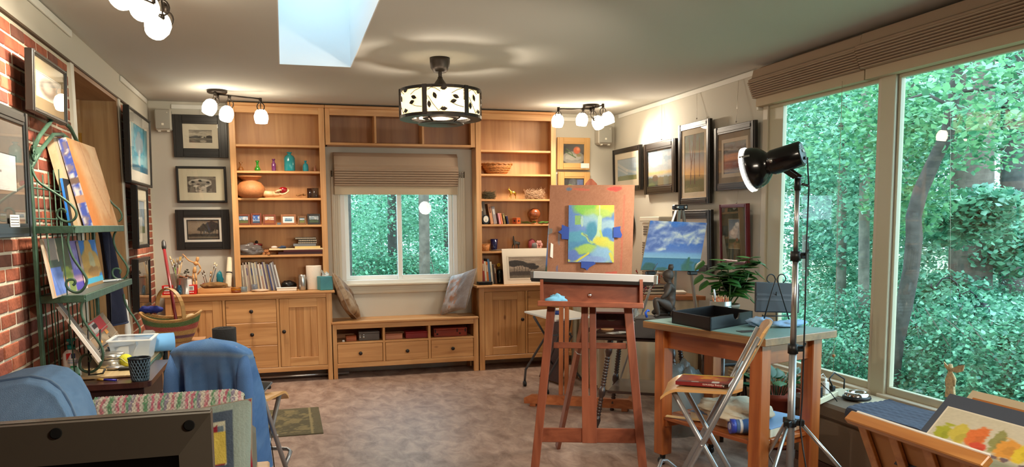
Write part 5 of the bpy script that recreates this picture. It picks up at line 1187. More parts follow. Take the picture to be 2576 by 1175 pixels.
# pillows: one tawny, one silver, each leaning in a corner
def pillow(name, lab, c, rx, ry, th, ax_u, ax_v, fn, seed, n=30):
 U_ = Vector(ax_u).normalized(); V_ = Vector(ax_v).normalized(); N_ = U_.cross(V_).normalized(); c = Vector(c); t = thing(name, lab, 'pillow', c)
 b = MB()
 def shape(u, v, sg):
  x_ = 2*u-1; y_ = 2*v-1; e = max(0, (1-abs(x_)**2.6))*max(0, (1-abs(y_)**2.6)); pin = 1-.07*(1-abs(x_))*abs(y_)**2*1.2
  pin2 = 1-.07*(1-abs(y_))*abs(x_)**2*1.2
  w_ = float(fbm(np.array([x_*2.2+seed]),np.array([y_*2.2]),seed,3)[0]-.5)*.05
  return c+U_*(x_*rx*pin2)+V_*(y_*ry*pin)+N_*(sg*(th*e**.42+w_*e))
 b.surf(lambda u,v: shape(u,v,1), n, n); b.surf(lambda u,v: shape(1-u,v,-1), n, n)
 o = b.build('cover', painted(.75,.3,150), t); U = np.tile(np.arange(n+1)/n, n+1); V = np.repeat(np.arange(n+1)/n, n+1)
 A = Art(U,V); fn(A,0); B = Art(1-U,V); fn(B,1); paint_attr(o.data, np.clip(np.concatenate([A.c,B.c]),0,255))
 MB().tube([c+U_*(x_*rx*.985)+V_*(y_*ry*.985) for x_,y_ in ((-1,-1),(0,-.93),(1,-1),(.93,0),(1,1),(0,.93),(-1,1),(-.93,0))],.005,6,closed=True).build('piping', mat((150,130,110),.8), t); return t
def tawny(A, back):
 A.fill((150,122,92)); A.clouds((116,80,48),-.2,1.2,3,3,.5,.1,.8,1); A.clouds((178,156,130),-.2,1.2,4,8,.58,.06,.7,1); A.clouds((90,62,40),-.2,1.2,5,12,.62,.05,.7,1); A.grain(12,60)
def silver(A, back):
 A.fill((150,144,142));
 if not back: A.clouds((196,190,196),-.2,1.2,7,3,.5,.05,.7,1); A.clouds((178,120,90),-.2,1.2,9,6,.6,.04,.8,1); A.mix(ss(.62,.66,A.U),(146,138,138))
 A.grain(10,60)
cP = at(873,757,Y=8.02); pillow('throw_pillow','tawny suede pillow with brown marbling, leaning in the left corner of the bench',(cP.x,8.02,.782),.185,.205,.065,(.32,.72,-.40),(-.36,.10,.93),tawny,3)
cP = at(1153,748,Y=8.03); pillow('throw_pillow','silver grey floral pillow leaning in the right corner of the bench',(cP.x,8.02,.815),.185,.22,.065,(.55,-.75,.25),(.30,.06,.95),silver,7)
# pipes and rails stored on the floor under the cabinets
MB().tube([(-.55,8.02,.035),(.58,8.02,.035)],.016,10).solo('metal_pipe', m_steel, 'long grey metal pipe on the floor under the cabinets', 'pipe')
MB().tube([(-.45,8.07,.03),(.40,8.07,.03)],.012,8).solo('metal_pipe', m_alu, 'thinner metal pipe lying behind the long one under the sideboard', 'pipe')
# ================================================================ framed pictures on the walls
AX = {'B': (Vector((1,0,0)), Vector((0,-1,0))), 'L': (Vector((0,1,0)), Vector((1,0,0))), 'R': (Vector((0,-1,0)), Vector((-1,0,0)))}
def picture(label, wall, bl, w, h, fw, fcol, mats, fn, depth=.03, lean=.012, glass=True, nu=60, nv=48, inner_lip=None, rough=.35, ratio=None):
 """bl: lower left corner of the frame's back; the top leans out by `lean`"""
 A_, N_ = AX[wall]; bl = Vector(bl); t = thing('framed_picture', label, 'framed picture', bl+A_*(w/2))
 Zu = (Vector((0,0,1))*h+N_*lean).normalized(); Nn = A_.cross(Zu).normalized()
 if Nn.dot(N_) < 0: Nn = -Nn
 P = lambda u, v, n: bl+A_*u+Zu*v+Nn*n
 m = mat(fcol, rough)
 fr = None
 for (u0,v0,u1,v1) in ((0,0,fw,h),(w-fw,0,w,h),(fw,0,w-fw,fw),(fw,h-fw,w-fw,h)):
  q = MB(); q.frame_box(P((u0+u1)/2,(v0+v1)/2,depth/2), (A_,Zu,Nn), ((u1-u0)/2,(v1-v0)/2,depth/2), .003)
  q.frame_box(P((u0+u1)/2,(v0+v1)/2,depth+.002), (A_,Zu,Nn), ((u1-u0)/2-fw*.28 if u1-u0 < v1-v0 else (u1-u0)/2,(v1-v0)/2-fw*.28 if v1-v0 < u1-u0 else (v1-v0)/2,.002), .001)
  q.build('moulding', m, t)
 MB().frame_box(P(w/2,h/2,.004), (A_,Zu,Nn), (w/2-fw*.5,h/2-fw*.5,.003)).build('backing', m_dark, t)
 i = fw; j = fw; n = depth-.010
 for mw, mh, col in mats:
  for (u0,v0,u1,v1) in ((i,j,i+mw,h-j),(w-i-mw,j,w-i,h-j),(i+mw,j,w-i-mw,j+mh),(i+mw,h-j-mh,w-i-mw,h-j)):
   MB().frame_box(P((u0+u1)/2,(v0+v1)/2,n), (A_,Zu,Nn), ((u1-u0)/2,(v1-v0)/2,.0012)).build('mat_board', mat(col,.85), t)
  i += mw; j += mh; n -= .0016
 art_sheet('picture', P(i,j,n), P(w-i,j,n), P(w-i,h-j,n), P(i,h-j,n), fn, t, nu, nv)
 if glass: MB().frame_box(P(w/2,h/2,depth-.005), (A_,Zu,Nn), (w/2-fw*.8,h/2-fw*.8,.0008)).build('glass', pane(boost=1.0), t)
 return t
CREAM = (222,212,190); WHITE_ = (230,226,216); CHAR = (36,34,33)
# --- back wall, left of the bookcase: three sepia prints
def art_houses(A):
 A.vgrad((0,(84,78,68)),(.3,(120,112,98)),(.34,(90,84,74)),(.5,(150,142,126)),(.7,(186,176,156)),(1,(130,124,112)))
 A.clouds((96,90,82),.6,1,3,5,.5,.1,.7,2.5); A.clouds((200,190,170),.5,.95,4,9,.55,.08,.6,2.5)
 A.below(.44,.07,(58,54,48),3,9); A.rect(.52,.38,.62,.46,(206,196,170)); A.rect(.71,.4,.77,.5,(206,196,170)); A.blob(.3,.44,.25,.1,(50,46,42),2,.5,10); A.blob(.85,.46,.16,.11,(54,50,46),5,.5,10)
 A.below(.33,.01,(150,140,122),4,5); A.below(.28,.03,(92,86,76),6,6,.03); A.blob(.62,.12,.14,.1,(160,150,132),9,.4,5); A.grain(12,40)
def art_birdbath(A):
 A.fill((128,120,106)); A.clouds((86,80,72),-.2,1.2,6,4,.5,.08,.9,1); A.ell(.45,.6,.42,.26,(190,182,164),.08); A.ell(.45,.58,.36,.17,(150,142,128),.1); A.rect(.27,.0,.66,.38,(178,168,150)); A.rect(.32,.0,.4,.38,(140,132,118)); A.ell(.46,.4,.26,.08,(206,196,176))
 for u,v in ((.2,.66),(.44,.74),(.72,.64),(.38,.52)): A.blob(u,v,.06,.06,(40,38,36),int(u*90),.3,6); A.line([(u,v),(u+.07,v-.05)],.014,(44,42,40))
 A.rect(.84,0,1,.8,(104,96,86)); A.clouds((60,56,50),-.2,.6,7,12,.58,.06,.6,1); A.grain(14,50)
def art_oaks(A):
 A.vgrad((0,(58,48,38)),(.25,(96,82,66)),(.28,(128,110,90)),(.7,(150,132,110)),(1,(120,104,86))); A.clouds((150,134,112),.3,1,3,2,.5,.15,.5,2)
 A.below(.26,.06,(52,44,36),3,3,.03); A.below(.12,.03,(110,96,78),5,3,.06)
 for u in (.42,.52,.6,.7,.8,.9): A.line([(u,.22),(u+.01,.5),(u+.03,.65)],.010,(44,38,32))
 for u,v,r_ in ((.45,.52,.14),(.6,.68,.2),(.78,.78,.22),(.92,.66,.2),(.7,.5,.2)): A.blob(u,v,r_,r_*.85,(50,43,36),int(u*77),.45,10)
 A.grain(10,40)
def px_pic(label, wall, pln, x0,y1,x1,y0, fw, fcol, mats, fn, **k):
 """frame from its lower left (x0,y1) and upper right (x1,y0) pixels, its front on plane pln"""
 kw = {'Y': pln} if wall == 'B' else {'X': pln}
 a = at(x0,y1,**kw); b_ = at(x1,y0,**kw); A_, N_ = AX[wall]; w = abs((b_-a).dot(A_)); h = b_.z-a.z
 return picture(label, wall, a-N_*(k.get('depth',.03)), w, h, fw, fcol, mats, fn, **k)
YP = YB-.045
px_pic('wide black framed sepia print of two white houses, above the birdbath print','B',YP,438,395,570,291,.085,CHAR,[(.055,.055,(214,206,184))],art_houses)
px_pic('black framed sepia print of crows at a birdbath, beside the bookcase','B',YP,446,510,568,419,.022,(40,38,36),[(.075,.075,(214,206,178))],art_birdbath)
px_pic('wide black framed sepia print of oak trees, above the sideboard brushes','B',YP,445,629,576,527,.075,CHAR,[(.022,.022,(222,216,204)),(.01,.01,(40,36,32))],art_oaks)
# --- back wall, right of the bookcase: two light maple frames
def art_fruit(fc, leafy):
 def fn(A):
  A.fill((62,60,58)); A.ell(.5,.28,.55,.34,(150,146,136),.1); A.blob(.5,.3,.4,.16,(176,172,160),4,.3)
  if leafy: A.line([(.1,.6),(.35,.45),(.6,.3)],.025,(70,100,50)); A.line([(.15,.75),(.4,.55),(.5,.35)],.02,(84,112,60)); A.ell(.66,.68,.17,.19,fc,.2); A.ell(.72,.74,.07,.08,(230,140,90),.5); A.blob(.75,.42,.12,.08,(150,140,100),3)
  else: A.ell(.3,.45,.2,.24,fc,.15); A.ell(.6,.32,.19,.2,tuple(int(x_*.9) for x_ in fc),.15); A.rect(.66,.55,.95,.95,(96,110,150))
  A.grain(10,40)
 return fn
MAPLE = (206,160,98)
a = at(1401,427,Y=YP); b_ = at(1484,348,Y=YP)
px_pic('light maple framed still life of an orange, with a white caption card','B',YP,1402,426,1484,347,.07,MAPLE,[],art_fruit((206,92,40),True),rough=.45)
a = at(1461,423,Y=YP-.004); b_ = at(1482,411,Y=YP-.004); MB().box(a.x,YP-.0075,a.z,b_.x,YP-.0058,b_.z).solo('caption_card', m_white2, 'white caption card stuck on the maple frame of the orange still life', 'card')
px_pic('light maple framed still life of green apples, half hidden by the easel board','B',YP,1404,513,1484,433,.07,MAPLE,[],art_fruit((160,180,60),False),rough=.45)
# --- right wall
def lift(f):
 def g(A): f(A); A.c = A.c*.86+34
 return g
@lift
def art_pale(A):
 A.vgrad((0,(110,120,60)),(.18,(120,130,80)),(.22,(120,150,170)),(1,(150,170,186))); A.line([(0,.8),(.5,.45),(1,.3)],.06,(196,200,196),.6); A.line([(0,.6),(.5,.3)],.04,(190,196,196),.6); A.below(.22,.05,(90,104,60),3,5); A.grain(10)
@lift
def art_sun(A):
 A.vgrad((0,(120,110,50)),(.12,(150,136,66)),(.2,(84,80,56)),(.24,(130,150,170)),(.36,(220,180,110)),(.42,(170,176,180)),(.6,(150,170,186)),(1,(120,150,176))); A.blob(.3,.78,.35,.2,(240,240,226),4,.5,5); A.clouds((196,200,200),.45,1,4,7,.5,.1,.7,2); A.clouds((226,180,110),.3,.45,5,3,.5,.1,.8,5); A.below(.24,.08,(70,74,50),5,8); A.blob(.3,.2,.12,.09,(84,62,40),6); A.grain(10)
@lift
def art_twotrees(A):
 A.vgrad((0,(96,92,44)),(.2,(116,104,50)),(.27,(200,150,70)),(.36,(216,166,96)),(.5,(170,160,150)),(.75,(120,140,150)),(1,(70,90,80))); A.clouds((80,100,70),.62,1.05,6,3,.45,.08,.9,1); A.below(.22,.04,(92,96,46),5,5)
 for pts in ([(.3,.16),(.34,.5),(.22,.95)],[(.34,.4),(.42,.7),(.5,1)],[(.52,.15),(.5,.55),(.56,1)],[(.76,.28),(.76,.9)]): A.line(pts,.022,(84,52,34))
 A.grain(10)
@lift
def art_dusk(A):
 A.vgrad((0,(120,140,160)),(.12,(150,150,160)),(.2,(120,70,70)),(.33,(140,110,120)),(.38,(110,60,60)),(.45,(226,150,110)),(.6,(196,140,120)),(.7,(110,120,126)),(1,(130,150,156))); A.clouds((66,76,82),.6,.95,4,5,.5,.08,.9,3.5); A.clouds((230,150,104),.42,.68,5,8,.5,.1,.8,4); A.clouds((130,60,60),.1,.4,6,2,.5,.08,.8,5); A.grain(10)
@lift
def art_cumulus(A):
 A.vgrad((0,(120,84,44)),(.12,(90,96,46)),(.3,(76,90,50)),(.34,(150,160,160)),(.6,(130,150,164)),(1,(90,120,140)))
 for u,v,ru,rv in ((.45,.52,.4,.16),(.6,.66,.26,.13),(.72,.78,.2,.11),(.3,.48,.26,.1)): A.blob(u,v,ru,rv,(196,194,188),int(v*99),.35,8); A.blob(u+.05,v+.05,ru*.7,rv*.6,(232,230,222),int(v*77),.4,8)
 A.below(.3,.05,(60,76,40),4,9); A.blob(.75,.3,.1,.06,(150,90,50),3); A.below(.2,.04,(120,104,50),7,4); A.line([(.55,0),(.45,.14),(.6,.22)],.05,(150,104,60),.7); A.grain(8)
def art_dim(A): A.vgrad((0,(90,80,50)),(.3,(120,110,80)),(1,(150,150,140))); A.grain(10)
XPF = XR-.05
px_pic('dark framed pale landscape with slanting light, first on the right wall beside the corner','R',XPF,1542,484,1613,363,.05,(28,23,21),[(.065,.065,(214,204,182))],art_pale,lean=.012)
px_pic('dark brown framed sunset sky landscape with bright cloud, second on the right wall','R',XPF,1620,490,1701,347,.075,(34,25,20),[(.01,.01,(30,24,20))],art_sun,depth=.045,lean=.012)
px_pic('tall narrow black framed picture of slender trees on the right wall','R',XPF,1706,515,1788,297,.055,(30,28,26),[(.05,.05,CREAM)],art_twotrees,lean=.012)
px_pic('grey framed red dusk cloud picture with grey mat, behind the studio lamp','R',XPF,1796,481,1902,301,.06,(34,32,31),[(.045,.045,(150,144,132)),(.03,.03,(214,206,190))],art_dusk,lean=.012)
px_pic('broad black framed print with a white mat, hung low behind the cloud canvas','R',XPF,1694,678,1793,527,.075,(24,23,22),[(.10,.10,(216,212,206))],art_dim,lean=.02)
px_pic('narrow red framed cumulus cloud picture with green mat, above the leafy plant','R',XPF,1811,660,1884,511,.03,(110,26,34),[(.09,.09,(72,80,64)),(.004,.004,(190,180,150))],art_cumulus,lean=.02)
# hanging wires from the rails
m_wire = mat((190,184,170),.4,.4)
for a_, b_2, lab in ((at(1753,230,X=XR-.012),at(1753,300,X=XR-.04),'thin hanging wire of the tall narrow picture'),(at(1858,202,X=XR-.012),at(1852,308,X=XR-.04),'thin hanging wire of the red dusk picture'),(at(1665,262,X=XR-.012),at(1664,352,X=XR-.04),'thin hanging wire of the brown sunset picture'),(at(1857,480,X=XR-.01),at(1853,512,X=XR-.03),'short hanging wire with a silver clip above the red frame'),(at(502,272,Y=YB-.012),at(503,292,Y=YB-.03),'thin hanging wire of the two houses print')):
 w = thing('hanging_wire', lab, 'wire', b_2); MB().tube([a_, b_2], .0014, 5).build('wire', m_wire, w); MB().sphere(b_2+Vector((0,0,.006)), .0075, 8, 5).build('clip', m_chrome, w)
# --- left brick wall
XPL = XBR+.085
def art_dancer(A):
 A.fill((196,200,200)); A.clouds((210,214,214),-.2,1.2,3,3,.5,.2,.6);
 for pts in ([(.55,.95),(.5,.75),(.6,.55),(.62,.3),(.55,.05)],[(.5,.75),(.35,.6),(.45,.4),(.58,.2)],[(.6,.55),(.75,.5)]): A.line(pts,.028,(110,112,114))
 A.blob(.62,.5,.1,.12,(120,122,124),3,.3); A.grain(6)
def art_oval(A): A.fill((214,206,190)); A.ell(.5,.5,.33,.38,(120,116,110),.3); A.ell(.5,.56,.22,.25,(196,190,178),.5); A.grain(6)
def art_blue(A):
 A.fill((120,190,206)); A.clouds((60,150,180),-.2,1.2,8,3,.5,.05,.9,1); A.blob(.5,.6,.25,.25,(140,160,170),6,.4); A.line([(.5,.45),(.45,.2),(.52,.1)],.05,(190,200,206)); A.rect(0,0,1,.14,(40,110,140)); A.grain(14,60)
def art_dark(A): A.fill((70,60,46)); A.clouds((150,120,60),-.2,1.2,4,3,.55,.05,.9,.5); A.grain(12)
zb4 = at(55,595,X=XPL); pb4 = ray(-190,0); yb4 = at(-190,560,X=XPL).y
_py = 560
while at(-190,_py,X=XPL).z > zb4.z: _py += 2
px_pic('black framed pencil dancer drawing with grey mat, cut by the left photo edge','L',XPL,-190,_py,62,287,.06,(24,24,22),[(.10,.14,(96,94,88))],art_dancer,depth=.04,lean=.012)
a = at(27,571,X=XPL+.004); b_ = at(48,541,X=XPL+.004); t = thing('caption_label', 'small white printed label on the mat of the dancer drawing', 'label', a); MB().box(XPL+.002,a.y,a.z,XPL+.0045,b_.y,b_.z).build('card', m_white2, t)
for k in range(4): MB().box(XPL+.0046,a.y+.006,b_.z-.012-.011*k,XPL+.005,b_.y-(.006 if k % 2 else .014),b_.z-.0085-.011*k).build('print_line', mat((90,90,90),.6), t)
MB().box(XPL+.0046,b_.y-.012,a.z+.012,XPL+.005,b_.y-.008,a.z+.024).build('print_mark', m_black, t)
px_pic('small black framed oval portrait high on the bricks beside the door','L',XBR+.10,85,277,161,179,.022,(40,38,34),[(.055,.06,(150,134,104)),(.004,.004,(220,214,200))],art_oval,depth=.035,lean=.012)
px_pic('black framed blue abstract print with white mat, on the bricks past the door','L',XBR+.085,329,458,374,305,.022,(34,32,30),[(.12,.085,(224,220,208))],art_blue,depth=.04,lean=.012)
px_pic('narrow deep black frame with cream mat, middle of the stack past the door','L',XBR+.095,349,626,368,472,.03,(28,26,25),[(.11,.09,(214,206,184))],art_pale,depth=.045,lean=.01)
px_pic('black framed dark golden picture, lowest on the bricks past the door','L',XBR+.095,350,786,374,645,.03,(28,26,25),[],art_dark,depth=.045,lean=.01)
# wall speakers
def speaker(label, px0,py0,px1,py1, y):
 a = at(px0,py1,Y=y); b_ = at(px1,py0,Y=y); c = (a+b_)/2; w, h = b_.x-a.x, b_.z-a.z
 t = thing('wall_speaker', label, 'speaker', (c.x, y+.06, a.z))
 q = MB(); q.box(a.x,y+.01,a.z,b_.x,YB-.004,b_.z,.015); q.build('cabinet', mat((196,192,180),.5), t)
 MB().box(a.x+.006,y-.004,a.z+.012,b_.x-.006,y+.012,b_.z-.008,.006).build('grille', mat((168,166,156),.7,bump=.5,bscale=700), t)
 MB().box(c.x-.010,y-.007,a.z+.045,c.x+.010,y-.003,a.z+.065,.001).build('badge', mat((232,228,214),.3), t)
 MB().box(b_.x-.034,y-.006,b_.z-.04,b_.x-.026,y-.003,b_.z-.034,.001).build('indicator', mat((240,236,220),.3), t)
 for f in (.25,.8): MB().box(a.x+w*f-.012,y+.015,a.z-.012,a.x+w*f+.012,y+.05,a.z+.001,.003).build('bracket', m_white, t)
 return t
speaker('pale grey wall speaker in the corner by the bricks', 389,273,428,327, 8.10); speaker('pale grey wall speaker in the corner above the maple frames', 1507,316,1541,362, 8.10)
# wall heater with grilles, and the round dark plate
hx = XR-.14; t = thing('wall_heater', 'white wall heater with dark louvres behind the cloud canvas', 'heater', (XR-.07, 7.2, .9))
a = at(1612,700,X=hx); yl = at(1614,560,X=hx).y; z0h, z1h = .93, 1.52; MB().box(hx,6.85,z0h,XR-.004,yl,z1h,.012).build('cabinet', mat((222,216,200),.5), t); MB().box(hx-.015,6.82,z1h+.012,XR-.004,yl+.02,z1h+.055,.006).build('top_cover', mat((226,220,204),.5), t)
for k in range(4): MB().box(hx-.006,yl-.26,1.40+.024*k,hx+.001,yl-.05,1.413+.024*k,.001).build('louvre', mat((96,88,78),.6), t)
for k in range(16): MB().box(hx-.006,6.90,.955+.024*k,hx+.001,yl-.03,.968+.024*k,.001).build('louvre', mat((120,108,92),.6), t)
c = Vector((XR-.004, 7.87, 1.49)); t = thing('wall_plate', 'round dark wooden plate on the wall, mostly behind the easel board', 'plate', c-Vector((0,0,.21)))
MB().lathe(c, [(0,.03),(.12,.025),(.17,.03),(.20,.042),(.215,.036),(.20,.01),(.15,0),(0,0)], 40, axis=(-1,0,0)).build('plate', mat((44,26,20),.3,coat=.3), t)
# ================================================================ left side: baker's rack, little desk, chairs
m_green = mat((62,92,74), .55, .2, var=.25, vscale=25, bump=.15, bscale=80)
RY0, RY1, RXB = 4.20, 5.40, -1.13
rk = thing('bakers_rack', "green iron baker's rack with scrolled sides standing against the bricks", 'rack', (RXB+.15, (RY0+RY1)/2, 0))
zs1, zs2, zs3 = at(185,568,Y=RY0).z, at(213,742,Y=RY0).z, .800
xs1, xs2, xs3 = at(185,568,Y=RY0).x, at(213,742,Y=RY0).x, at(345,943,Y=RY0).x
for y in (RY0, RY1):
 MB().bar((RXB,y,0),(RXB,y,1.865),.016,.036,up=(0,1,0),b=.002).build('post', m_green, rk)
for xs, zs, nm in ((xs1,zs1,'shelf'),(xs2,zs2,'shelf')):
 MB().box(RXB+.012,RY0+.012,zs-.008,xs-.012,RY1-.012,zs-.003).build('shelf', mat((104,110,100),.4,.3), rk)
 for a, b_ in (((xs,RY0,zs-.018),(xs,RY1,zs-.018)),((RXB,RY0,zs-.018),(xs,RY0,zs-.018)),((RXB,RY1,zs-.018),(xs,RY1,zs-.018)),((RXB,RY0,zs-.018),(RXB,RY1,zs-.018))): MB().bar(a,b_,.012,.036,b=.002).build('rail', m_green, rk)
MB().box(RXB+.012,RY0,zs3-.012,xs3,RY1,zs3,.002).build('wooden_shelf', wood((176,150,106),(206,184,140),'y',1.2), rk)
for a, b_ in (((xs3+.004,RY0,zs3-.022),(xs3+.004,RY1,zs3-.022)),): MB().bar(a,b_,.010,.03,b=.002).build('rail', m_green, rk)
for y in (RY0+.9,RY1): MB().tube([(xs3,y,0),(xs3,y,zs3-.02)],.009,8).build('leg', m_green, rk)
def sp(pts, y, r_=.0065, s=1.0, ox=0, oy=0):      # a scroll drawn in the side plane of the rack
 P_ = [at(ox+a/s, oy+b_/s, Y=y) for a, b_ in pts]; Q_ = []
 for i in range(len(P_)-1):
  p0_, p1_, p2_, p3_ = P_[max(0,i-1)], P_[i], P_[i+1], P_[min(len(P_)-1,i+2)]
  for k in range(4):
   t_ = k/4; Q_.append(.5*((2*p1_)+(p2_-p0_)*t_+(2*p0_-5*p1_+4*p2_-p3_)*t_*t_+(3*p1_-p0_-3*p2_+p3_)*t_**3))
 Q_.append(P_[-1]); MB().tube(Q_, r_, 7).build('scroll', m_green, rk)
sp([(235,270),(250,320),(290,380),(380,440),(470,500),(540,560),(565,610),(550,650),(510,670),(460,660),(425,630),(425,595),(450,575),(480,585),(485,605)],RY0,.006,2.9375,0,330)
sp([(690,150),(620,230),(590,330),(610,450),(660,580),(740,700),(810,800),(845,880),(820,970),(760,1035),(690,1045),(610,1010),(570,950),(580,890),(630,870),(680,880),(690,920),(660,950)],RY0,.0065,5.34,60,540)
sp([(395,60),(350,130),(340,230),(370,340),(450,470),(540,590),(610,700),(635,790),(620,900),(570,990),(480,1045),(400,1040),(330,990),(330,880),(380,820),(440,820),(470,870),(450,910)],RY0,.0065,5.34,140,740)
sp([(800,500),(840,545),(880,580),(900,620),(895,650),(875,668)],RY1,.006,2.9375,0,330)
sp([(880,710),(850,750),(838,800),(855,870),(895,930),(935,990),(945,1040),(920,1085),(880,1095),(845,1080),(830,1050),(840,1020),(870,1015),(890,1030),(885,1055)],RY1,.0065,2.9375,0,330)
sp([(910,0),(930,100),(980,210),(1050,310),(1110,410),(1135,480),(1120,560),(1060,600)],RY1,.0065,5.34,140,740)
for xa in (.38,.72):
 x_ = RXB+(xs1-RXB)*xa*1.1; MB().tube([(x_,RY0,zs3),(x_-.02,RY0,1.80-.32*xa)],.0035,6).build('side_rod', m_green, rk)
for k in range(1,12):
 y = RY0+(RY1-RY0)*k/12; MB().tube([(RXB,y,zs3),(RXB,y,zs1+.20+.1*math.sin(PI*k/12))],.0035,6).build('back_rod', m_green, rk)
for z in (zs1+.035, zs2+.04, zs1+.18): MB().tube([(RXB,RY0,z),(RXB,RY1,z)],.004,6).build('back_rail', m_green, rk)
for sg, y in ((1,RY0),(-1,RY1)):      # crest with curling leaves
 ym = (RY0+RY1)/2
 for h0, h1 in ((1.80,2.02),(1.86,2.10)):
  MB().tube([(RXB+.004,y,h0),(RXB+.004,y+(ym-y)*.3,h0+(h1-h0)*.45),(RXB+.004,y+(ym-y)*.7,h0+(h1-h0)*.9),(RXB+.004,ym,h1)],.011,6).build('crest_bar', m_green, rk)
 pts = [(RXB+.02, y+sg*.04*math.cos(a)*(1-a/14), 1.865+.045*math.sin(a)*(1-a/14)) for a in [k*.5 for k in range(22)]]; MB().tube(pts,.006,6).build('scroll', m_green, rk)
 for a_ in (.4,1.2,2.2,2.9):
  p0_ = Vector((RXB+.015,y,1.87)); d = Vector((.25,math.cos(a_)*sg,math.sin(a_))).normalized(); s_ = d.cross(Vector((1,0,.2))).normalized(); P_ = [p0_+d*(.085*f)+s_*(.016*math.sin(PI*f)) for f in (0,.25,.5,.75,1)]+[p0_+d*(.085*f)-s_*(.016*math.sin(PI*f)) for f in (.75,.5,.25)]
  MB().prism(P_, (.003,0,0)).build('leaf_ornament', m_green, rk)
# canvases on the rack
def canvas(label, p0, p1, p3, th, fn, side=None, nu=50, nv=50, name='canvas', cat='painting', sidem=None):
 """p0 lower near corner, p1 lower far corner, p3 upper near corner of the painted face"""
 p0, p1, p3 = Vector(p0), Vector(p1), Vector(p3); e = p1-p0; v = p3-p0; p2 = p1+v; n = e.cross(v).normalized()
 t = thing(name, label, cat, (p0+p1)/2)
 MB().prism([p-n*.0006 for p in (p0,p1,p2,p3)], -n*th).build('stretcher', sidem or mat((206,196,176),.9), t)
 art_sheet('painted_face', p0,p1,p2,p3, fn, t, nu, nv, painted(.6))
 if side: art_sheet('painted_edge', p0-n*th-e.normalized()*.001, p0-e.normalized()*.001, p3-e.normalized()*.001, p3-n*th-e.normalized()*.001, side, t, 4, 60, painted(.7))
 return t
def big_orange(A):
 A.fill((206,160,114)); A.clouds((190,128,70),-.2,1.2,2.5,3,.5,.12,.9,.7); A.mix((1-ss(.12,.42,A.U+.25*(A.V-.3)+.08*(fbm(A.V*5,A.U*3,4)-.5)))*1.0,(196,120,52)); A.clouds((226,196,150),.55,1.2,2.5,7,.5,.15,.7,1); A.line([(.42,1),(.5,.6),(.75,.1)],.012,(170,104,54),.5); A.grain(8,40)
def side_blue(A):
 A.fill((120,110,130)); A.clouds((64,84,170),-.2,1.2,3,3,.45,.05,1,4); A.clouds((206,204,200),-.2,1.2,3,8,.56,.04,.9,4); A.rect(0,.28,1,.36,(176,132,100)); A.rect(0,.5,1,.56,(110,90,80))
p0_, p1_, p3_ = at(234,557,X=-1.005), at(297,557,X=-.99), at(166,345,X=-1.11)
p0_.z = p1_.z = zs1-.002; canvas('large orange and tan abstract canvas with a blue painted edge, on the top rack shelf', p0_, p1_, p3_, .045, big_orange, side_blue)
o_ = Vector((-.062,-.05,0))
def side_beige(A): A.fill((206,184,148)); A.clouds((186,160,120),-.2,1.2,3,5,.5,.1,.6,3)
p3b = p3_+o_+Vector((.012,-.01,.0)); canvas('second canvas with a plain beige edge, tucked behind the orange canvas', p0_+o_+Vector((0,0,.0)), p1_+o_-Vector((0,.05,0)), p3b, .04, lambda A: A.fill((190,170,140)), side_beige)
q0 = at(178,556,X=-1.09); q0.z = zs1-.002; canvas('lower dark canvas with a bright blue edge, hard against the rack back', q0, q0+Vector((.0,.5,0)), Vector((-1.112,q0.y-.02,zs1+.25)), .012, lambda A: A.fill((30,30,34)), lambda A: A.vgrad((0,(20,110,150)),(.3,(30,120,220)),(1,(60,140,230))), sidem=m_black)
# second shelf: three small paintings, pens
zz2 = zs2-.002
def sm(label, bl, br, tl, fn, th=.012, dx=0):
 a = at(*bl,X=-1.03+dx); b_ = at(*br,X=-1.03+dx); c_ = at(*tl,X=-1.105+dx); a.z = b_.z = zz2; b_.x = a.x; canvas(label, a, b_, c_, th, fn, None, 44, 54)
def art_green(A):
 A.fill((150,140,132)); A.rect(.02,.02,.5,.5,(86,116,190)); A.clouds((110,136,200),0,.5,3,2,.5,.1,.6); A.rect(.5,.4,1,1.1,(70,80,50)); A.rect(.0,.5,.6,.62,(66,84,70)); A.blob(.72,.32,.2,.16,(120,140,50),3,.4); A.blob(.85,.12,.15,.15,(110,130,60),5); A.line([(.46,.6),(.5,1)],.02,(206,190,170)); A.blob(.6,.2,.08,.1,(206,150,110),7); A.rect(0,0,.05,1,(186,150,120)); A.grain(8)
def art_purple(A): A.vgrad((0,(70,56,160)),(.14,(80,64,170)),(.16,(206,160,190)),(.26,(190,150,196)),(.32,(96,96,190)),(1,(126,112,170))); A.clouds((150,150,206),.3,1,4,3,.55,.08,.7,1); A.grain(8)
def art_yellow(A):
 A.fill((30,110,190)); A.blob(.5,.45,.55,.42,(176,140,60),3,.25,5); A.blob(.48,.8,.22,.22,(190,150,70),5,.35,6); A.blob(.55,.55,.18,.2,(150,170,160),9,.5,5,.6); A.rect(0,.04,1,.17,(60,170,206)); A.rect(0,0,1,.06,(150,116,66)); A.blob(.6,.3,.4,.12,(150,110,40),6,.4); A.grain(8)
sm('small green and blue abstract painting, first on the second rack shelf', (138.7,734.8),(195,719.8),(105.9,600.9), art_green, dx=.0)
sm('small violet sky painting between the green one and yellow one', (190,719),(222,712),(167,607), art_purple, dx=-.014)
sm('small painting of a golden cloud on bright blue, on the second rack shelf', (221,711),(262,704.8),(196,606), art_yellow, dx=.003)
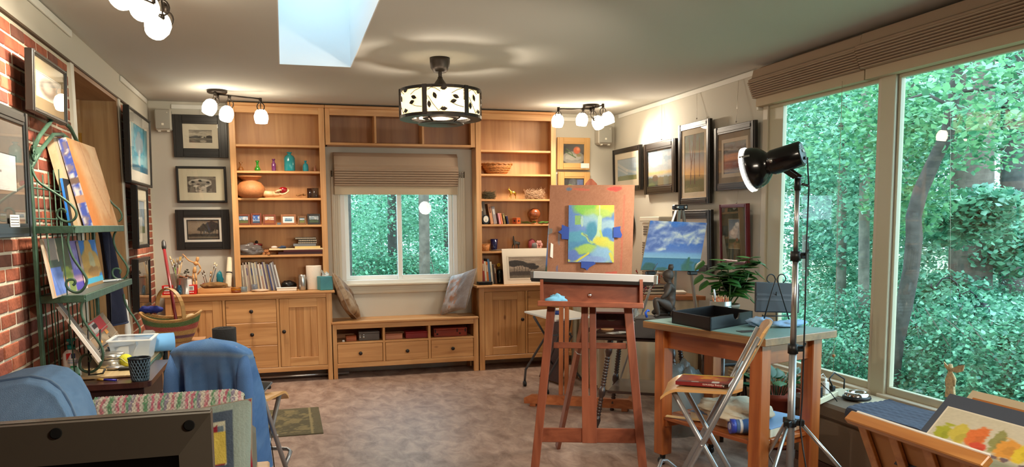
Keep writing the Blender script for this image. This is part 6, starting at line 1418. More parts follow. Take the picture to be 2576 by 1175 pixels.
for k, (a, b_, c_) in enumerate((((243,709),(285,706),(190,196,200)),((262,707),(305,703),(206,206,206)))):
 p = at(*a,Z=zs2+.006); q_ = at(*b_,Z=zs2+.006); p.x = min(p.x,xs2-.02); q_.x = min(q_.x,xs2-.02); t = thing('pen', ('silver pen lying at the front of the second rack shelf','pale pen lying behind the silver pen')[k], 'pen', (p+q_)/2); d = (q_-p).normalized(); d = d*.15; MB().tube([p,p+d*.85],.0055,8).build('barrel', mat(c_,.3,.3), t); MB().tube([p+d*.85,p+d],[.005,.001],8).build('tip', m_steel, t)
# navy cloth hanging at the far end of the rack
b = MB()
def navy(u, v):
 z = 1.50-.62*v; y = 5.52+(.05+.40*v**.8)*u*1.15-.06*v; x = -1.10+.03*math.sin(u*9+v*2)+.05*v*(u); return Vector((x, y, z))
b.surf(navy, 26, 20); b.surf(lambda u,v: navy(u,v)+Vector((-.006,0,0)), 26, 20); t = thing('navy_garment', 'dark navy garment hanging in the doorway beyond the rack', 'garment', (-1.08,5.7,.88)); b.build('cloth', mat((22,28,52),.9,bump=.3,bscale=200), t)
MB().tube([navy(k/12,1) for k in range(13)],.006,6).build('hem', mat((44,54,84),.9), t); MB().tube([(-1.09,5.55,1.5),(-1.1,5.5,1.53),(-1.13,5.41,1.55)],.004,6).build('hook', m_steel, t)
# bottom shelf
zb3 = zs3+.001
p = at(262,862,X=-.98); t = thing('storage_case', 'cloudy plastic divided storage case propped on a black display stand, red label', 'storage case', (-.98,p.y,zb3), 0)
A0_, B0_, D0_ = at(226,858,X=-.96), at(298,868,X=-.93), at(257,785,X=-1.06)
def quad_case(a, b_, c_, th):
 n = (b_-a).cross(c_-a).normalized(); return n
cA, cB, cC = at(200,830,X=-1.02), at(258,785,X=-1.06), at(312,858,X=-.95); cD = cA+(cC-cB); n_ = (cB-cA).cross(cC-cA).normalized(); n_ = n_ if n_.x > 0 else -n_
MB().prism([cA,cB,cC,cD], -n_*.03).build('case', mat((150,136,116),.25,alpha=.92,coat=.5), t)
L_ = lambda u, v, k=.001: cA+(cB-cA)*u+(cD-cA)*v+n_*k
for nm, (u0,v0,u1,v1), c_, k in (('label',(.28,.02,.82,.40),(186,24,36),.0015),('label_print',(.30,.05,.5,.33),(196,190,184),.002),('label_print',(.36,.1,.52,.22),(40,20,24),.0025),('paint_tube',(.62,.40,.72,.52),(226,150,50),.0015),('paint_tube',(.30,.52,.36,.60),(220,160,60),.0015)): MB().quad(L_(u0,v0,k),L_(u1,v0,k),L_(u1,v1,k),L_(u0,v1,k)).build(nm, mat(c_,.5), t)
for f in (.34,.67):
 MB().bar(L_(.02,f,.003),L_(.98,f,.003),.004,.004,up=n_).build('divider', mat((170,158,140),.3), t)
q = MB(); q.lathe(L_(.66,.66,.001),[(0,0),(.016,0),(.016,.002),(0,.002)],16,axis=n_); q.build('badge', mat((84,66,48),.5), t)
t = thing('display_stand', 'black curled metal display stand holding the plastic storage case', 'display stand', (at(245,925,X=-.9).x,at(245,925,X=-.9).y,zb3))
for px in (222,252):
 a, b_, c_ = at(px,830,X=-.96), at(px+1,925,X=-.93), at(px+26,905,X=-.86); a2 = a.copy(); MB().tube([a,(b_.x,b_.y,zb3+.012),(b_.x+.05,b_.y+.05,zb3+.008),(b_.x+.06,b_.y+.055,zb3+.03)],.005,6).build('leg', m_black, t)
MB().tube([(-.95,4.28,zb3+.09),(-.95,4.75,zb3+.09)],.004,6).build('cross_bar', m_black, t)
# thin white edged panel leaning across
a, b_ = at(250,912,X=-.86), at(139,767,X=-1.08); a.z = max(a.z, zb3+.002); t = thing('white_board', 'thin white edged panel leaning against the rack rods behind the lotion bottle', 'panel', a); d = b_-a
MB().prism([a,a+Vector((-.066,.29,0)),b_+Vector((-.066,.29,0)),b_],Vector((.008,0,.008))).build('panel', mat((120,112,104),.7), t); MB().bar(a+Vector((.004,-.003,.004)),b_+Vector((.004,-.003,.004)),.016,.006,up=(0,1,0)).build('edge', m_white2, t)
def stand(px, py): return at(px, py, Z=zb3)
c = stand(287,897); lathe_ = MB().lathe(c,[(0,0),(.075,0),(.10,.02),(.11,.07),(.107,.07),(.095,.022),(0,.008)],24); t = thing('blue_bowl','translucent blue plastic bowl behind the round silver tin','bowl',c); lathe_.build('bowl', colour_glass((30,110,170),.8), t)
MB().lathe(c,[(.1115,.064),(.1145,.068),(.1115,.072),(.1075,.070)],24).build('rim', mat((40,70,100),.3), t); q = MB(); p = c+Vector((.06,-.098,.012)); q.box(p.x-.035,p.y-.002,p.z,p.x+.035,p.y,p.z+.055); q.build('label', m_white2, t)
c = stand(280,922); t = thing('round_metal_tin','round flat silver metal tin beside the tennis ball','tin',c); MB().lathe(c,[(0,0),(.062,0),(.064,.003),(.064,.048),(0,.048)],28).build('tin', mat((190,184,170),.3,.85), t); MB().lathe(c,[(.066,.048),(.067,.05),(.067,.066),(.062,.071),(0,.071)],28).build('lid', mat((200,196,186),.25,.85), t)
c = stand(318,922)+Vector((0,0,.033)); t = thing('tennis_ball','yellow tennis ball beside the round metal tin','ball',c-Vector((0,0,.033))); MB().sphere(c,.033,20,14).build('felt', mat((206,206,60),.95,bump=.5,bscale=300), t)
MB().tube([c+Vector((.0335*math.cos(a)*math.cos(.45*math.sin(2*a)), .0335*math.sin(a)*math.cos(.45*math.sin(2*a)), .0335*math.sin(.45*math.sin(2*a)))) for a in [2*PI*k/40 for k in range(40)]],.0012,4,closed=True).build('seam', mat((236,236,210),.8), t)
c = stand(290,930); crumple(c+Vector((0,0,.011)),.045,.03,.012,.3,14,8,6).solo('foil_dish', mat((200,196,190),.3,.8), 'small crumpled foil dish in front of the round tin', 'dish')
c = stand(318,931); MB().box(c.x-.035,c.y-.014,zb3,c.x+.03,c.y+.014,zb3+.016,.003).solo('eraser', m_black, 'black flat eraser under the tennis ball', 'eraser')
# clear bin, blue roll, camera with strap
c = stand(345,908); t = thing('plastic_bin','open cloudy white plastic bin on the rack bottom shelf','bin',(c.x-.03,c.y+.10,zb3)); C_ = Vector((c.x-.03,c.y+.10,zb3)); q = MB()
w0,d0,w1,d1,h = .085,.10,.105,.125,.115
B_ = [C_+Vector(v) for v in ((-w0,-d0,0),(w0,-d0,0),(w0,d0,0),(-w0,d0,0))]; T_ = [C_+Vector(v) for v in ((-w1,-d1,h),(w1,-d1,h),(w1,d1,h),(-w1,d1,h))]
for k in range(4): q.add([B_[k],B_[(k+1)%4],T_[(k+1)%4],T_[k]],[(0,1,2,3)])
q.add(B_,[(3,2,1,0)]); q.build('bin', mat((206,218,228),.4,alpha=.6), t)
q = MB()
for k in range(4): q.bar(T_[k],T_[(k+1)%4],.016,.006)
q.build('rim', mat((236,240,240),.4), t)
a, b_ = at(338,878,Z=zb3+.045), at(398,868,Z=zb3+.045); a = C_+Vector((-.02,.16,.055)); MB().tube([a,a+Vector((.20,.05,.0))],.052,20).solo('blue_paper_roll', mat((120,180,230),.9), 'light blue shop towel roll behind the cloudy bin', 'paper roll')
c = C_+Vector((.02,.34,0)); t = thing('camera','silver and black camera with a hanging strap, at the rack end','camera',c); MB().box(c.x-.075,c.y-.035,zb3,c.x+.075,c.y+.035,zb3+.085,.012).build('body', m_black, t); MB().box(c.x-.03,c.y-.03,zb3+.08,c.x+.04,c.y+.03,zb3+.11,.012).build('prism_hump', mat((170,170,168),.3,.6), t)
MB().lathe(c+Vector((-.0,-.035,.042)),[(.04,0),(.04,.05),(.034,.055),(.03,.04),(0,.035)],20,axis=(0,-1,0)).build('lens', m_blackgloss, t)
st = [c+Vector((.075,.0,.06)), Vector((xs3+.022,c.y-.06,zb3+.05)), Vector((xs3+.03,c.y-.14,.74)), Vector((xs3+.03,c.y-.18,.60)), Vector((xs3+.02,c.y-.16,.47))]
q = MB(); q.tube(st,.010,4); q.tube([Vector((p.x,p.y+.05,p.z)) for p in st[1:]],.011,4); q.build('strap', mat((20,20,22),.8), t)
# ---------------------------------------------------------------- the small dark desk before the rack
dz = .785; cr = at(378,961,Z=dz); dy0 = cr.y; dx1 = cr.x
dk = thing('dark_desk', 'small dark brown desk with rounded corner, before the baker\'s rack', 'desk', ((dx1-1.08)/2,dy0+.3,0)); m_dkw = wood((50,28,24),(76,44,36),'y',1.2,.3,False,.5)
rc = .05; P_ = [(-1.08,dy0),(dx1-rc,dy0)]+[(dx1-rc+rc*math.sin(a),dy0+rc-rc*math.cos(a)) for a in (.4,.8,1.2,PI/2)]+[(dx1,dy0+.66),(-1.08,dy0+.66)]
MB().prism([(x_,y_,dz-.026) for x_,y_ in P_],(0,0,.026)).build('top', m_dkw, dk); MB().box(-1.05,dy0+.035,dz-.16,dx1-.035,dy0+.63,dz-.026,.004).build('drawer_box', mat((44,24,22),.4), dk)
for x_ in (-1.05,dx1-.08):
 for y_ in (dy0+.035,dy0+.58): MB().box(x_,y_,0,x_+.045,y_+.045,dz-.16,.003).build('leg', m_dkw, dk)
c = at(184,952,Z=dz+.001); c.y = max(c.y,dy0+.05); t = thing('lotion_bottle','white lotion bottle with a teal pump top and green label','bottle',c); k_ = at(184,952,Y=c.y).x; s_ = (at(208,900,Y=c.y).x-at(160,900,Y=c.y).x)/2
q = MB(); prof = [(.80,0),(.93,.05),(.96,.35),(.98,.62),(.92,.72),(.66,.80),(.36,.84),(.33,.86),(0,.86)]; Hh = at(184,880,Y=c.y).z-c.z; Hh = (at(184,878,Y=c.y).z-at(184,953,Y=c.y).z)/.86
q.lathe(c,[(r_*s_,z_*Hh) for r_,z_ in prof],28,sy=.6); q.build('bottle', mat((226,226,222),.35), t)
q = MB(); q.lathe(c+Vector((0,0,.85*Hh)),[(0,0),(.40*s_,0),(.42*s_,.02),(.40*s_,.10*Hh),(.2*s_,.12*Hh),(.14*s_,.12*Hh),(.14*s_,.25*Hh),(0,.25*Hh)],18); q.build('pump_collar', mat((20,140,140),.35), t)
p = c+Vector((0,0,1.10*Hh)); q = MB(); q.bar(p+Vector((-.45*s_,0,0)),p+Vector((.5*s_,0,.004)),.02,.014,b=.004); q.tube([p-Vector((0,0,.02)),p],.01,8); q.build('pump_head', mat((20,140,140),.35), t)
yf = c.y-.62*s_; fr_ = lambda u,v,k=0: Vector((c.x+u*s_, c.y-.6*s_*math.sqrt(max(0,1-u*u*.92))-.0015-k, c.z+v*Hh))
def lab(nm, u0,v0,u1,v1, col, k=0):
 q = MB(); q.surf(lambda a,b_: fr_(u0+(u1-u0)*a, v0+(v1-v0)*b_, k), 8, 2); return q.build(nm, mat(col,.45), t)
lab('label_green',-.2,.04,.85,.14,(20,150,90)); lab('label_wash',-.2,.14,.85,.34,(150,210,190)); lab('label_band',-.05,.34,.6,.385,(20,140,90),.001); lab('label_badge',.1,.60,.5,.74,(50,56,100)); lab('label_lines',-.3,.46,.75,.50,(170,190,214),.001); lab('label_lines',-.25,.53,.7,.56,(180,200,220),.001)
q = MB(); q.add([fr_(-.42,.54,.001),fr_(-.42,.74,.001),fr_(.12,.76,.001)],[(0,1,2)]); q.build('label_flash', mat((206,40,40),.5), t)
a, b_ = at(238,955,Z=dz+.007), at(298,957,Z=dz+.007); a.y = max(a.y,dy0+.03); b_.y = max(b_.y,dy0+.03); t = thing('ballpoint_pen','blue and gold ballpoint pen lying on the dark desk','pen',(a+b_)/2); d = b_-a; MB().tube([a,a+d*.12],[.0015,.005],8).build('tip', m_steel, t); MB().tube([a+d*.12,a+d*.40],.006,8).build('grip', mat((150,120,50),.4), t); MB().tube([a+d*.40,a+d*.92],.006,8).build('barrel', mat((40,40,150),.3,coat=.4), t); MB().tube([a+d*.92,b_],.003,8).build('button', m_steel, t)
c = at(352,958,Z=dz+.001); c.y = max(c.y,dy0+.055); r1_ = (at(380,900,Y=c.y).x-at(325,900,Y=c.y).x)/2; hh = at(352,900,Y=c.y).z-at(352,956,Y=c.y).z; t = thing('mesh_cup','dark blue lattice pencil cup at the corner of the dark desk','pencil cup',c); m_mesh = mat((104,134,154),.35,.3)
MB().lathe(c,[(0,.012),(r1_*.72,.012),(r1_*.72,.0),(r1_*.78,0),(r1_*.80,.012)],24).build('base', m_mesh, t)
MB().tube([c+Vector((r1_*math.cos(a),r1_*math.sin(a),hh)) for a in [2*PI*k/32 for k in range(32)]],.005,6,closed=True).build('rim', mat((40,48,56),.35,.6), t)
MB().lathe(c,[(r1_*.70,.013),(r1_*.93,hh*.98)],24).build('lining', mat((24,30,36),.7), t)
q = MB()
for k in range(20):
 for sg in (-1,1):
  q.tube([c+Vector(((r1_*(.775+.225*f)+.001)*math.cos(2*PI*k/20+sg*f*1.1),(r1_*(.775+.225*f)+.001)*math.sin(2*PI*k/20+sg*f*1.1),hh*f+.004)) for f in [i/7 for i in range(8)]],.0028,4,caps=False)
q.build('lattice', m_mesh, t, kind='stuff')
c2 = c+Vector((.0,.01,-.0));
# ---------------------------------------------------------------- stools with plywood seats
m_beech = wood((206,156,96),(226,180,120),'x',1.2,.35,False,.4)
def stool(label, loc, rz, hs, hb):
 t = thing('folding_stool', label, 'stool', loc, rz); W2 = .185
 fa = lambda z, s_: Vector((.24-.50*(z/hb), s_*W2, z)); fb = lambda z, s_: Vector((-.26+.42*(z/hs), s_*(W2-.028), z))
 for s_ in (-1,1):
  MB().tube([fa(0.012,s_), fa(hb*.5,s_), fa(hb-.06,s_)],.0125,10).build('leg', m_alu, t, True); MB().tube([fb(0.012,s_), fb(hs*.5,s_), fb(hs-.02,s_)],.0125,10).build('leg', m_alu, t, True)
  for f in (fa,fb): MB().tube([f(.0,s_),f(.03,s_)],.0145,8).build('rubber_foot', m_black, t, True)
  zc = hs*hb*.5/(.42*hb+.5*hs) if False else .5/(.5/hb+.42/hs); MB().lathe(fa(zc,s_)+Vector((0,-s_*.002 if False else 0,0)),[(0,.018),(.006,.017),(.006,0)],10,axis=(0,s_,0)).build('rivet', m_chrome, t, True)
 zf = .27; x0 = fa(zf,1).x; MB().tube([fa(zf-.05,-1),Vector((x0+.10,-W2,zf+.01)),Vector((x0+.125,-W2+.03,zf+.015)),Vector((x0+.125,W2-.03,zf+.015)),Vector((x0+.10,W2,zf+.01)),fa(zf-.05,1)],.011,9).build('footrest', m_alu, t, True)
 MB().tube([fb(.12,-1),fb(.12,1)],.009,8).build('cross_tube', m_alu, t, True)
 q = MB()
 def seat(u, v, off): x_ = -.165+.375*u; z = hs-.008+.012*(2*v-1)**2+ (-.045*((u-.78)/.22)**2 if u > .78 else 0)+(.018*((.2-u)/.2)**2 if u < .2 else 0); w = .19*(1-.05*(2*u-1)**4); return Vector((x_, (2*v-1)*w, z-off))
 q.surf(lambda u,v: seat(u,v,0), 16, 10); q.surf(lambda u,v: seat(1-u,v,.014), 16, 10)
 for e in (0,1): q.surf(lambda u,v,e=e: seat(u if e else 1-u, e, .014*(1-v)), 16, 1); q.surf(lambda u,v,e=e: seat(e, 1-u if e else u, .014*(1-v)), 10, 1)
 q.build('seat', m_beech, t, True)
 q = MB()
 def bk(u, v, off):
  y = (2*u-1)*.193; z = hb-.180+.172*v; z += (-.03*(abs(2*u-1)**6) if v > .5 else 0); z += (.0 if v > .5 else -.05*ss(.62,.8,np.float64(abs(2*u-1)))*(1-2*v));
  return Vector((fa(z,0).x-.002+.022*(1-(2*u-1)**2)*-1-off, y, z))
 q.surf(lambda u,v: bk(u,v,0), 20, 8); q.surf(lambda u,v: bk(1-u,v,.013), 20, 8)
 for e in (0,1): q.surf(lambda u,v,e=e: bk(1-u if e == 0 else u, e, .013*(1-v)), 20, 1); q.surf(lambda u,v,e=e: bk(e, u if e == 0 else 1-u, .013*(1-v)), 8, 1)
 q.build('backrest', m_beech, t, True)
 return t
stool('silver legged plywood folding stool under the denim jacket', (-.26,4.34,0), R(65), .63, .95)
stool('silver legged plywood folding stool beside the work table, holding a red book', (1.965,3.39,0), R(147), .74, 1.06)
# phone on the left stool seat
c = at(658,982,Z=.645); t = thing('phone','black phone with grey case lying on the stool seat','phone',c,R(-28)); q = MB(); q.frame_box((0,0,.012),((1,0,0),(0,.94,.34),(0,-.34,.94)),(.036,.062,.005),.003); q.build('case', mat((110,112,116),.4,.3), t, True); MB().frame_box((0,-.0018,.0168),((1,0,0),(0,.94,.34),(0,-.34,.94)),(.031,.054,.0008)).build('screen', m_blackgloss, t, True)
MB().box(-.03,.03,.0,.03,.05,.016,.002).build('kickstand', m_black, t, True)
# denim jacket over the stool back
m_denim = painted(.95,.4,500)
jk = thing('denim_jacket','blue denim jacket hung over the back of the left stool','jacket',(-.352,4.142,0),R(65))
b = MB(); NU, NV = 96, 40
def jac(u, v):
 a = 2*PI*u; zt_ = .978; z = zt_-.70*v; f0 = np.float64(v)
 hw = .206*(min(1,v*14))**.25+.008*v; hd = .052*(min(1,v*14))**.5+.010+.13*v
 fold = 1+(.17*math.sin(a*9+1.5*v)+.09*math.sin(a*17+2+v*3))*ss(.06,.4,f0); y = hw*math.copysign(abs(math.cos(a))**.7, math.cos(a)); x = hd*math.copysign(abs(math.sin(a))**.6, math.sin(a))*fold-.026+.2*min(v,.42)+(.013*math.sin(y*52+1)+.009*math.sin(y*97+v*2))*ss(.05,.4,f0)
 z -= .028*(abs(math.cos(a))**3.0)*(1-min(1,v*3)); return Vector((x-.022-.012*v, y, z))
b.surf(jac, NU, NV)
o = b.build('cloth', m_denim, jk, True); U = np.tile(np.arange(NU+1)/NU, NV+1); V = np.repeat(np.arange(NV+1)/NV, NU+1); A = Art(U,V); A.fill((86,130,184)); A.clouds((64,106,162),-.2,1.3,9,3,.5,.15,.6,.6); A.clouds((116,154,198),-.2,1.3,14,8,.58,.1,.4,.5)
for v_ in (.10,.115): A.mix((np.abs(V-v_)<.0035)*.8,(138,160,180))
A.grain(8,90); paint_attr(o.data, A.c)
MB().surf(lambda u,v: jac(u,0)*1.0+Vector((0,0,.002*math.sin(v*PI)))+(Vector((-.022,0,.979))-jac(u,0))*v, 24, 2).build('collar_band', mat((92,132,182),.95), jk, True)
for a_ in (.09,.41):      # armhole seams and hanging sleeves
 MB().tube([jac(a_*(.96 if a_ < .25 else 1.02)+.0,v_)*1.0+Vector((-.004 if a_>.5 else .004,0,0)) for v_ in (.06,.15,.25,.36,.46)],.004,6).build('seam', mat((70,106,156),.95), jk, True)
for s_ in (-1,1):
 q = MB(); pts = [Vector((-.055,s_*.180,.90)),Vector((-.075,s_*.192,.80)),Vector((-.085,s_*.196,.66)),Vector((-.085,s_*.196,.50)),Vector((-.08,s_*.19,.36))]; q.tube(pts,[.022,.036,.040,.038,.036],14); q.build('sleeve', mat((78,118,172),.95,bump=.3,bscale=300,var=.12,vscale=8), jk, True)
MB().tube([at(662,1003,Y=4.35),at(664,1040,Y=4.36),at(672,1085,Y=4.4),at(684,1125,Y=4.5),at(690,1175,Y=4.45)],.003,5).solo('black_cable', m_black, 'thin black cable hanging beside the left stool', 'cable')
# denim slipcovered armchair at the far left
ac = thing('denim_armchair','light blue denim slipcovered armchair, cut by the left photo edge','armchair',(-.84,2.75,0))
b = MB(); NU, NV = 40, 60
out_ = [(p_.x,p_.z) for p_ in [at(a_,b_,Y=2.79) for a_,b_ in ((-150,1300),(-140,1060),(-70,985),(0,945),(60,925),(130,914),(172,922),(203,945),(226,985),(240,1025),(250,1065),(262,1130),(270,1300))]]
def arm(u, v):
 k = v*(len(out_)-1); i = min(int(k),len(out_)-2); f = k-i; x_ = out_[i][0]*(1-f)+out_[i+1][0]*f; z = out_[i][1]*(1-f)+out_[i+1][1]*f
 w = .15*math.copysign(abs(math.cos(PI*u))**.55,math.cos(PI*u)); ins = 1-.03*(1-abs(math.sin(PI*u))**.5)
 cx_, cz_ = -.88,.55; return Vector((cx_+(x_-cx_)*ins, 2.66-w, cz_+(z-cz_)*ins))
b.surf(arm, NU, NV); b.surf(lambda u,v: Vector((-.88,2.505,.55))*(1-u)+arm(0,v)*u+Vector((0,-.03*math.sin(PI*min(1,u*1.02))**1,0)), NU, NV); o = b.build('back_cover', m_denim, ac); U = np.tile(np.arange(NU+1)/NU, NV+1); V = np.repeat(np.arange(NV+1)/NV, NU+1); A = Art(U,V); A.fill((124,162,204)); A.clouds((108,148,192),-.2,1.3,8,3,.5,.2,.6,1); A.grain(8,70); paint_attr(o.data, np.concatenate([A.c,A.c]))
MB().tube([arm(.34,.02+.9*k/20)*1.0+Vector((0,-.001,.002)) for k in range(21)],.004,5).build('seam', mat((84,112,146),.95), ac); MB().tube([arm(.38,.02+.9*k/20)*1.0+Vector((0,-.001,.002)) for k in range(21)],.003,5).build('seam', mat((130,158,188),.95), ac)
MB().box(-1.15,2.52,.0,-.68,2.95,.42,.05).build('seat_cover', mat((104,138,176),.95), ac)
# sofa back with a crocheted blanket roll and patchwork pillow
sf = thing('sofa','low sofa with wooden arm under the crocheted blanket and patchwork pillow','sofa',(-.45,2.85,0)); m_sofa = mat((120,120,110),.95)
MB().box(-.66,2.98,.12,-.13,3.14,.80,.04).build('back', m_sofa, sf); MB().box(-.66,2.5,.12,-.15,2.98,.42,.04).build('seat', m_sofa, sf); MB().box(-.145,2.58,.60,-.085,3.1,.628,.006).build('wooden_arm', m_beech, sf)
for y_ in (2.62,3.04): MB().box(-.135,y_,0,-.095,y_+.04,.60,.003).build('leg', m_beech, sf)
MB().box(-.66,2.5,0,-.60,2.56,.12).build('leg', m_beech, sf)
bl_ = thing('crocheted_blanket','multicoloured pink green and lilac crocheted blanket rolled on the sofa back','blanket',(-.42,3.05,.80))
b = MB(); NU, NV = 220, 64
def roll_(u, v):
 x_ = -.685+.52*u; a = -1.0+2*PI*.62*v; r_ = .078*(1-.25*(max(0,(u-.9)/.1))**2-.5*(max(0,(.03-u)/.03))**2)+.0035*math.sin(u*260)*math.sin(v*110)+.0035*math.sin(v*55)
 return Vector((x_, 3.06-(r_+.012)*math.cos(a), .838+r_*math.sin(a)*1.02))
b.surf(roll_, NU, NV); o = b.build('knit', painted(.95), bl_); U = np.tile(np.arange(NU+1)/NU, NV+1); V = np.repeat(np.arange(NV+1)/NV, NU+1); A = Art(U,V); pal = [(206,206,190),(196,110,130),(120,170,140),(150,140,160),(214,206,190),(200,130,140),(214,210,196),(110,160,120),(190,190,180),(206,120,140)]
kk = (np.floor(U*46+1.6*fbm(U*40,V*8,3))).astype(int) % len(pal); A.c = np.array(pal, float)[kk]; A.mix((fbm(U*90,V*30,5,2)>.62)*.6,(232,226,212)); A.mix((np.sin(U*260)*np.sin(V*110)<-.55)*.5,(96,84,92)); paint_attr(o.data, A.c)
def quilt(A, back):
 A.fill((150,166,156)); A.mix(((np.sin(A.U*240)>.7))*.25,(180,192,182))
 if back: return
 A.rect(.13,-.1,.87,.945,(70,86,104)); A.rect(.18,-.1,.82,.88,(206,206,180))
 rs = random.Random(4); cols = [(206,190,110),(150,70,90),(196,206,196),(110,130,140),(226,216,190),(150,110,140),(186,196,160),(120,160,170),(230,226,206),(150,40,50)]
 for i in range(9):
  for j in range(10):
   u0 = .18+.64*i/9; v0 = -.02+.87*j/10; A.rect(u0,v0,u0+.068,v0+.086,cols[rs.randrange(10)])
 A.rect(.72,.60,.82,.80,(222,200,90)); A.mix(((A.V>.80-.0)&(A.V<.86)&(A.U>.70)&(A.U<.78)&((A.U-.70)*.9>(A.V-.80)*1.1)),(150,30,50)); A.rect(.68,.56,.87,.585,(70,86,104)); A.rect(.68,.50,.82,.555,(110,130,160))
 ch = ((np.floor(A.U*70)+np.floor(A.V*70))%2 == 0)&(A.V>.50)&(A.V<.555)&(A.U>.68)&(A.U<.82); A.mix(ch*.8,(210,214,216))
 A.rect(.13,.88,.87,.945,(70,86,104)); A.rect(.20,.865,.60,.88,(150,190,196)); A.grain(6,60)
pq = pillow('patchwork_pillow','patchwork quilt pillow with sage border and red piping, behind the monitor',(-.385,2.86,.640),.265,.265,.05,(1,0.02,0.06),(-.04,.25,.97),quilt,5,100)
MB().tube([Vector((-.385,2.86,.640))+Vector((1,.02,.06))*(x_*.262)+Vector((-.04,.25,.97))*(y_*.262) for x_,y_ in ((-.97,.97),(-.5,.935),(0,.92),(.5,.935),(.98,.98),(.935,.5),(.925,0),(.935,-.5),(.98,-.98))],.007,6).build('red_piping', mat((150,30,48),.9), pq)
# monitor seen from behind
mo = thing('monitor','black monitor seen from behind in the near left corner','monitor',(-.5,1.25,.75)); yb_ = 1.20; mx1 = -.112; mz = 1.259; mx0 = -.95; mz0 = .80
m_mon = mat((92,84,74),.4,.1); bw = .043
for a4 in (((mx0,mz),(mx1,mz),(mx1-bw,mz-bw*1.25),(mx0+bw,mz-bw*1.25)),((mx1,mz),(mx1,mz0),(mx1-bw,mz0+bw),(mx1-bw,mz-bw*1.25)),((mx0,mz0),(mx0,mz),(mx0+bw,mz-bw*1.25),(mx0+bw,mz0+bw)),((mx1,mz0),(mx0,mz0),(mx0+bw,mz0+bw),(mx1-bw,mz0+bw))):
 q = MB(); q.prism([(x_,yb_+(.0 if i < 2 else -.018),z_) for i,(x_,z_) in enumerate(a4)],(0,.03,0)); q.build('bezel', m_mon, mo)
MB().box(mx0+bw,yb_-.012,mz0+bw,mx1-bw,yb_+.02,mz-bw*1.25).build('rear_panel', mat((14,13,12),.6), mo); MB().box(mx0,yb_+.012,mz0,mx1,yb_+.035,mz+.001,.002).build('front_frame', mat((70,64,56),.25,.3), mo)
for px, py in ((138,1093),(475,1072)):
 p = at(px,py,Y=yb_-.010); p.y = yb_-.018*min(1,(mz-p.z)/(bw*1.25))-.0008; MB().lathe(p,[(0,.0012),(.0068,.0012),(.0078,0),(.0078,-.006)],18,axis=(0,-1,.33),smooth=False).build('screw_hole', mat((5,5,5),.95), mo)
MB().box(-.62,1.19,.76,-.44,1.26,.86,.01).build('stand_neck', m_black, mo); MB().box(-.72,1.10,.75,-.34,1.34,.765,.006).build('stand_base', m_black, mo)
t = thing('monitor_table','plain dark table carrying the monitor','table',(-.5,1.25,0)); MB().box(-1.05,1.0,.72,-.05,1.5,.749,.004).build('top', m_dkw, t)
for x_ in (-1.03,-.11):
 for y_ in (1.02,1.44): MB().box(x_,y_,0,x_+.04,y_+.04,.72).build('leg', m_dkw, t)
# rug
rg = thing('rug','olive runner rug with tan leaf scrolls and a plain border','rug',(-.2,6.26,0));
def rug_(A):
 A.fill((84,76,52)); A.clouds((128,112,74),-.2,1.2,16,5,.55,.04,.9,.7); A.clouds((120,106,70),-.2,1.2,26,9,.6,.03,.8,.7); m_ = (A.U<.06)|(A.U>.94)|(A.V<.07)|(A.V>.93); A.mix(m_*1.0,(92,82,56)); l_ = (np.abs(A.U-.92)<.008)|(np.abs(A.U-.08)<.008); A.mix(l_*.9,(140,124,84)); A.grain(10,90)
MB().box(-.75,5.83,.0,.225,6.69,.007,.002).build('pile', mat((86,78,54),.95), rg); art_sheet('pattern',(-.748,5.832,.0078),(.223,5.832,.0078),(.223,6.688,.0078),(-.748,6.688,.0078), rug_, rg, 110, 90, painted(.95,.4,300))
# ---------------------------------------------------------------- basket on cardboard boxes, broom, rolled mat
yB = 6.6; bx0, bx1 = at(352,785,Y=yB).x, at(506,783,Y=yB).x; cxB = (bx0+bx1)/2; zr = at(430,800,Y=yB).z; zbB = at(430,858,Y=yB).z
t = thing('cardboard_box','plain brown cardboard box under the striped basket','cardboard box',(cxB+.04,yB,0)); zbx = zbB-.003
q = MB(); q.box(bx0+.06,yB-.20,0,bx1+.01,yB+.20,zbx,.003); q.build('box', mat((176,128,86),.9,bump=.1), t); MB().box(bx0+.06,yB-.2015,zbx-.05,bx1+.011,yB-.2005,zbx-.046).build('flap_edge', mat((120,84,54),.9), t); MB().box(bx1-.03,yB-.203,zbx-.08,bx1-.0,yB-.2,zbx-.055).build('hand_hole', m_dark, t)
bk_ = thing('striped_basket','boat shaped wicker basket with green red and purple bands and an arched handle','basket',(cxB,yB,zbB)); NU, NV = 120, 30; b = MB()
def bas(u, v, k=1.0):
 a = 2*PI*u; L2 = (bx1-bx0)/2; rx = L2*(.62+.38*v**.8)*k; ry = .15*(.72+.28*v)*k; z = zbB+(zr-zbB+.0)*v+ .055*v*v*(abs(math.cos(a))**2.2)-.01*v
 wv = .0022*math.sin(a*60)*math.cos(v*90); return Vector((cxB+(rx+wv)*math.copysign(abs(math.cos(a))**.9,math.cos(a)), yB+(ry+wv)*math.sin(a), z))
b.surf(bas, NU, NV); b.surf(lambda u,v: bas(1-u,v,.95)+Vector((0,0,.003)), NU, NV); o = b.build('weave', painted(.7,.5,120), bk_)
U = np.tile(np.arange(NU+1)/NU, NV+1); V = np.repeat(np.arange(NV+1)/NV, NU+1); A = Art(U,V); A.fill((196,150,84))
for v0,v1,c_ in ((.72,.92,(74,110,56)),(.52,.72,(176,72,66)),(.18,.32,(106,62,86))): A.mix((ss(v0-.02,v0+.02,V)*(1-ss(v1-.02,v1+.02,V)))*.9,c_)
A.mix((V>.95)*.6,(210,160,90)); A.mix((np.sin(U*380)*np.cos(V*95)>.3)*.3,(90,60,40)); A.grain(14,60); paint_attr(o.data, np.concatenate([A.c,A.c]))
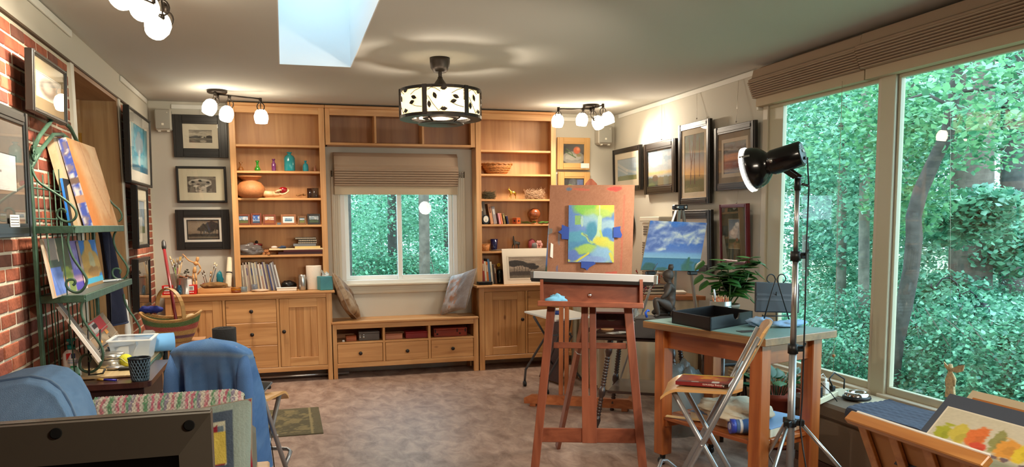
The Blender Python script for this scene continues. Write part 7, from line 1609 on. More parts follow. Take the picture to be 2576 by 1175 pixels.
MB().tube([bas(k/60,1.0)+Vector((0,0,.003)) for k in range(60)],.009,8,closed=True).build('rim', mat((196,146,80),.6,var=.2,vscale=30), bk_); q = MB(); q.lathe(Vector((cxB,yB,zbB)),[(0,.004),(.13,.004)],20,sy=.8); q.build('bottom', mat((176,130,76),.8), bk_)
h0, h1_, hm = at(396,784,Y=yB+.13), at(463,800,Y=yB-.14), at(425,726,Y=yB); pts = []
for k in range(17):
 f = k/16; a = PI*f; m0 = (h0+h1_)/2; p = m0+(h0-m0)*math.cos(a); p.z = m0.z+(h0.z-m0.z)*math.cos(a)+(hm.z-m0.z)*math.sin(a)**.8; pts.append(p)
q = MB();
for a, b2 in zip(pts, pts[1:]): q.bar(a, b2+(b2-a)*.08, .032, .007, up=((a+b2)/2-(h0+h1_)/2))
q.build('handle', mat((196,146,80),.55,var=.12,vscale=20), bk_)
for px, sx_ in ((375,1),(392,-1)):
 c = at(px-4,779,Y=yB+.08); crumple(c,.06,.05,.028,.5,14,10,int(px),False).solo('blue_cloth', mat((34,46,130),.9,bump=.2), ('royal blue cloth heaped in the left end of the basket' if px == 375 else 'smaller royal blue cloth peak beside the basket handle'), 'cloth')
c = at(482,795,Y=yB); MB().lathe(c-Vector((0,0,.03)),[(0,.018),(.045,.017),(.05,.012),(.05,.006),(0,0)],20,axis=(.2,-.8,.6)).solo('wooden_disc', mat((214,186,140),.7), 'pale wooden disc lying in the right end of the basket', 'disc')
a, b_ = at(442,800,Y=6.60), at(413,628,Y=7.15); t = thing('broom_handle','long red pole with a dark grey grip, standing in the basket','pole',a); d = b_-a; b0_ = a-d.normalized()*.12; MB().tube([b0_,b_],.0125,12).build('pole', mat((136,24,32),.35,coat=.3), t); e_ = at(411,605,Y=7.22); MB().tube([b_,b_+(e_-b_)*.3,b_+(e_-b_)*.8,e_],[.0135,.019,.017,.008],12).build('grip', mat((40,38,38),.5), t)
c = at(566,880,Y=6.95); c.z = 0; q = MB(); prof = []
zt_ = at(566,826,Y=6.95).z; rM = (at(597,850,Y=6.95).x-at(536,850,Y=6.95).x)/2
t = thing('rolled_mat','black rolled mat standing before the drawers behind the denim jacket','mat roll',c); MB().lathe(c,[(0,0),(rM,0),(rM,zt_),(rM*.9,zt_+.004),(0,zt_)],28).build('roll', mat((16,15,15),.85,bump=.2), t)
MB().tube([c+Vector((rM*(.95-.035*k/2)*math.cos(k*.35),rM*(.95-.035*k/2)*math.sin(k*.35),zt_+.003)) for k in range(48)],.004,5).build('spiral_edge', mat((34,32,32),.8), t); MB().lathe(c,[(rM*1.01,zt_*.70),(rM*1.02,zt_*.72),(rM*1.02,zt_*.76),(rM*1.01,zt_*.78)],28).build('grey_strap', mat((130,128,126),.7), t)
c = at(324,872,X=-1.10); t = thing('white_spindle','white turned spindle standing against the bricks behind the rack','spindle',(c.x,c.y,0)); MB().lathe((c.x,c.y,0),[(0,0),(.03,0),(.03,.5),(.018,.56),(.028,.62),(.014,.7),(.022,.78),(.012,.9),(.010,1.0),(0,1.01)],16).build('spindle', m_white2, t)
# ================================================================ right side: the red easel with the painting board
m_red = wood((122,62,40),(156,88,60),'z',1.0,.4,False,.3); m_redx = wood((122,62,40),(156,88,60),'x',1.0,.4,False,.3)
E0 = Vector((1.56,3.95,0)); EXx = Vector((.927,-.375,0)); EY = Vector((.375,.927,0)); LEAN = .12; EZ = (Vector((0,0,1))+EY*LEAN).normalized(); EN = EXx.cross(EZ).normalized()
if EN.dot(Vector((0,-1,0))) < 0: EN = -EN
def EP(px, py, off=0.0): return on_plane(px, py, E0-EN*0, EN)+EN*off
es = thing('wooden_easel','red brown wooden studio easel with a shallow tray, in the middle of the room','easel',E0)
def ebar(a, b_, w, h, nm, off=0.0, m=None, par=None): return MB().bar(EP(*a,off), EP(*b_,off), w, h, up=EN, b=.003).build(nm, m or m_red, par or es)
def to_floor(a, b_, off=0.0):
 p, q_ = EP(*a,off), EP(*b_,off); d = q_-p; return q_+d*(q_.z/-d.z)
for a, b_ in (((1387,772),(1346,1175)),((1580,772),(1617,1175))): MB().bar(EP(*a,-.012), to_floor(a,b_,-.012)+Vector((0,0,.004)), .047, .026, up=EN, b=.003).build('leg', m_red, es)
for x0,x1 in ((1463,1480.6),(1484,1501)): MB().bar(EP((x0+x1)/2-3,470,-.045), EP((x0+x1)/2,998,-.022), .037, .022, up=EN, b=.002).build('mast_rail', m_red, es)
MB().bar(EP(1482,996,-.022), EP(1483,1116,-.022), .081, .022, up=EN, b=.002).build('mast_foot', m_red, es)
ebar((1392,869),(1577,871),.034,.018,'crossbar',-.03,m_redx); ebar((1352,1096),(1612,1099),.080,.020,'crossbar',-.034,m_redx)
MB().prism([EP(1470,470,-.07),EP(1504,470,-.07),EP(1502,457,-.07),EP(1489,444,-.07),EP(1483,444,-.07),EP(1472,457,-.07)], -EN*.022).build('mast_top', m_red, es)
hub = EP(1470,800,-.07); ft = Vector((1.735,4.955,.004)); MB().bar(hub, ft, .05, .024, up=(1,0,0), b=.003).build('rear_leg', m_red, es)
MB().tube([EP(1445,887,-.20),EP(1452,893,-.13),EP(1463,894,-.04)],.003,5).build('chain', m_steel, es)
# tray: a shallow open box
TR = [EP(1360,704,.0),EP(1617,703,.0),EP(1617,768,.0),EP(1361,768,.0)]; dpt = .085
MB().prism(TR, -EN*.008).build('tray_back', m_redx, es)
MB().bar(EP(1360,707,.012),EP(1617,707,.012),.022,.03,up=EN,b=.002).build('tray_rim', m_redx, es)
for x_ in (1364,1612): MB().prism([EP(x_-4,704,0),EP(x_+4,704,0),EP(x_+4,768,0),EP(x_-4,768,0)], EN*dpt*.55).build('tray_side', m_red, es)
a, b_ = EP(1361,764,0), EP(1616,766,0); MB().prism([a,b_,b_+EN*dpt,a+EN*dpt], (0,0,-.014)).build('tray_bottom', m_redx, es)
a, b_ = EP(1355,764,dpt), EP(1617,770,dpt); MB().bar(a,b_,.030,.012,up=EN,b=.003).build('tray_lip', m_redx, es)
c = EP(1484,743,.004); MB().lathe(c,[(0,.016),(.008,.015),(.009,.010),(.013,.004),(.013,0),(0,0)],16,axis=EN).build('knob', m_chrome, es)
# silver canvas ledge
lg = thing('aluminium_ledge','silver metal ledge lying across the easel under the board','ledge',EP(1490,700,.03)); a, b_ = EP(1336,694,.03), EP(1652,705,.03); d = (b_-a).normalized()
MB().bar(a,b_,.022,.05,up=(0,0,1),b=.002).build('channel', mat((206,208,210),.35,.25), lg); MB().bar(a+Vector((0,0,-.022))+d*.004,b_+Vector((0,0,-.022))-d*.02,.03,.02,up=(0,0,1),b=.002).build('dark_base', m_dark, lg)
for p in (a,b_-d*.02): MB().bar(p-d*.001,p+d*.022,.024,.053,up=(0,0,1),b=.004).build('end_cap', m_steel, lg)
# board, painting on it, tapes
BO = [EP(1376,689,.004),EP(1589,691,.004),EP(1591,465,.004),EP(1384,466,.004)]; BO[2] = BO[1]+(BO[3]-BO[0])
bd = thing('drawing_board','brown hardboard panel with paint marks, standing on the red easel','drawing board',(BO[0]+BO[1])/2); MB().prism([p-EN*.0012 for p in BO], -EN*.006).build('panel', mat((140,92,64),.8), bd)
def hard(A):
 A.fill((142,98,74)); A.clouds((130,88,66),-.2,1.2,8,3,.5,.2,.5,1); A.line([(.87,.05),(.875,.25),(.872,.5)],.008,(166,74,60),.45); A.line([(.88,.5),(.885,.88)],.010,(168,76,62),.4); A.blob(.77,.955,.09,.025,(186,60,52),3,.5,14); A.line([(.28,.955),(.46,.945)],.012,(174,80,64),.6); A.blob(.23,.955,.04,.02,(90,100,116),6,.4); A.blob(.13,.4,.012,.07,(110,104,110),8,.4); A.line([(.70,.015),(.82,.02)],.012,(176,60,54),.6); A.blob(.12,.06,.012,.04,(100,96,120),5,.3); A.grain(8,90)
art_sheet('painted_front', *BO, hard, bd, 90, 100, painted(.8))
PN = [EP(1429,660,.012),EP(1544,661,.012),EP(1545,517,.012),EP(1431,517,.012)]
pt = thing('abstract_painting','small blue yellow and green abstract painting taped to the brown board','painting',(PN[0]+PN[1])/2); MB().prism([p-EN*.001 for p in PN], -EN*.0055).build('support', m_white2, pt)
def abstract(A):
 A.sf = .25
 A.fill((70,120,200)); A.clouds((96,140,214),-.2,1.2,3,3,.5,.15,.7,1); A.blob(.45,.97,.4,.14,(110,190,60),4,.35); A.blob(.8,.93,.25,.16,(196,206,60),6,.4); A.blob(.62,.85,.3,.1,(150,200,90),9,.4,8,.7)
 A.rect(.14,.66,.27,.82,(120,180,80),.9); A.ell(.3,.72,.03,.1,(170,206,180)); A.blob(.52,.72,.2,.14,(140,196,214),7,.4,6,.8); A.blob(.22,.32,.45,.16,(44,130,180),8,.3,6,.8); A.blob(.2,.45,.3,.1,(60,150,190),3,.4)
 A.blob(.88,.62,.2,.14,(150,196,206),5,.4,6,.8); A.blob(.86,.5,.16,.12,(50,120,200),11,.3); A.blob(.52,.55,.14,.16,(40,130,170),12,.3)
 A.line([(.68,1.0),(.69,.7)],.012,(190,216,160)); A.line([(.69,.78),(.68,.6),(.66,.48),(.58,.38)],.045,(176,214,170)); A.line([(.7,.55),(.74,.44),(.85,.37),(1,.34)],.022,(176,206,90)); A.line([(.3,.5),(.4,.46),(.45,.38),(.52,.345),(.6,.37)],.022,(160,206,110)); A.line([(.33,.5),(.43,.44),(.47,.37)],.008,(84,110,140))
 A.blob(.72,.36,.16,.1,(206,206,60),2,.4); A.blob(.88,.22,.16,.2,(196,206,70),14,.5); A.blob(.4,.23,.28,.09,(150,200,80),3,.4); A.blob(.72,.12,.26,.16,(120,180,226),5,.3); A.blob(.55,.05,.35,.07,(110,150,220),8,.3); A.line([(0,.03),(.2,.025),(.45,.16)],.018,(206,206,50)); A.line([(1,.0),(.92,.15)],.03,(206,206,60)); A.blob(.1,.12,.14,.1,(70,110,200),4,.3); A.c = A.c*.74+28; A.grain(8,60)
art_sheet('painted_face', *PN, abstract, pt, 110, 130, painted(.45))
def tape(pts, lab, off=.014): MB().prism([EP(*p,off) for p in pts], EN*.0008).solo('tape', mat((30,66,150),.6), lab, 'tape')
tape([(1432,573),(1414,566),(1413,579),(1404,584),(1413,590),(1413,602),(1431,603)],'torn blue tape at the left edge of the abstract painting'); tape([(1543,573),(1561,570),(1560,580),(1565,592),(1562,599),(1543,598)],'torn blue tape at the right edge of the abstract painting'); tape([(1462,658),(1494,659),(1499,664),(1483,673),(1477,681),(1472,676),(1462,674)],'torn blue tape under the abstract painting')
MB().prism([EP(*p,.006) for p in ((1386,611),(1392,615),(1391,650),(1384,646))], EN*.0012).solo('tape', m_white2, 'white tape strip at the left edge of the brown board', 'tape')
MB().prism([EP(*p,.005) for p in ((1380,575),(1390,576),(1390,586),(1380,591))], EN*.010).solo('bulldog_clip', m_steel, 'silver clip gripping the left edge of the brown board', 'clip')
c = EP(1400,757,.045); crumple(c+Vector((0,0,.004)),.06,.03,.03,.7,18,12,13).solo('blue_cloth', mat((110,176,214),.9,bump=.2), 'light blue paper cloth crumpled in the easel tray', 'cloth')
# ---------------------------------------------------------------- second easel behind with a tall canvas
s2 = thing('wooden_easel','second wooden easel with a heavy foot beam, behind the red one','easel',(2.2,6.03,0)); a, b_ = at(1318,1022,Z=0), at(1600,1038,Z=0); d2 = (b_-a).normalized(); nb_ = Vector((-d2.y,d2.x,0))
m_ez2 = wood((150,78,40),(186,112,66),'x',1,.45)
L2 = (b_-a).length; MB().prism([a+Vector((0,0,.025)),a+Vector((0,0,.07)),a+d2*.06+Vector((0,0,.10)),b_-d2*.06+Vector((0,0,.10)),b_+Vector((0,0,.07)),b_+Vector((0,0,.025))], nb_*.045).build('foot_beam', m_ez2, s2)
for f in (.08,.9): MB().bar(a+d2*(L2*f)+Vector((0,0,.012)),a+d2*(L2*f)+nb_*.5+Vector((0,0,.012)),.05,.022,b=.002).build('foot', m_ez2, s2)
for px in (1411,1425):
 p = at(px,1004,Y=6.10); p.z = .10; MB().bar(p+nb_*.0,p+nb_*.05+Vector((0,0,1.62)),.035,.022,up=nb_,b=.002).build('upright', wood((150,78,40),(186,112,66),'z',1,.45), s2)
p = at(1476,1000,Y=6.28); p.z = .10; MB().bar(p,p+nb_*.16+Vector((-.05,0,1.2)),.045,.022,up=nb_,b=.002).build('upright', wood((150,78,40),(186,112,66),'z',1,.45), s2)
q0_ = at(1371,690,Y=6.02); q3 = at(1380,562,Y=6.06); q1_ = q0_+d2*.62
canvas('tall blue sky canvas on the second easel, only its left edge showing past the board', q0_, q1_, q3, .03, lambda A: (A.vgrad((0,(70,90,60)),(.12,(60,90,80)),(.2,(80,110,170)),(.5,(110,140,190)),(1,(140,176,200))), A.grain(6)), None, 20, 40)
MB().bar(q0_+Vector((0,0,-.02))+nb_*.01,q1_+Vector((0,0,-.02))+nb_*.01,.05,.03,up=(0,0,1)).build('canvas_ledge', m_ez2, s2)
# ---------------------------------------------------------------- white folding table on casters
wt = thing('folding_table','small white topped folding table on casters, between the pine cabinet and red easel','table',(2.3,6.55,0)); zw = .72
P_ = [at(1319,783,Z=zw),at(1396,805,Z=zw)]; P_ += [P_[1]+Vector((.42,.16,0)),P_[0]+Vector((.42,.16,0))]
MB().prism([p-Vector((0,0,.014)) for p in P_],(0,0,.014)).build('top', m_white2, wt)
m_tube = mat((96,98,102),.35,.7); k_ = P_[1]-P_[0]
for (ta,fa_),cs in ((((1343,797),(1320,972)),1),(((1408,812),(1376,994)),1)):
 foot = at(*fa_,Z=0.0); top = at(*ta,Z=zw-.02); mid = at((ta[0]+30),846,Y=(foot.y*.5+top.y*.5))
 MB().tube([top,mid,foot+Vector((.01,0,.16)),foot+Vector((0,0,.05))],.011,8).build('leg', m_tube, wt); MB().lathe(foot+Vector((-.012,0,.026)),[(0,-.0),(.026,0),(.026,.024),(0,.024)],14,axis=(1,0,0)).build('caster', m_black, wt)
 f2 = foot+Vector((.42,.16,0)); t2_ = top+Vector((-.0,0,0)); MB().tube([top+Vector((.38,.14,0)),mid+Vector((.14,.05,-.02)),foot+Vector((.28,.11,.22)),f2+Vector((0,0,.05))],.011,8).build('leg', m_tube, wt); MB().lathe(f2+Vector((-.012,0,.026)),[(0,0),(.026,0),(.026,.024),(0,.024)],14,axis=(1,0,0)).build('caster', m_black, wt)
MB().tube([at(1372,846,Y=6.6),at(1372,846,Y=6.6)+Vector((.28,.1,0))],.008,8).build('brace', m_tube, wt)
c = at(1403,790,Z=zw+.001); t = thing('tape_roll','roll of dark blue tape on the white folding table','tape roll',c); MB().lathe(c,[(.035,0),(.048,0),(.048,.034),(.035,.034),(.035,0)],24).build('tape', mat((24,56,130),.5), t); MB().lathe(c,[(.032,0),(.035,0),(.035,.034),(.032,.034),(.032,0)],24).build('core', mat((190,170,140),.8), t)
P_ = [at(1356,948,Z=.02),at(1404,966,Z=.02)]; P_ = [P_[0],P_[1]+Vector((.02,.0,0)),P_[1]+Vector((.16,.10,.64)),P_[0]+Vector((.26,.12,.70))]
MB().prism(P_,(.05,.08,0)).solo('portfolio', mat((62,36,32),.6,bump=.2), 'dark brown portfolio case leaning under the white folding table', 'portfolio')
# ---------------------------------------------------------------- desk with a tan cloth skirt
dk2 = thing('skirted_desk','wood topped desk with a tan cloth skirt, under the white wall heater','desk',(3.1,6.8,0)); zd = .88; DP = [(2.70,6.46),(3.50,6.10),(3.50,7.4),(2.70,7.4)]
MB().prism([(x_,y_,zd-.035) for x_,y_ in DP],(0,0,.035)).build('top', wood((150,84,42),(190,120,66),'x',1,.35,False,.4), dk2)
b = MB();
def skirt(u, v):
 seg = [(2.72,7.3),(2.72,6.50),(3.47,6.16)]; L1_, L2_ = .8, .823; s_ = u*(L1_+L2_)
 if s_ < L1_: x_, y_ = 2.72, 7.3-s_; nx, ny = -1, 0
 else: f = (s_-L1_)/L2_; x_, y_ = 2.72+.75*f, 6.50-.34*f; nx, ny = -.41,-.91
 w = (.006+.022*v)*math.sin(u*62)+.008*v*math.sin(u*23+1); return Vector((x_+nx*w, y_+ny*w, zd-.036-(zd-.06)*v))
b.surf(skirt, 160, 14); b.build('skirt', mat((222,206,176),.95,bump=.15,bscale=300), dk2)
for x_,y_ in ((2.78,7.3),(3.44,7.3),(3.44,6.3),(2.80,6.56)): MB().box(x_-.025,y_-.025,0,x_+.025,y_+.025,zd-.036).build('leg', m_redx, dk2)
zt2 = zd+.001
def pile(px, py, w, d, h, col, name, lab, cat, rz=0.0, rough=.6):
 c = at(px,py,Z=zt2); t = thing(name, lab, cat, c, rz); return t, c
hh = zt2
for k, (dx,w,h,col,lab,nm,cat) in enumerate(((0,.27,.03,(44,44,40),'dark green book at the bottom of the stack on the skirted desk','book','book'),(-.01,.24,.028,(60,34,30),'dark brown book second in the stack on the skirted desk','book','book'),(.02,.20,.03,(52,30,28),'brown leather book on the stack on the skirted desk','book','book'),(-.03,.12,.014,(110,90,160),'thin violet booklet on top of the dark book stack','booklet','book'))):
 c = Vector((3.17+dx,6.50,hh)); t = thing(nm, lab, cat, c, R(-18+6*k)); MB().box(-w/2,-.09,.001,w/2,.09,h-.003,.002).build('cover', mat(col,.5), t, True); MB().box(-w/2+.004,-.092,.004,w/2-.004,.085,h-.006).build('pages', mat((206,196,170),.8), t, True); hh += h
for (x_,y_,w,d,h,lab) in ((2.88,6.62,.22,.16,.05,'low stack of white papers at the left of the skirted desk'),(3.10,6.78,.30,.22,.12,'white paper box behind the dark books'),(3.38,6.45,.18,.2,.02,'flat white papers at the right end of the skirted desk')):
 t = thing('paper_stack', lab, 'papers', (x_,y_,zt2), R(-20)); MB().box(-w/2,-d/2,.0,w/2,d/2,h*.55,.001).build('sheets', mat((232,226,212),.8), t, True); MB().box(-w/2+.01,-d/2-.004,h*.55,w/2+.006,d/2,h,.001).build('sheets', mat((240,234,222),.8), t, True)
# candle pick and berry branches
c = at(1658,735,Z=zt2); t = thing('red_candlestick','thin red metal candlestick with a white dish on the skirted desk','candlestick',c); MB().tube([c,c+Vector((0,0,.165))],.004,7).build('stem', mat((150,20,24),.35), t); MB().lathe(c+Vector((0,0,.165)),[(0,0),(.02,.004),(.03,.014),(.028,.014),(0,.006)],16).build('dish', m_white2, t); MB().lathe(c,[(0,0),(.03,0),(.028,.006),(0,.006)],14).build('base', mat((150,20,24),.35), t)
c = Vector((2.60,5.65,.721)); bb = thing('berry_branches','red berry branches in a clear glass vase on the turned leg table','branches',c)
r0 = random.Random(8)
for k in range(9):
 tip = at(1580+r0.uniform(0,95), 655+r0.uniform(0,70), Y=5.6+r0.uniform(-.1,.25)); m_ = c+(tip-c)*.5+Vector((r0.uniform(-.04,.04),0,.06)); MB().tube([c+Vector((0,0,.02)),m_,tip],[.003,.0025,.0012],5).build('twig', mat((110,40,36),.7), bb)
 q = MB()
 for j in range(7): f = r0.uniform(.45,1); p = (c*(1-f)**2+m_*2*f*(1-f)+tip*f*f)+Vector((r0.uniform(-.012,.012),r0.uniform(-.012,.012),r0.uniform(-.008,.012))); q.sphere(p,.0055,6,4)
 q.build('berries', mat((150,24,26),.35), bb, kind='stuff')
t = thing('glass_vase','clear round glass jar on the turned leg table, behind the easel leg','vase',c); MB().lathe(c,[(0,0),(.055,0),(.065,.03),(.06,.10),(.045,.13),(.05,.15),(.047,.15),(.042,.13),(.056,.09),(.06,.03),(.05,.008),(0,.008)],20).build('glass', colour_glass((190,190,180),.22), t)
# ---------------------------------------------------------------- turned leg table
tc_ = Vector((2.60,5.42,0)); ta = R(-34); tt = thing('turned_leg_table','dark table with spiral turned splayed legs and a low shelf, behind the red easel','table',tc_,ta); m_dkt = wood((42,26,20),(66,42,32),'x',1,.3,False,.5); zt_ = .72
MB().box(-.34,-.34,zt_-.022,.34,.34,zt_,.006).build('top', m_dkt, tt, True); q = MB(); q.box(-.325,-.325,zt_-.05,.325,.325,zt_-.022,.012); q.build('moulding', m_dkt, tt, True)
MB().box(-.24,-.24,.262,.24,.24,.282,.004).build('low_shelf', m_dkt, tt, True)
for sx in (-1,1):
 for sy in (-1,1):
  a, b_ = Vector((sx*.22,sy*.22,zt_-.05)), Vector((sx*.31,sy*.31,0)); ax = (b_-a).normalized(); L_ = (b_-a).length; prof = [(0,0),(.022,0),(.022,.03)]
  z = .05; prof += [(.016,.04),(.024,.07),(.026,.10),(.016,.13)]
  z = .14
  while z < L_*.52: prof += [(.014,z),(.021,z+.010),(.014,z+.020)]; z += .022
  prof += [(.016,z),(.026,z+.03),(.026,z+.06),(.016,z+.08)]; z += .09
  while z < L_-.11: prof += [(.014,z),(.021,z+.010),(.014,z+.020)]; z += .022
  prof += [(.016,L_-.10),(.024,L_-.07),(.017,L_-.035),(.013,L_-.02),(.019,L_-.010),(.014,0 if False else L_),(0,L_)]
  MB().lathe(a, prof, 12, axis=ax).build('turned_leg', m_dkt, tt, True)
og = thing('letter_organizer','dark red wooden desk organizer with an oval hand hole, on the turned leg table','organizer',(2.40,5.58,zt_),R(-30)); m_og = wood((70,30,26),(96,44,36),'x',1,.4)
for nm,e in (('side',(-.15,-.11,.0,-.138,.11,.12)),('side',(.138,-.11,0,.15,.11,.12)),('top',(-.155,-.115,.12,.155,.115,.132)),('back',(-.138,.10,.0,.138,.11,.12)),('bottom',(-.138,-.11,.0,.138,.10,.008))): MB().box(e[0],e[1],zt_+e[2]-zt_+.001,e[3],e[4],e[5]+.001,.001).build(nm, m_og, og, True)
q = MB(); q.prism([(-.02+.045*math.cos(a),-.1105+.21,.065+.028*math.sin(a)) for a in [2*PI*k/20 for k in range(20)]],(0,-.001,0)); q.build('hand_hole', mat((120,104,88),.8), og, True)
c = at(1528,830,Z=zt_); MB().lathe(c+Vector((0,0,.001)),[(0,0),(.048,0),(.05,.004),(.048,.009),(0,.009)],24).solo('coaster', mat((176,130,88),.7), 'round wooden coaster at the left of the turned leg table', 'coaster')
for k in range(3):
 c = at(1545+12*k,838-1*k,Z=zt_+.002+.002*k); t = thing('leaflet', ('white leaflet lying by the round coaster','grey printed leaflet over the white one','topmost leaflet by the round coaster')[k], 'leaflet', c, R(20+25*k)); MB().box(-.05,-.035,0,.05,.035,.0012).build('paper', mat(((214,210,200),(150,146,142),(190,186,176))[k],.7), t, True)
c = Vector((2.44,5.10,zt_)); bwl = thing('footed_bowl','black iron footed bowl of dried orange chips on the turned leg table','bowl',c); MB().lathe(c+Vector((0,0,.085)),[(0,0),(.05,.004),(.085,.03),(.082,.032),(.05,.010),(0,.008)],22).build('bowl', m_black, bwl)
for k in range(5):
 a = 2*PI*k/5; d = Vector((math.cos(a),math.sin(a),0)); MB().tube([c+d*.05+Vector((0,0,.09)),c+d*.06+Vector((0,0,.05)),c+d*.045+Vector((0,0,.02)),c+d*.075+Vector((0,0,.004))],.004,5).build('leg', m_black, bwl)
q = MB()
for k in range(26): a = rnd.uniform(0,6.28); r_ = rnd.uniform(0,.068); q.frame_box(c+Vector((r_*math.cos(a),r_*math.sin(a),.118+rnd.uniform(0,.022)-.1*r_)),(Vector((math.cos(a),math.sin(a),.4)).normalized(),Vector((-math.sin(a),math.cos(a),0)),Vector((0,0,1))),(.014,.007,.004),.002)
q.solo('dried_chips', mat((190,110,66),.8,var=.3,vscale=30), 'dried orange brown chips heaped in the black footed bowl', 'potpourri', kind='stuff')
bx = thing('dark_plinth','dark grey box under the kneeling figure on the turned leg table','plinth',(2.50,5.02,zt_),R(-34)); MB().box(-.14,-.10,.001,.13,.10,.132,.003).build('box', mat((56,52,50),.7), bx, True); MB().box(-.145,-.105,.132,.135,.105,.142,.002).build('lid', mat((70,66,62),.7), bx, True)
# kneeling figure, one continuous body
YS = 5.02; zs_ = .72+.142; fg = thing('kneeling_figurine','dark kneeling woman sculpture with hair bun on a plinth, facing left','sculpture',(at(1670,795,Y=YS).x,YS,zs_)); S = lambda px, py, dy=0: at(px, py, Y=YS+dy)
J = [S(1685,768),S(1687,750),S(1685,732),S(1683,722),S(1682,711),S(1679,700),S(1677,688), S(1684,722,-.05),S(1677,740,-.065),S(1663,752,-.05), S(1684,722,.05),S(1679,740,.06),S(1664,750,.045), S(1682,770,-.04),S(1648,752,-.045),S(1652,775,-.045),S(1656,793,-.045),S(1646,796,-.045), S(1682,772,.04),S(1640,787,.045),S(1668,788,.045),S(1688,790,.045)]
ED = [(0,1),(1,2),(2,3),(3,4),(4,5),(5,6),(3,7),(7,8),(8,9),(3,10),(10,11),(11,12),(0,13),(13,14),(14,15),(15,16),(16,17),(0,18),(18,19),(19,20),(20,21)]
RD = [.046,.038,.046,.040,.020,.034,.030,.026,.018,.013,.026,.018,.013,.042,.026,.023,.016,.012,.042,.026,.022,.016]
m_bronze2 = mat((56,48,42),.55,.1,bump=.15,bscale=60,var=.2,vscale=20); skin_figure('body', J, ED, RD, m_bronze2, fg)
MB().tube([S(1686,680),S(1688,672),S(1688,665)],[.016,.020,.015],10).build('hair_bun', m_bronze2, fg); MB().sphere(S(1681,692),.040,14,10,(1,.95,1.05)).build('hair', m_bronze2, fg); MB().sphere(S(1669,697),.007,8,6,(.9,.8,1.3)).build('nose', m_bronze2, fg)
MB().tube([S(1690,775),S(1691,790),S(1686,795)],[.026,.018,.012],10).build('heel', m_bronze2, fg)
# ---------------------------------------------------------------- tripod field easel with the cloud canvas
YT = 5.62; te = thing('tripod_easel','silver metal tripod easel holding the cloud canvas','easel',(2.95,5.8,0)); hubp = at(1709,528,Y=YT+.10)
f1, f2_ = at(1537,1028,Z=0), at(1782,1012,Z=0); f3_ = Vector((3.25,6.28,0)); f3_ = Vector((3.02,6.02,0)) if False else Vector((3.12,6.05,0))
m_tri = mat((190,188,182),.3,.8)
for f_, hx_ in ((f1,-.03),(f2_,.03),(f3_,0)):
 h_ = hubp+Vector((hx_,0,0)); MB().bar(h_, h_+(f_-h_)*.5, .024, .020, b=.003).build('leg', m_tri, te); MB().bar(h_+(f_-h_)*.48, f_+Vector((0,0,.02)), .017, .014, b=.002).build('lower_leg', m_tri, te); MB().tube([f_+(h_-f_).normalized()*.05,f_+Vector((0,0,.004))],[.011,.014],8).build('rubber_foot', m_black, te)
q = MB(); q.bar(hubp+Vector((-.06,-.01,.02)),hubp+Vector((.06,-.01,.02)),.05,.04,b=.008); q.build('head', m_black, te)
for dx in (-.035,.035): MB().lathe(hubp+Vector((dx,-.035,.02)),[(0,.012),(.012,.012),(.014,0),(0,0)],12,axis=(0,-1,0)).build('bolt', m_steel, te)
CP = [at(1612,679,Y=YT-.03),at(1757,682,Y=YT-.03),at(1777,553,Y=YT+.05),at(1636,555,Y=YT+.05)]
cl = thing('cloud_canvas','large canvas of white clouds over a blue lake, on the silver tripod easel','painting',(CP[0]+CP[1])/2); cn = (CP[1]-CP[0]).cross(CP[3]-CP[0]).normalized(); cn = -cn if cn.y > 0 else cn
CP[2] = CP[1]+(CP[3]-CP[0])
MB().prism([p-cn*.001 for p in CP], -cn*.018).build('stretcher', mat((200,190,170),.9), cl)
def cloudlake(A):
 A.sf = .3
 A.vgrad((0,(44,110,150)),(.2,(60,130,176)),(.245,(66,140,180)),(.25,(150,190,206)),(.34,(130,170,206)),(.4,(100,126,190)),(.55,(70,110,190)),(1,(54,112,196)))
 wx = fbm(A.U*3.2+4, A.V*3.4, 5, 5); n0 = fbm(A.U*3.4+wx*.9, A.V*3.6+wx*.5, 9, 6); n1 = fbm(A.U*3.4+.10+wx*.9, A.V*3.6-.2+wx*.5, 9, 6)
 bias = .22*np.exp(-((A.V-.70)/.20)**2)*(1-.35*ss(.55,1,A.U))-.05; m_ = ss(.43,.56,n0+bias)*ss(.34,.42,A.V); lt = np.clip((n0-n1)*4.2+.30+.5*(A.V-.6), 0, 1)
 col = np.stack([np.interp(lt,[0,.45,1],[e0,e1,e2]) for e0,e1,e2 in ((84,140,228),(104,152,224),(170,196,212))],1); A.c = A.c*(1-m_[:,None])+col*m_[:,None]
 A.clouds((126,140,200),.34,.46,6,9,.50,.08,.7,5); A.below(.25,.006,(50,96,120),3,12,.004); A.rect(0,0,1,.235,(60,128,170),.5)
 A.blob(.12,.05,.12,.09,(40,84,70),3,.6,9); A.blob(.35,.02,.14,.06,(44,90,76),5,.6,9); A.blob(.78,.08,.14,.12,(40,92,70),8,.6,9); A.line([(.79,.05),(.79,.26)],.02,(44,96,64)); A.blob(.93,.08,.03,.1,(44,90,70),4,.4); A.grain(7,60)
art_sheet('painted_face', *CP, cloudlake, cl, 110, 90, painted(.5))
for px in (1636,1742): p = at(px,683,Y=YT-.03); MB().bar(p+Vector((-.035,.0,-.012)),p+Vector((.035,0,-.012)),.05,.03,b=.006).build('canvas_holder', m_black, te)
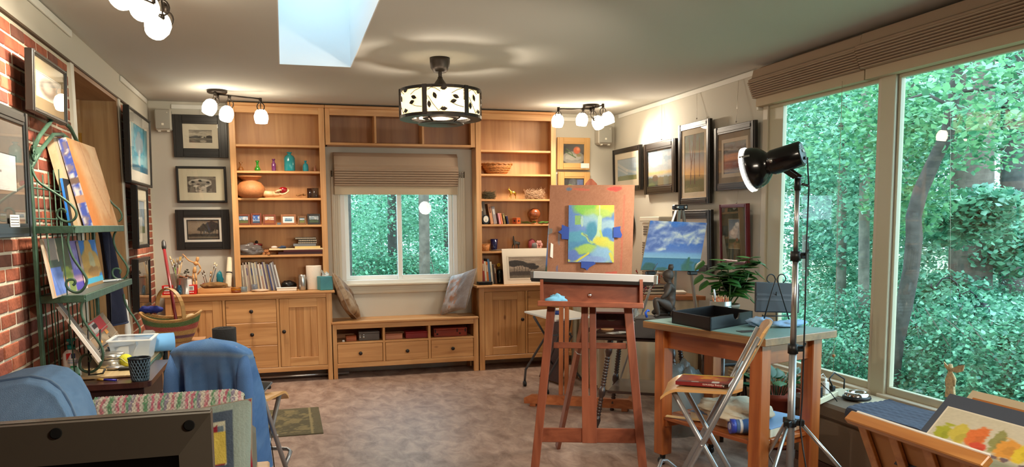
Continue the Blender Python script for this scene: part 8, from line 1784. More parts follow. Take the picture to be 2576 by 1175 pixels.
# ---------------------------------------------------------------- the work table on casters
CN = Vector((2.40,3.567,0)); ul = Vector((-.2775,.9607,0)); us = Vector((.9607,.2775,0)); LA, SA = .955, .60; zc_t = .915
cart = thing('work_table','orange brown wooden work table with green top, slatted shelf and casters','work table',CN+ul*(LA/2)+us*(SA/2),math.atan2(us.y,us.x))
m_cw = wood((150,76,34),(196,116,58),'z',1,.35,False,.4); m_cwx = wood((150,76,34),(196,116,58),'y',1,.35,False,.4); m_edge = wood((120,84,50),(160,118,74),'y',1,.35,False,.4)
hS, hL = SA/2, LA/2
MB().box(-hS,-hL,zc_t-.045,hS,hL,zc_t-.004,.003).build('top', m_edge, cart, True); MB().box(-hS+.006,-hL+.006,zc_t-.004,hS-.006,hL-.006,zc_t).build('green_surface', mat((116,146,136),.4,var=.06,vscale=5), cart, True)
lg_ = .082
for sx in (-1,1):
 for sy in (-1,1):
  x_, y_ = sx*(hS-.045-lg_/2), sy*(hL-.06-lg_/2); lo = MB().box(x_-lg_/2,y_-lg_/2,.075,x_+lg_/2,y_+lg_/2,zc_t-.045,.006).build('leg', m_cw, cart, True)
  cst = MB().box(x_-.012,y_-.012,.045,x_+.012,y_+.012,.075).build('caster', m_black, lo, True); MB().lathe((x_-.012,y_+.008,.0255),[(0,0),(.025,0),(.025,.024),(0,.024)],14,axis=(1,0,0)).build('wheel', m_black, lo, True)
for sx in (-1,1): MB().box(sx*(hS-.09)-.011,-hL+.14,zc_t-.165,sx*(hS-.09)+.011,hL-.14,zc_t-.045,.002).build('apron', m_cwx, cart, True)
for sy in (-1,1): MB().box(-hS+.12,sy*(hL-.10)-.011,zc_t-.165,hS-.12,sy*(hL-.10)+.011,zc_t-.045,.002).build('apron', wood((150,76,34),(196,116,58),'x',1,.35,False,.4), cart, True)
zsh = .325
for sy in (-1,1): MB().box(-hS+.06,sy*(hL-.14)-.02,zsh-.065,hS-.06,sy*(hL-.14)+.02,zsh-.022,.002).build('shelf_bearer', m_cw, cart, True)
ns = 8
for k in range(ns):
 x_ = -hS+.05+(2*hS-.10)*(k+.5)/ns; MB().box(x_-.027,-hL+.09,zsh-.022,x_+.027,hL-.09,zsh,.002).build('slat', m_cwx, cart, True)
MT = RM[cart.name]
def ct(x_, y_, z=zc_t+.001): return MT @ Vector((x_, y_, z))
# on the table: tray, pencils, tablet stand, gloves
N_, L__ = at(1787,832,Z=zc_t), at(1690,813,Z=zc_t); R__ = at(1893,813,Z=zc_t); e1, e2 = L__-N_, R__-N_
bt = thing('black_tray','black open wooden tray with a finger notch, on the green work table','tray',N_+(e1+e2)/2); h_t = .074; m_bt = mat((18,18,20),.35)
tk = .012
def wallp(a, d, nrm_, nm, notch=False):
 L_ = d.length; d = d.normalized(); pts = [(0,.002),(L_,.002),(L_,h_t)]
 if notch: pts += [(L_*.60+.035*math.cos(t_), h_t-.035*math.sin(t_)) for t_ in [PI*k/10 for k in range(11)]]
 pts += [(0,h_t)]; MB().prism([a+d*s_+Vector((0,0,z)) for s_, z in pts], nrm_.normalized()*tk).build(nm, m_bt, bt)
wallp(N_, e2, e1, 'side', True); wallp(N_+e1, e2, -e1, 'side'); wallp(N_, e1, e2, 'side'); wallp(N_+e2, e1, -e2, 'side'); MB().prism([N_,N_+e1,N_+e1+e2,N_+e2],(0,0,.008)).build('bottom', m_bt, bt)
c = N_+e1*.45+e2*.25; MB().box(c.x-.05,c.y-.03,zc_t+.009,c.x+.05,c.y+.03,zc_t+.045,.002).solo('white_box', m_white2, 'small white box lying inside the black tray', 'box')
c = at(1812,800,Y=4.74); c.z = .797; rc_ = (at(1837,790,Y=c.y).x-at(1789,790,Y=c.y).x)/2; hc = at(1812,757,Y=c.y).z-c.z; pc = thing('pencil_cup','perforated silver metal cup full of orange pencils','pencil cup',c)
q = MB(); q.lathe(c,[(0,0),(rc_*.97,0),(rc_,.004),(rc_,hc),(rc_*.96,hc),(rc_*.94,.006),(0,.006)],28); q.build('cup', m_steel, pc)
q = MB()
for k in range(12):
 for j in range(5): a = -2.6+.17*k+(.085 if j % 2 else 0); q.lathe(c+Vector((rc_*1.001*math.cos(a),rc_*1.001*math.sin(a),hc*(.35+.12*j))),[(0,0),(.004,0),(.004,.0006),(0,.0006)],8,axis=(math.cos(a),math.sin(a),0))
q.build('perforations', m_dark, pc, kind='stuff')
pcol = [(206,110,60),(190,96,54),(214,126,70),(176,84,50),(200,120,80)]; pl = None
for k in range(22):
 a = rnd.uniform(0,6.28); r_ = rc_*.80*math.sqrt(rnd.random()); bs = c+Vector((r_*.55*math.cos(a),r_*.55*math.sin(a),.008)); tp = c+Vector((r_*1.12*math.cos(a),r_*1.12*math.sin(a),hc+rnd.uniform(.015,.045))); d = (tp-bs).normalized()
 t = thing('pencil','orange brown colouring pencil standing in the perforated silver cup','pencil',bs,0,'pencils in the perforated silver cup'); MB().tube([bs,tp-d*.018],.0042,6).build('shaft', mat(pcol[k%5],.5), t); MB().tube([tp-d*.018,tp-d*.005],[.0040,.0014],6).build('wood_tip', mat((226,180,130),.8), t); MB().tube([tp-d*.005,tp],[.0014,.0005],5).build('lead', mat(pcol[(k+2)%5],.5), t)
bs = c+Vector((-.018,-.02,.01)); tp = at(1796,728,Y=c.y-.02); t = thing('white_pen','white pen leaning left among the orange pencils','pen',bs); MB().tube([bs,bs+(tp-bs)*.72],.006,8).build('barrel', m_white2, t); MB().tube([bs+(tp-bs)*.72,tp],.0066,8).build('cap', mat((206,214,222),.3), t)
YTB = 4.02; tb = thing('tablet','dark grey folded tablet case on a black wire stand','tablet',at(1954,787,Y=YTB)); Tc = [at(1898,785,Y=YTB),at(2010,788,Y=YTB),at(2010,712,Y=YTB+.035),at(1899,709,Y=YTB+.035)]; Tc[2] = Tc[1]+(Tc[3]-Tc[0]); tn = (Tc[1]-Tc[0]).cross(Tc[3]-Tc[0]).normalized(); tn = -tn if tn.y > 0 else tn
q = MB(); cc = sum(Tc, Vector())/4; q.frame_box(cc,((Tc[1]-Tc[0]).normalized(),(Tc[3]-Tc[0]).normalized(),tn),((Tc[1]-Tc[0]).length/2,(Tc[3]-Tc[0]).length/2,.007),.006); q.build('case', mat((50,48,52),.6), tb)
for f in (.42,.58): q = MB(); q.frame_box(Tc[0]+(Tc[3]-Tc[0])*f+(Tc[1]-Tc[0])*.5+tn*.007,((Tc[1]-Tc[0]).normalized(),(Tc[3]-Tc[0]).normalized(),tn),((Tc[1]-Tc[0]).length*.47,.008,.0016),.001); q.build('fold', mat((70,68,72),.6), tb)
sd = thing('wire_stand','black curled wire easel stand holding the tablet case','display stand',(at(1954,800,Y=YTB).x,YTB-.02,zc_t)); G2 = lambda px, py, dy=-.035: at(px, py, Y=YTB+dy)
for sg in (-1,1):
 pts = [G2(1953+sg*2,703)]+[G2(1953+sg*(3+11.5*(1-math.cos(a))*.9),703-13*math.sin(a)*(1 if a < PI else .6)) for a in [PI*k/10 for k in range(1,15)]]; MB().tube(pts,.0035,6).build('curl', m_black, sd)
 low = G2(1953+sg*36,812); low.z = zc_t+.004; MB().tube([G2(1953+sg*2,703),G2(1953+sg*18,757),low],.004,6).build('leg', m_black, sd)
back = G2(1953,800,.12); back.z = zc_t+.004; MB().tube([G2(1953,735,-.0),back],.0035,6).build('leg', m_black, sd); MB().tube([G2(1918,795,-.05),G2(1990,795,-.05)],.004,6).build('ledge_bar', m_black, sd)
for px in (1918,1990): MB().tube([G2(px,795,-.05),G2(px,792,-.012)],.0035,6).build('hook', m_black, sd)
c = at(1905,822,Z=zc_t+.001); crumple(c+Vector((.03,.02,.025)),.075,.055,.03,.75,22,14,3).solo('blue_cloth', mat((150,184,220),.85,bump=.15), 'pale blue paper cloth crumpled on the work table', 'cloth')
c = at(1985,823,Z=zc_t+.001); crumple(c+Vector((.0,.02,.018)),.11,.05,.02,.6,22,12,7).solo('blue_cloth', mat((140,178,216),.85,bump=.15), 'flatter pale blue cloth under the wire tablet stand', 'cloth')
c = at(1880,834,Z=zc_t+.001); MB().box(c.x-.05,c.y-.03,zc_t+.0005,c.x+.05,c.y+.035,zc_t+.003).solo('dark_card', mat((40,40,44),.4), 'dark flat card near the front edge of the green table', 'card')
c = at(1640,802,Z=zc_t+.001); MB().tube([c+Vector((-.035,.0,.01)),c+Vector((-.045,.0,.04)),c+Vector((-.03,0,.055)),c+Vector((-.02,0,.05))],.008,6).solo('tape_curl', mat((30,80,190),.5), 'curled bright blue tape at the left corner of the work table', 'tape')
# on the slatted shelf
c = ct(.05,-.05,zsh+.001); fb_ = thing('foam_board','blue topped foam board lying on the slatted shelf','board',c,math.atan2(us.y,us.x)+.1); MB().box(-.19,-.30,.001,.19,.26,.048,.002).build('foam', mat((226,216,190),.8), fb_, True); MB().box(-.191,-.301,.048,.191,.261,.054,.001).build('blue_cover', mat((130,164,208),.5), fb_, True)
c = ct(-.03,-.02,zsh+.085); crumple(c,.20,.22,.055,.45,36,20,11).solo('canvas_bag', mat((206,194,170),.95,bump=.2), 'cream cloth bag slumped on the blue topped board', 'bag')
a = ct(-.205,-.20,zsh+.048); d = Vector((.75,.1,-.02)).normalized(); d = (us*.25-ul*.97).normalized(); bo = thing('blue_bottle','blue plastic bottle with a round blue cap lying on the slatted shelf','bottle',a); d = (us*.85-ul*.5).normalized(); MB().tube([a,a+d*.02,a+d*.022,a+d*.14,a+d*.155],[.040,.040,.041,.041,.03],18).build('bottle', mat((84,124,180),.35), bo); MB().tube([a-d*.03,a-d*.002],.042,18).build('cap', mat((52,70,170),.35), bo); MB().tube([a+d*.02,a+d*.035],.0418,18,caps=False).build('white_band', m_white2, bo); MB().tube([a-d*.0345,a-d*.0295],[.018,.022],16).build('cap_centre', mat((170,180,214),.4), bo)
MB().bar(ct(-.26,.30,zsh+.012),ct(-.10,-.02,zsh+.012),.03,.008,b=.001).solo('wooden_ruler', mat((214,184,134),.6), 'long pale wooden stick on the slatted shelf', 'stick')
crumple(ct(.05,.46,.34),.17,.05,.27,.4,26,22,5).solo('plastic_bag', mat((150,160,160),.3,alpha=.6,coat=.4), 'big clear plastic bag hanging behind the work table leg', 'bag')
# ---------------------------------------------------------------- red book on the stool
bkr = thing('red_book','red and yellow paperback painting book lying on the plywood stool seat','book',(1.955,3.40,.742),R(147-6)); bl_w, bl_d, bl_h = .125, .100, .018
m_bk = painted(.3,0,200,.4)
MB().box(-bl_w+.002,-bl_d+.002,.003,bl_w-.002,bl_d-.001,bl_h-.003).build('pages', mat((226,220,206),.8), bkr, True); MB().box(-bl_w,-bl_d,.0005,bl_w,bl_d,.003).build('back_cover', mat((110,26,30),.4), bkr, True)
def cover(A):
 A.vgrad((0,(120,40,44)),(.3,(190,70,40)),(.6,(214,120,40)),(.8,(170,40,30)),(1,(70,24,24))); A.clouds((226,160,50),-.2,1.2,4,3,.55,.08,.8,1); A.clouds((150,30,36),-.2,1.2,5,8,.5,.08,.8,1); A.mix(ss(.7,.95,A.U),(96,22,26)); A.mix(1-ss(.04,.14,A.U),(210,190,40)); A.rect(.72,.68,.92,.80,(214,206,196)); A.rect(.86,.30,.93,.42,(214,206,196));
 for k in range(14): A.rect(.25+.028*k,.70,.25+.028*k+.012,.92,(206,170,60),.8)
 A.grain(8,40)
art_sheet('front_cover',(bl_w,-bl_d,bl_h),(bl_w,bl_d,bl_h),(-bl_w,bl_d,bl_h),(-bl_w,-bl_d,bl_h), lambda A: (setattr(A,'U',A.V.copy()) if False else None, cover(A)), bkr, 60, 50, m_bk, True)
MB().box(-bl_w,bl_d-.001,.003,bl_w,bl_d,bl_h,.0003).build('spine', mat((126,30,40),.35,coat=.4), bkr, True)
MBk = RM[bkr.name]; m_txt = mat((236,226,220),.5)
text_mesh('spine_title','Painting Abstracts', m_txt, bkr, MBk @ Vector((-.055,bl_d+.0006,.0105)), MBk.to_3x3() @ Vector((1,0,0)), (0,0,-1), .014, 'white title lettering'); MB().box(-bl_w,bl_d,.003,-bl_w+.03,bl_d+.0004,bl_h).build('spine_end', mat((36,24,26),.35), bkr, True)
# ---------------------------------------------------------------- studio lamp on its stand
LX = Vector((2.475,3.435,0)); ls = thing('lamp_stand','tall silver light stand on three legs, before the work table','light stand',LX);
def LP_(py, px=2003): return at(px, py, Y=LX.y)
zt3 = LP_(478).z; zcol = at(2000,1062,Y=LX.y).z
MB().tube([LX+Vector((0,0,.10)),LX+Vector((0,0,LP_(880).z))],.019,14).build('pole', m_alu, ls); MB().tube([LX+Vector((0,0,LP_(880).z)),LX+Vector((0,0,LP_(645).z))],.0155,14).build('pole', m_steel, ls); MB().tube([LX+Vector((0,0,LP_(645).z)),LX+Vector((0,0,zt3))],.0125,14).build('pole', m_steel, ls)
for py in (645,878):
 z = LP_(py).z; q = MB(); q.tube([LX+Vector((0,0,z-.022)),LX+Vector((0,0,z+.026))],.026,14); q.box(LX.x+.015,LX.y-.022,z-.012,LX.x+.05,LX.y+.006,z+.02,.004); q.build('clamp', m_black, ls)
 MB().bar(LX+Vector((.04,-.025,z+.004)),LX+Vector((.052,-.03,z+.035)),.012,.008,b=.002).build('clamp_lever', m_black, ls)
q = MB(); q.tube([LX+Vector((0,0,zcol-.02)),LX+Vector((0,0,zcol+.018))],.028,14); q.build('collar', m_black, ls)
for ang in (-2.55,-.35,1.4):
 d = Vector((math.cos(ang),math.sin(ang),0)); MB().bar(LX+d*.02+Vector((0,0,zcol)),LX+d*.065+Vector((0,0,zcol)),.03,.03,b=.003).build('leg_hinge', m_black, ls); MB().tube([LX+d*.055+Vector((0,0,zcol-.01)),LX+d*.47+Vector((0,0,.012))],.0105,10).build('leg', m_steel, ls); MB().tube([LX+d*.46+Vector((0,0,.022)),LX+d*.485+Vector((0,0,.006))],.0125,8).build('rubber_foot', m_black, ls)
 MB().tube([LX+d*.02+Vector((0,0,.13)),LX+d*.26+Vector((0,0,zcol*.5-.0))],.005,6).build('strut', m_steel, ls)
MB().tube([LX+Vector((0,0,.09)),LX+Vector((0,0,.14))],.026,12).build('collar', m_black, ls)
hl = thing('studio_lamp','black studio flood lamp with a bright round reflector, on the tall light stand','studio lamp',LX+Vector((0,0,zt3)))
yk = LX+Vector((0,0,zt3+.05)); ax = Vector((-.60,.76,-.25)).normalized(); mid = at(1950,407,Y=LX.y+.0); Lh = .272
O_ = mid-ax*(Lh/2)
MB().lathe(O_,[(0,0),(.055,0),(.062,.006),(.062,.145),(.058,.155),(.055,.165),(.070,.178),(.092,.20),(.104,.235),(.108,.265),(.104,.265),(.10,.235),(.085,.20),(.05,.175),(0,.17)],32,axis=ax).build('housing', m_blackgloss, hl)
MB().lathe(O_,[(0,-.003),(.050,-.003),(.056,.0),(.05,.001),(0,.001)],28,axis=-ax).build('rear_plate', mat((20,50,50),.35), hl)
MB().lathe(O_,[(.1085,.262),(.1125,.262),(.1135,.278),(.108,.280),(.1075,.264)],36,axis=ax).build('reflector_rim', emis((255,250,240),5.0), hl)
MB().lathe(O_,[(0,.268),(.106,.268),(.106,.272),(0,.274)],32,axis=ax).build('lit_diffuser', emis((255,246,232),14.0), hl)
lamp_light('bulb','SPOT',O_+ax*.29,16,hl,ax,.10,140,.7)
sx_ = ax.cross(Vector((0,0,1))).normalized(); pv = O_+ax*.135
for s_ in (-1,1):
 p0_ = pv+sx_*s_*.068; p1_ = yk+sx_*s_*.045+Vector((0,0,.012)); MB().bar(p0_,p1_,.026,.005,up=sx_,b=.001).build('yoke_arm', mat((40,30,24),.4,.3), hl); MB().lathe(p0_,[(0,.010),(.009,.009),(.010,0),(0,0)],12,axis=sx_*s_).build('yoke_bolt', m_steel, hl)
q = MB(); q.bar(yk+sx_*.052+Vector((0,0,.010)),yk-sx_*.052+Vector((0,0,.010)),.028,.006,b=.001); q.tube([yk+Vector((0,0,-.052)),yk+Vector((0,0,.008))],.016,10); q.build('stand_socket', m_black, hl); MB().bar(yk+Vector((.015,-.01,-.02)),yk+Vector((.05,-.02,-.03)),.012,.012,b=.003).build('tightening_knob', m_black, hl)
up_ = sx_.cross(ax); up_ = up_ if up_.z > 0 else -up_; right_ = (-ax).cross(up_) if False else sx_*(1 if sx_.dot(Vector((1,0,0)))>0 else -1)
pf = O_-ax*.0035
MB().prism([pf+right_*a+up_*b_ for a,b_ in ((-.005,.006),(.032,.006),(.032,.020),(-.005,.020))], -ax*.0006).build('plate_label', mat((176,190,186),.5), hl)
text_mesh('plate_lettering','SV', mat((206,220,216),.5), hl, pf+right_*.010+up_*.032-ax*.0008, right_, up_, .022); MB().prism([pf+right_*a+up_*b_ for a,b_ in ((-.012,-.030),(.0,-.034),(.022,-.022),(.018,-.014),(-.004,-.02))], -ax*.006).build('switch', m_black, hl);
for b_ in (.03,.022): MB().prism([pf+right_*a+up_*c_ for a,c_ in ((-.038,b_),(-.02,b_),(-.02,b_+.003),(-.038,b_+.003))], -ax*.0006).build('print_line', mat((150,170,166),.5), hl)
for k in range(3): a = 2*PI*k/3+.5; d = sx_*math.cos(a)+up_*math.sin(a); MB().bar(O_+ax*.225+d*.102,O_+ax*.275+d*.113,.010,.004,up=d).build('reflector_clip', m_steel, hl)
cp_ = [pf+right_*.05-up_*.02, at(2035,470,Y=3.42), at(2032,540,Y=3.42), at(2028,640,Y=3.40), at(2026,760,Y=3.40), at(2022,880,Y=3.40), at(2018,1000,Y=3.41), at(2013,1075,Y=3.40), at(2020,1130,Y=3.36), at(2028,1180,Y=3.30), Vector((2.62,3.26,.008)), Vector((2.9,3.45,.006)), Vector((3.05,3.9,.006))]
cb = thing('lamp_cable','black cable drooping from the studio lamp down beside its stand','cable',LX+Vector((.05,-.1,0))); MB().tube(cp_,.0042,6).build('cable', m_black, cb)
# ---------------------------------------------------------------- plants
def leaf_shape(p, d, n, L, w, m, parent, heart=False):
 d = Vector(d).normalized(); s_ = d.cross(Vector(n)).normalized(); n = s_.cross(d).normalized(); P_ = []; F = []
 rows = 7
 for i in range(rows+1):
  f = i/rows; ww = w*(math.sin(PI*min(1,f**.75))*1.0 if not heart else math.sin(PI*f**.6)); c_ = Vector(p)+d*L*f-Vector((0,0,.25*L*f*f)); P_ += [c_-s_*ww-n*ww*.25, c_, c_+s_*ww-n*ww*.25]
 for i in range(rows): F += [(3*i,3*i+1,3*i+4,3*i+3),(3*i+1,3*i+2,3*i+5,3*i+4)]
 b = MB(); b.add(P_, F, True); return b.build('leaf', m, parent)
m_pl = mat((46,92,36),.45,var=.25,vscale=12); m_pl2 = mat((70,116,44),.45,var=.25,vscale=12); m_pl3 = mat((34,78,50),.35,var=.25,vscale=12)
pbase = Vector((3.03,5.0,.797)); pp = thing('potted_plant','bushy green poinsettia plant behind the pencil cup','potted plant',pbase); MB().lathe(pbase,[(0,0),(.07,0),(.095,.12),(.10,.12),(.10,.14),(.09,.14),(.085,.12),(0,.115)],20).build('pot', mat((120,110,96),.6), pp); MB().lathe(pbase,[(0,.118),(.084,.118)],16).build('soil', mat((50,38,30),.95), pp)
r0 = random.Random(21)
for k in range(9):
 a = 2*PI*k/9; top = at(1790+r0.uniform(0,100),690+r0.uniform(-40,30),Y=5.0+.12*math.sin(a)); b0_ = pbase+Vector((.04*math.cos(a),.04*math.sin(a),.12)); md = (b0_+top)/2+Vector((.02*math.cos(a),.02*math.sin(a),0)); MB().tube([b0_,md,top],[.006,.005,.003],6).build('stem', mat((76,96,50),.7), pp)
 for j in range(18):
  f = r0.uniform(.5,1.08); p = (b0_*(1-f)**2+md*2*f*(1-f)+top*f*f); aa = r0.uniform(0,6.28); leaf_shape(p,(math.cos(aa),math.sin(aa),r0.uniform(-.1,.5)),(0,0,1),r0.uniform(.09,.15),r0.uniform(.036,.056),(m_pl,m_pl2,m_pl)[j%3],pp)
for px, py in ((1775,665),(1905,662),(1898,690),(1772,700),(1785,715),(1850,730),(1815,720),(1868,740),(1885,760)):
 p = at(px,py,Y=5.0); leaf_shape(p+Vector((-.02 if px<1830 else .0,0,.03)),(-.8 if px<1830 else .7,-.3,-.5),(0,0,1),.10,.036,m_pl,pp)
pst = thing('side_table','dark round side table behind the work table, under plant and pencil cup','table',(2.97,4.93,0)); MB().lathe((2.97,4.93,.77),[(0,0),(.295,0),(.30,.006),(.30,.02),(.295,.026),(0,.026)],40).build('top', m_dkt, pst)
for k in range(3): a = 2*PI*k/3; MB().tube([(2.97+.12*math.cos(a),4.93+.12*math.sin(a),.772),(2.97+.2*math.cos(a),4.93+.2*math.sin(a),.0)],.015,8).build('leg', m_dkt, pst)
lb = Vector((3.21,4.62,0)); lp = thing('potted_lily','peace lily with broad dark leaves in a terracotta pot on the floor','potted plant',lb); MB().lathe(lb,[(0,0),(.12,0),(.125,.02),(.165,.33),(.175,.33),(.175,.37),(.16,.37),(.15,.33),(0,.32)],28).build('pot', mat((150,62,40),.55,var=.1,vscale=6), lp); MB().lathe(lb,[(0,.322),(.148,.322)],20).build('soil', mat((50,38,30),.95), lp); MB().lathe(lb,[(0,0),(.17,0),(.18,.02),(.17,.02),(0,.006)],24).build('saucer', mat((130,54,36),.6), lp)
for k in range(20):
 a = r0.uniform(0,6.28); h = r0.uniform(.30,.50); sp_ = r0.uniform(.05,.17); b0_ = lb+Vector((.04*math.cos(a),.04*math.sin(a),.325)); tp = lb+Vector((sp_*math.cos(a),min(sp_*math.sin(a),.1),.325+h*.26)); MB().tube([b0_,(b0_+tp)/2+Vector((0,0,.03)),tp],.0035,5).build('stem', m_pl3, lp); leaf_shape(tp,(math.cos(a)*.8,math.sin(a)*.5-.1,r0.uniform(.0,.7)),(0,0,1),r0.uniform(.14,.2),r0.uniform(.035,.05),m_pl3 if k % 3 else m_pl,lp)
# black folded chair glimpsed behind the work table
fc = thing('black_chair','black folding chair half hidden behind the work table legs','chair',(3.27,5.33,0));
for x_ in (3.12,3.42): MB().tube([(x_,5.30,0),(x_,5.42,.78)],.012,8).build('leg', m_black, fc); MB().tube([(x_,5.50,0),(x_,5.30,.44)],.012,8).build('leg', m_black, fc)
MB().box(3.11,5.22,.43,3.43,5.48,.455,.008).build('seat', m_black, fc); MB().box(3.12,5.37,.58,3.42,5.39,.74,.006).build('backrest', m_black, fc)
# ---------------------------------------------------------------- upholstered bench under the windows
ob = thing('upholstered_bench','long brown upholstered storage bench under the big windows','bench',(3.3,3.2,0)); m_up = mat((112,92,74),.8,bump=.15,bscale=200); XO0, XO1, YO0, YO1, zo = 3.10, 3.50, 1.6, 4.30, .43
MB().box(XO0+.015,YO0+.01,.05,XO1,YO1-.01,zo-.10,.012).build('base', m_up, ob); MB().box(XO0,YO0,zo-.098,XO1+.005,YO1,zo,.02).build('lid_cushion', m_up, ob); MB().box(XO0+.02,YO0+.02,0,XO1,YO1-.02,.052).build('plinth', wood((60,36,26),(84,52,38),'y',1,.4), ob)
MB().box(XO0+.20,YO1-.42,zo,XO1+.005,YO1-.01,zo+.006,.002).build('tray_top', mat((206,196,170),.5), ob)
bq = thing('quilted_blanket','navy blue quilted blanket spread on the long upholstered bench','blanket',(3.28,3.3,zo)); NU, NV = 70, 120; b = MB()
def blk(u, v):
 x_ = XO0+.015+(XO1-XO0-.02)*u+.03*math.sin(v*9)*(1-u)*0; y_ = 2.3+1.55*v-.10*u*math.sin(v*1.0)*0+.10*(u-.5)*v; q_ = .004*abs(math.sin(u*26+v*22))**.6*abs(math.sin(u*26-v*60))**.4; z = zo+.010+q_+.010*math.sin(v*7+u*3)**2; return Vector((x_, y_, z))
b.surf(blk, NU, NV); b.surf(lambda u,v: Vector((blk(0,v).x-.018*(u**.5), blk(0,v).y, blk(0,v).z-.045*u)), 4, NV); b.surf(lambda u,v: Vector((blk(u,1).x, blk(u,1).y+.006*v, blk(u,1).z-.011*v)), NU, 2)
b.build('quilting', mat((74,78,94),.95,bump=.4,bscale=250,var=.12,vscale=20), bq)
c = at(2155,1003,Z=zo+.008); t = thing('pet_bowl','shiny steel pet bowl with a black rubber foot on the bench','bowl',c); MB().lathe(c,[(0,0),(.080,0),(.084,.006),(.080,.018),(.072,.022)],28).build('rubber_foot', m_black, t); MB().lathe(c,[(.074,.018),(.070,.036),(.060,.044),(.052,.044),(.045,.03),(.03,.018),(0,.016)],28).build('bowl', m_chrome, t)
a, b_ = at(2052,1018,Z=zo+.008), at(2112,990,Z=zo+.008); d = (b_-a).normalized(); b_ = a+d*.30; ps = thing('power_strip','cream power strip with plugs on the end of the bench','power strip',(a+b_)/2); sd_ = Vector((-d.y,d.x,0)); a += -sd_*.0; MB().bar(a+Vector((0,0,.02)),b_+Vector((0,0,.02)),.055,.036,b=.004).build('body', mat((226,216,184),.5), ps)
for k in range(5): p = a+d*(.05+.05*k)+Vector((0,0,.0385)); MB().lathe(p,[(0,0),(.014,0),(.014,.001),(0,.001)],12).build('socket', mat((60,58,54),.5), ps)
p = a+d*.15+Vector((0,0,.04)); q = MB(); q.bar(p,p+Vector((0,0,.075)),.034,.034,b=.005); t = thing('white_charger','white plug in charger standing on the cream power strip','charger',p); q.build('body', m_white2, t); MB().tube([p+Vector((0,0,.075)),p+Vector((0,0,.10)),p+Vector((-.02,.0,.125)),p+Vector((-.07,-.02,.11)),p+Vector((-.10,-.05,.06))],.0025,6).build('cord', mat((220,220,214),.5), t); MB().box(p.x-.008,p.y-.005,p.z+.075,p.x+.008,p.y+.005,p.z+.095,.002).build('plug', m_white2, t)
p = a+d*.03+Vector((0,0,.04)); t = thing('black_adapter','black plug in adapter at the near end of the power strip','adapter',p); MB().bar(p,p+Vector((0,0,.065)),.045,.04,b=.005).build('body', m_black, t); MB().tube([p+Vector((0,0,.06)),p+Vector((.01,0,.09)),p+Vector((.06,-.04,.03)),p+Vector((.09,-.06,-.02))],.003,6).build('cord', m_black, t)
p = b_-d*.03+Vector((0,0,.04)); t = thing('black_plug','black angled plug with a thick looping cord on the power strip','plug',p); MB().bar(p,p+Vector((0,0,.03)),.03,.026,b=.004).build('body', m_black, t); MB().tube([p+Vector((0,0,.025)),p+Vector((-.01,.02,.07)),p+Vector((.05,.05,.10)),p+Vector((.11,.03,.06)),p+Vector((.10,.02,-.0))],.005,7).build('cord', m_black, t)
MB().tube([(3.04,3.86,.006),(3.06,3.80,.006),(3.03,3.70,.006),(3.0,3.62,.006),(3.02,3.54,.006)],.004,6).solo('floor_cable', m_black, 'short black cable end on the floor before the bench', 'cable')
# straw doll hanging in the window
DX = XR-.06; dl = thing('straw_angel','lacy straw angel ornament hanging in the near big window','ornament',at(2390,995,X=DX)); D_ = lambda px, py: at(px, py, X=DX); m_str = mat((220,194,146),.95,bump=.8,bscale=220,var=.3,vscale=60)
MB().tube([D_(2391,916),D_(2391,926),D_(2390,934)],[.010,.015,.010],10).build('head', m_str, dl); b = MB()
def gown(u, v): c_ = D_(2391,934)*(1-v)+D_(2390,1000)*v; r_ = .014+.020*v**.7+.003*math.sin(u*6.28*7)*v; a = 2*PI*u; return c_+Vector((r_*.5*math.cos(a),-r_*math.sin(a),0))
b.surf(gown, 28, 14); b.build('gown', m_str, dl)
for sg, pts in ((-1,[(2389,924),(2376,910),(2378,922),(2386,932)]),(1,[(2394,928),(2412,920),(2428,918),(2424,934),(2408,938),(2396,934)])): MB().prism([D_(*p) for p in pts],(-.006,0,0)).build('wing', m_str, dl)
for px in (2381,2402): MB().tube([D_(2391+(px-2391)*.4,940),D_(px,955),D_(px-1,972)],[.007,.008,.005],8).build('arm', m_str, dl)
MB().tube([D_(2391,917),D_(2391,250)],.0008,4).build('thread', m_wire, dl)
# ---------------------------------------------------------------- slanting print rack with the autumn tree painting
XRk = 2.16; ra, rb = at(2137,1047,X=XRk), at(2478,1166,X=XRk); m_rk = wood((170,108,52),(206,146,80),'y',1,.4,False,.3); m_rkz = wood((170,108,52),(206,146,80),'x',1,.4,False,.3)
zr_ = (ra.z+rb.z)/2; ra.z = rb.z = zr_; yr0, yr1 = ra.y, 1.35
pr2 = thing('print_rack','slanting wooden print rack with slatted front, in the near right corner','print rack',(2.4,1.95,0))
MB().bar((XRk,yr0,zr_),(XRk,rb.y-.01,zr_),.030,.048,up=(.75,0,.66),b=.004).build('top_rail', m_rk, pr2)
for k in range(5):
 y_ = yr0-.06-.165*k; MB().bar((XRk+.012,y_,zr_-.02),(XRk+.22,y_,.24),.045,.016,up=(.9,0,.4),b=.002).build('slat', m_rkz, pr2)
MB().bar((XRk+.22,yr0,.24),(XRk+.22,rb.y-.2,.24),.04,.04,b=.003).build('bottom_rail', m_rk, pr2)
MB().prism([(XRk+.03,yr0-.02,zr_-.03),(XRk+.03,rb.y-.1,zr_-.03),(XRk+.235,rb.y-.1,.25),(XRk+.235,yr0-.02,.25)],(.006,0,.002)).build('panel', mat((176,126,76),.6), pr2)
MB().prism([(XRk+.016,yr0-.02,zr_+.014),(XRk+.016,rb.y,zr_+.014),(XRk+.022,rb.y,zr_+.018),(XRk+.022,yr0-.02,zr_+.018)],(0,0,.01)).build('white_edge', m_white2, pr2)
xb2 = 2.50; bt_ = [(XRk+.27,yr0,.28),(XRk+.27,1.5,.28),(2.585,1.5,.895),(2.585,yr0,.895)]
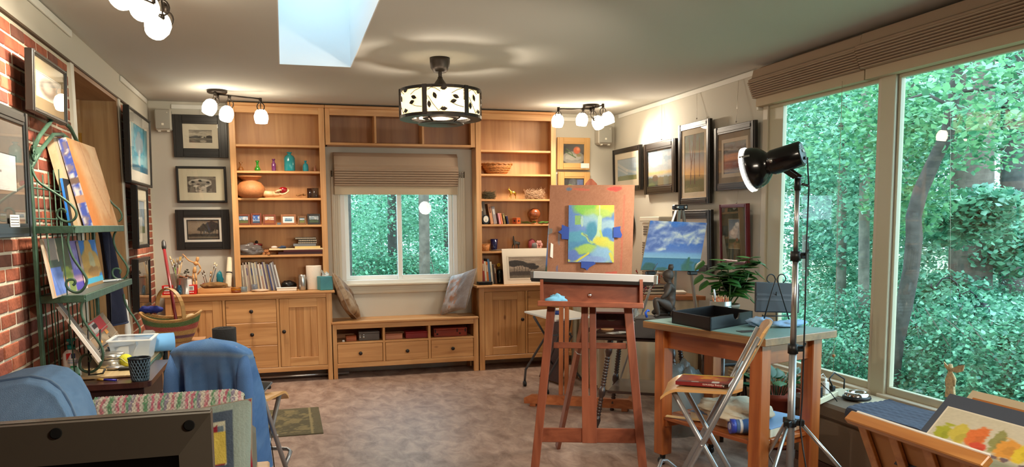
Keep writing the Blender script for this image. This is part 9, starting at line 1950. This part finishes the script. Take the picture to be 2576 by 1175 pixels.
for y_ in (2.1,1.55):
 MB().bar((XRk+.25,y_,.24),(2.52,y_,.80),.045,.02,up=(1,0,-.4),b=.002).build('back_post', m_rkz, pr2); MB().bar((XRk+.22,y_,.26),(XRk+.10,y_,0.0),.04,.025,b=.002).build('foot', m_rkz, pr2); MB().bar((XRk+.25,y_,.26),(XRk+.50,y_,0.0),.04,.025,b=.002).build('foot', m_rkz, pr2)
MB().bar((2.52,2.2,.79),(2.52,1.5,.79),.045,.02,up=(1,0,-.4),b=.002).build('back_rail', m_rk, pr2)
# leaning on the rack: card backing, blue print, matted painting
dl_ = Vector((.70,0,.715)).normalized()
def lean(p0, w, h, off, th, m, name, lab, cat, fn=None, **k):
 p0 = Vector(p0)+Vector((.715,0,-.70))*off; n_ = Vector((-.715,0,.70)); P_ = [p0,p0+Vector((0,-w,0)),p0+Vector((0,-w,0))+dl_*h,p0+dl_*h]; t = thing(name, lab, cat, (p0+P_[1])/2); MB().prism(P_,-n_*th).build('sheet', m, t); return t, P_, n_
tl_ = at(2390,990,X=2.47); bl_2 = tl_-dl_*.36
_, PB, nB = lean(bl_2+Vector((0,-.02,0)), .95, .43, .055, .010, mat((196,180,150),.7), 'hardboard_sheet','cream edged brown board leaning at the back of the print rack','board');
t3, PC, nC = lean(bl_2+Vector((0,-.30,0)), .22, .415, .030, .003, mat((24,44,100),.3,coat=.4), 'blue_print','shiny dark blue print peeping above the dark mat','art print')
t4, PD, nD = lean(bl_2+Vector((0,-.06,0)), .8, .39, .040, .004, mat((170,104,46),.6), 'brown_card','orange brown card between the dark mat and cream board','card')
t2, PA, nA = lean(bl_2, .80, .36, 0, .004, mat((72,80,94),.85), 'matted_painting','dark matted pastel painting of a row of autumn trees on the print rack','painting')
lp0 = lambda u, v, k=.0012: PA[0]+(PA[1]-PA[0])*u+(PA[3]-PA[0])*v+nA*k
def autumn(A):
 A.fill((206,200,176)); A.clouds((214,208,190),.3,1.1,3,3,.5,.2,.5,1); A.below(.35,.05,(176,180,150),3,3,.04); A.below(.41,.03,(120,130,110),5,4,.05,.5)
 for u,v,ru,rv,c_ in ((.08,.52,.055,.16,(170,176,50)),(.18,.54,.06,.18,(206,190,80)),(.285,.58,.06,.20,(226,120,60)),(.33,.44,.05,.08,(216,84,60)),(.40,.62,.035,.20,(150,150,90)),(.48,.56,.07,.18,(226,160,70)),(.57,.56,.05,.17,(226,200,60)),(.69,.55,.045,.2,(160,150,80)),(.82,.48,.07,.18,(220,190,80)),(.93,.46,.06,.18,(206,196,60))): A.blob(u,v+.05,ru,rv,c_,int(u*90),.5,18); A.blob(u+.02,v+.02,ru*.5,rv*.5,tuple(x_*.86 for x_ in c_),int(u*50),.7,22,.6)
 for u in (.05,.1,.15,.2,.26,.44,.5,.62,.66,.7,.78,.86,.9): A.blob(u,.41,.03,.035,(96,76,90),int(u*70),.6,20,.8)
 A.grain(8,60)
q = MB(); q.quad(lp0(.04,.155,.0008),lp0(.90,.155,.0008),lp0(.90,.845,.0008),lp0(.04,.845,.0008)); q.build('bevel_edge', mat((226,220,200),.7), t2)
art_sheet('painting_sheet', lp0(.05,.16), lp0(.89,.16), lp0(.89,.83), lp0(.05,.83), autumn, t2, 110, 70, painted(.7))
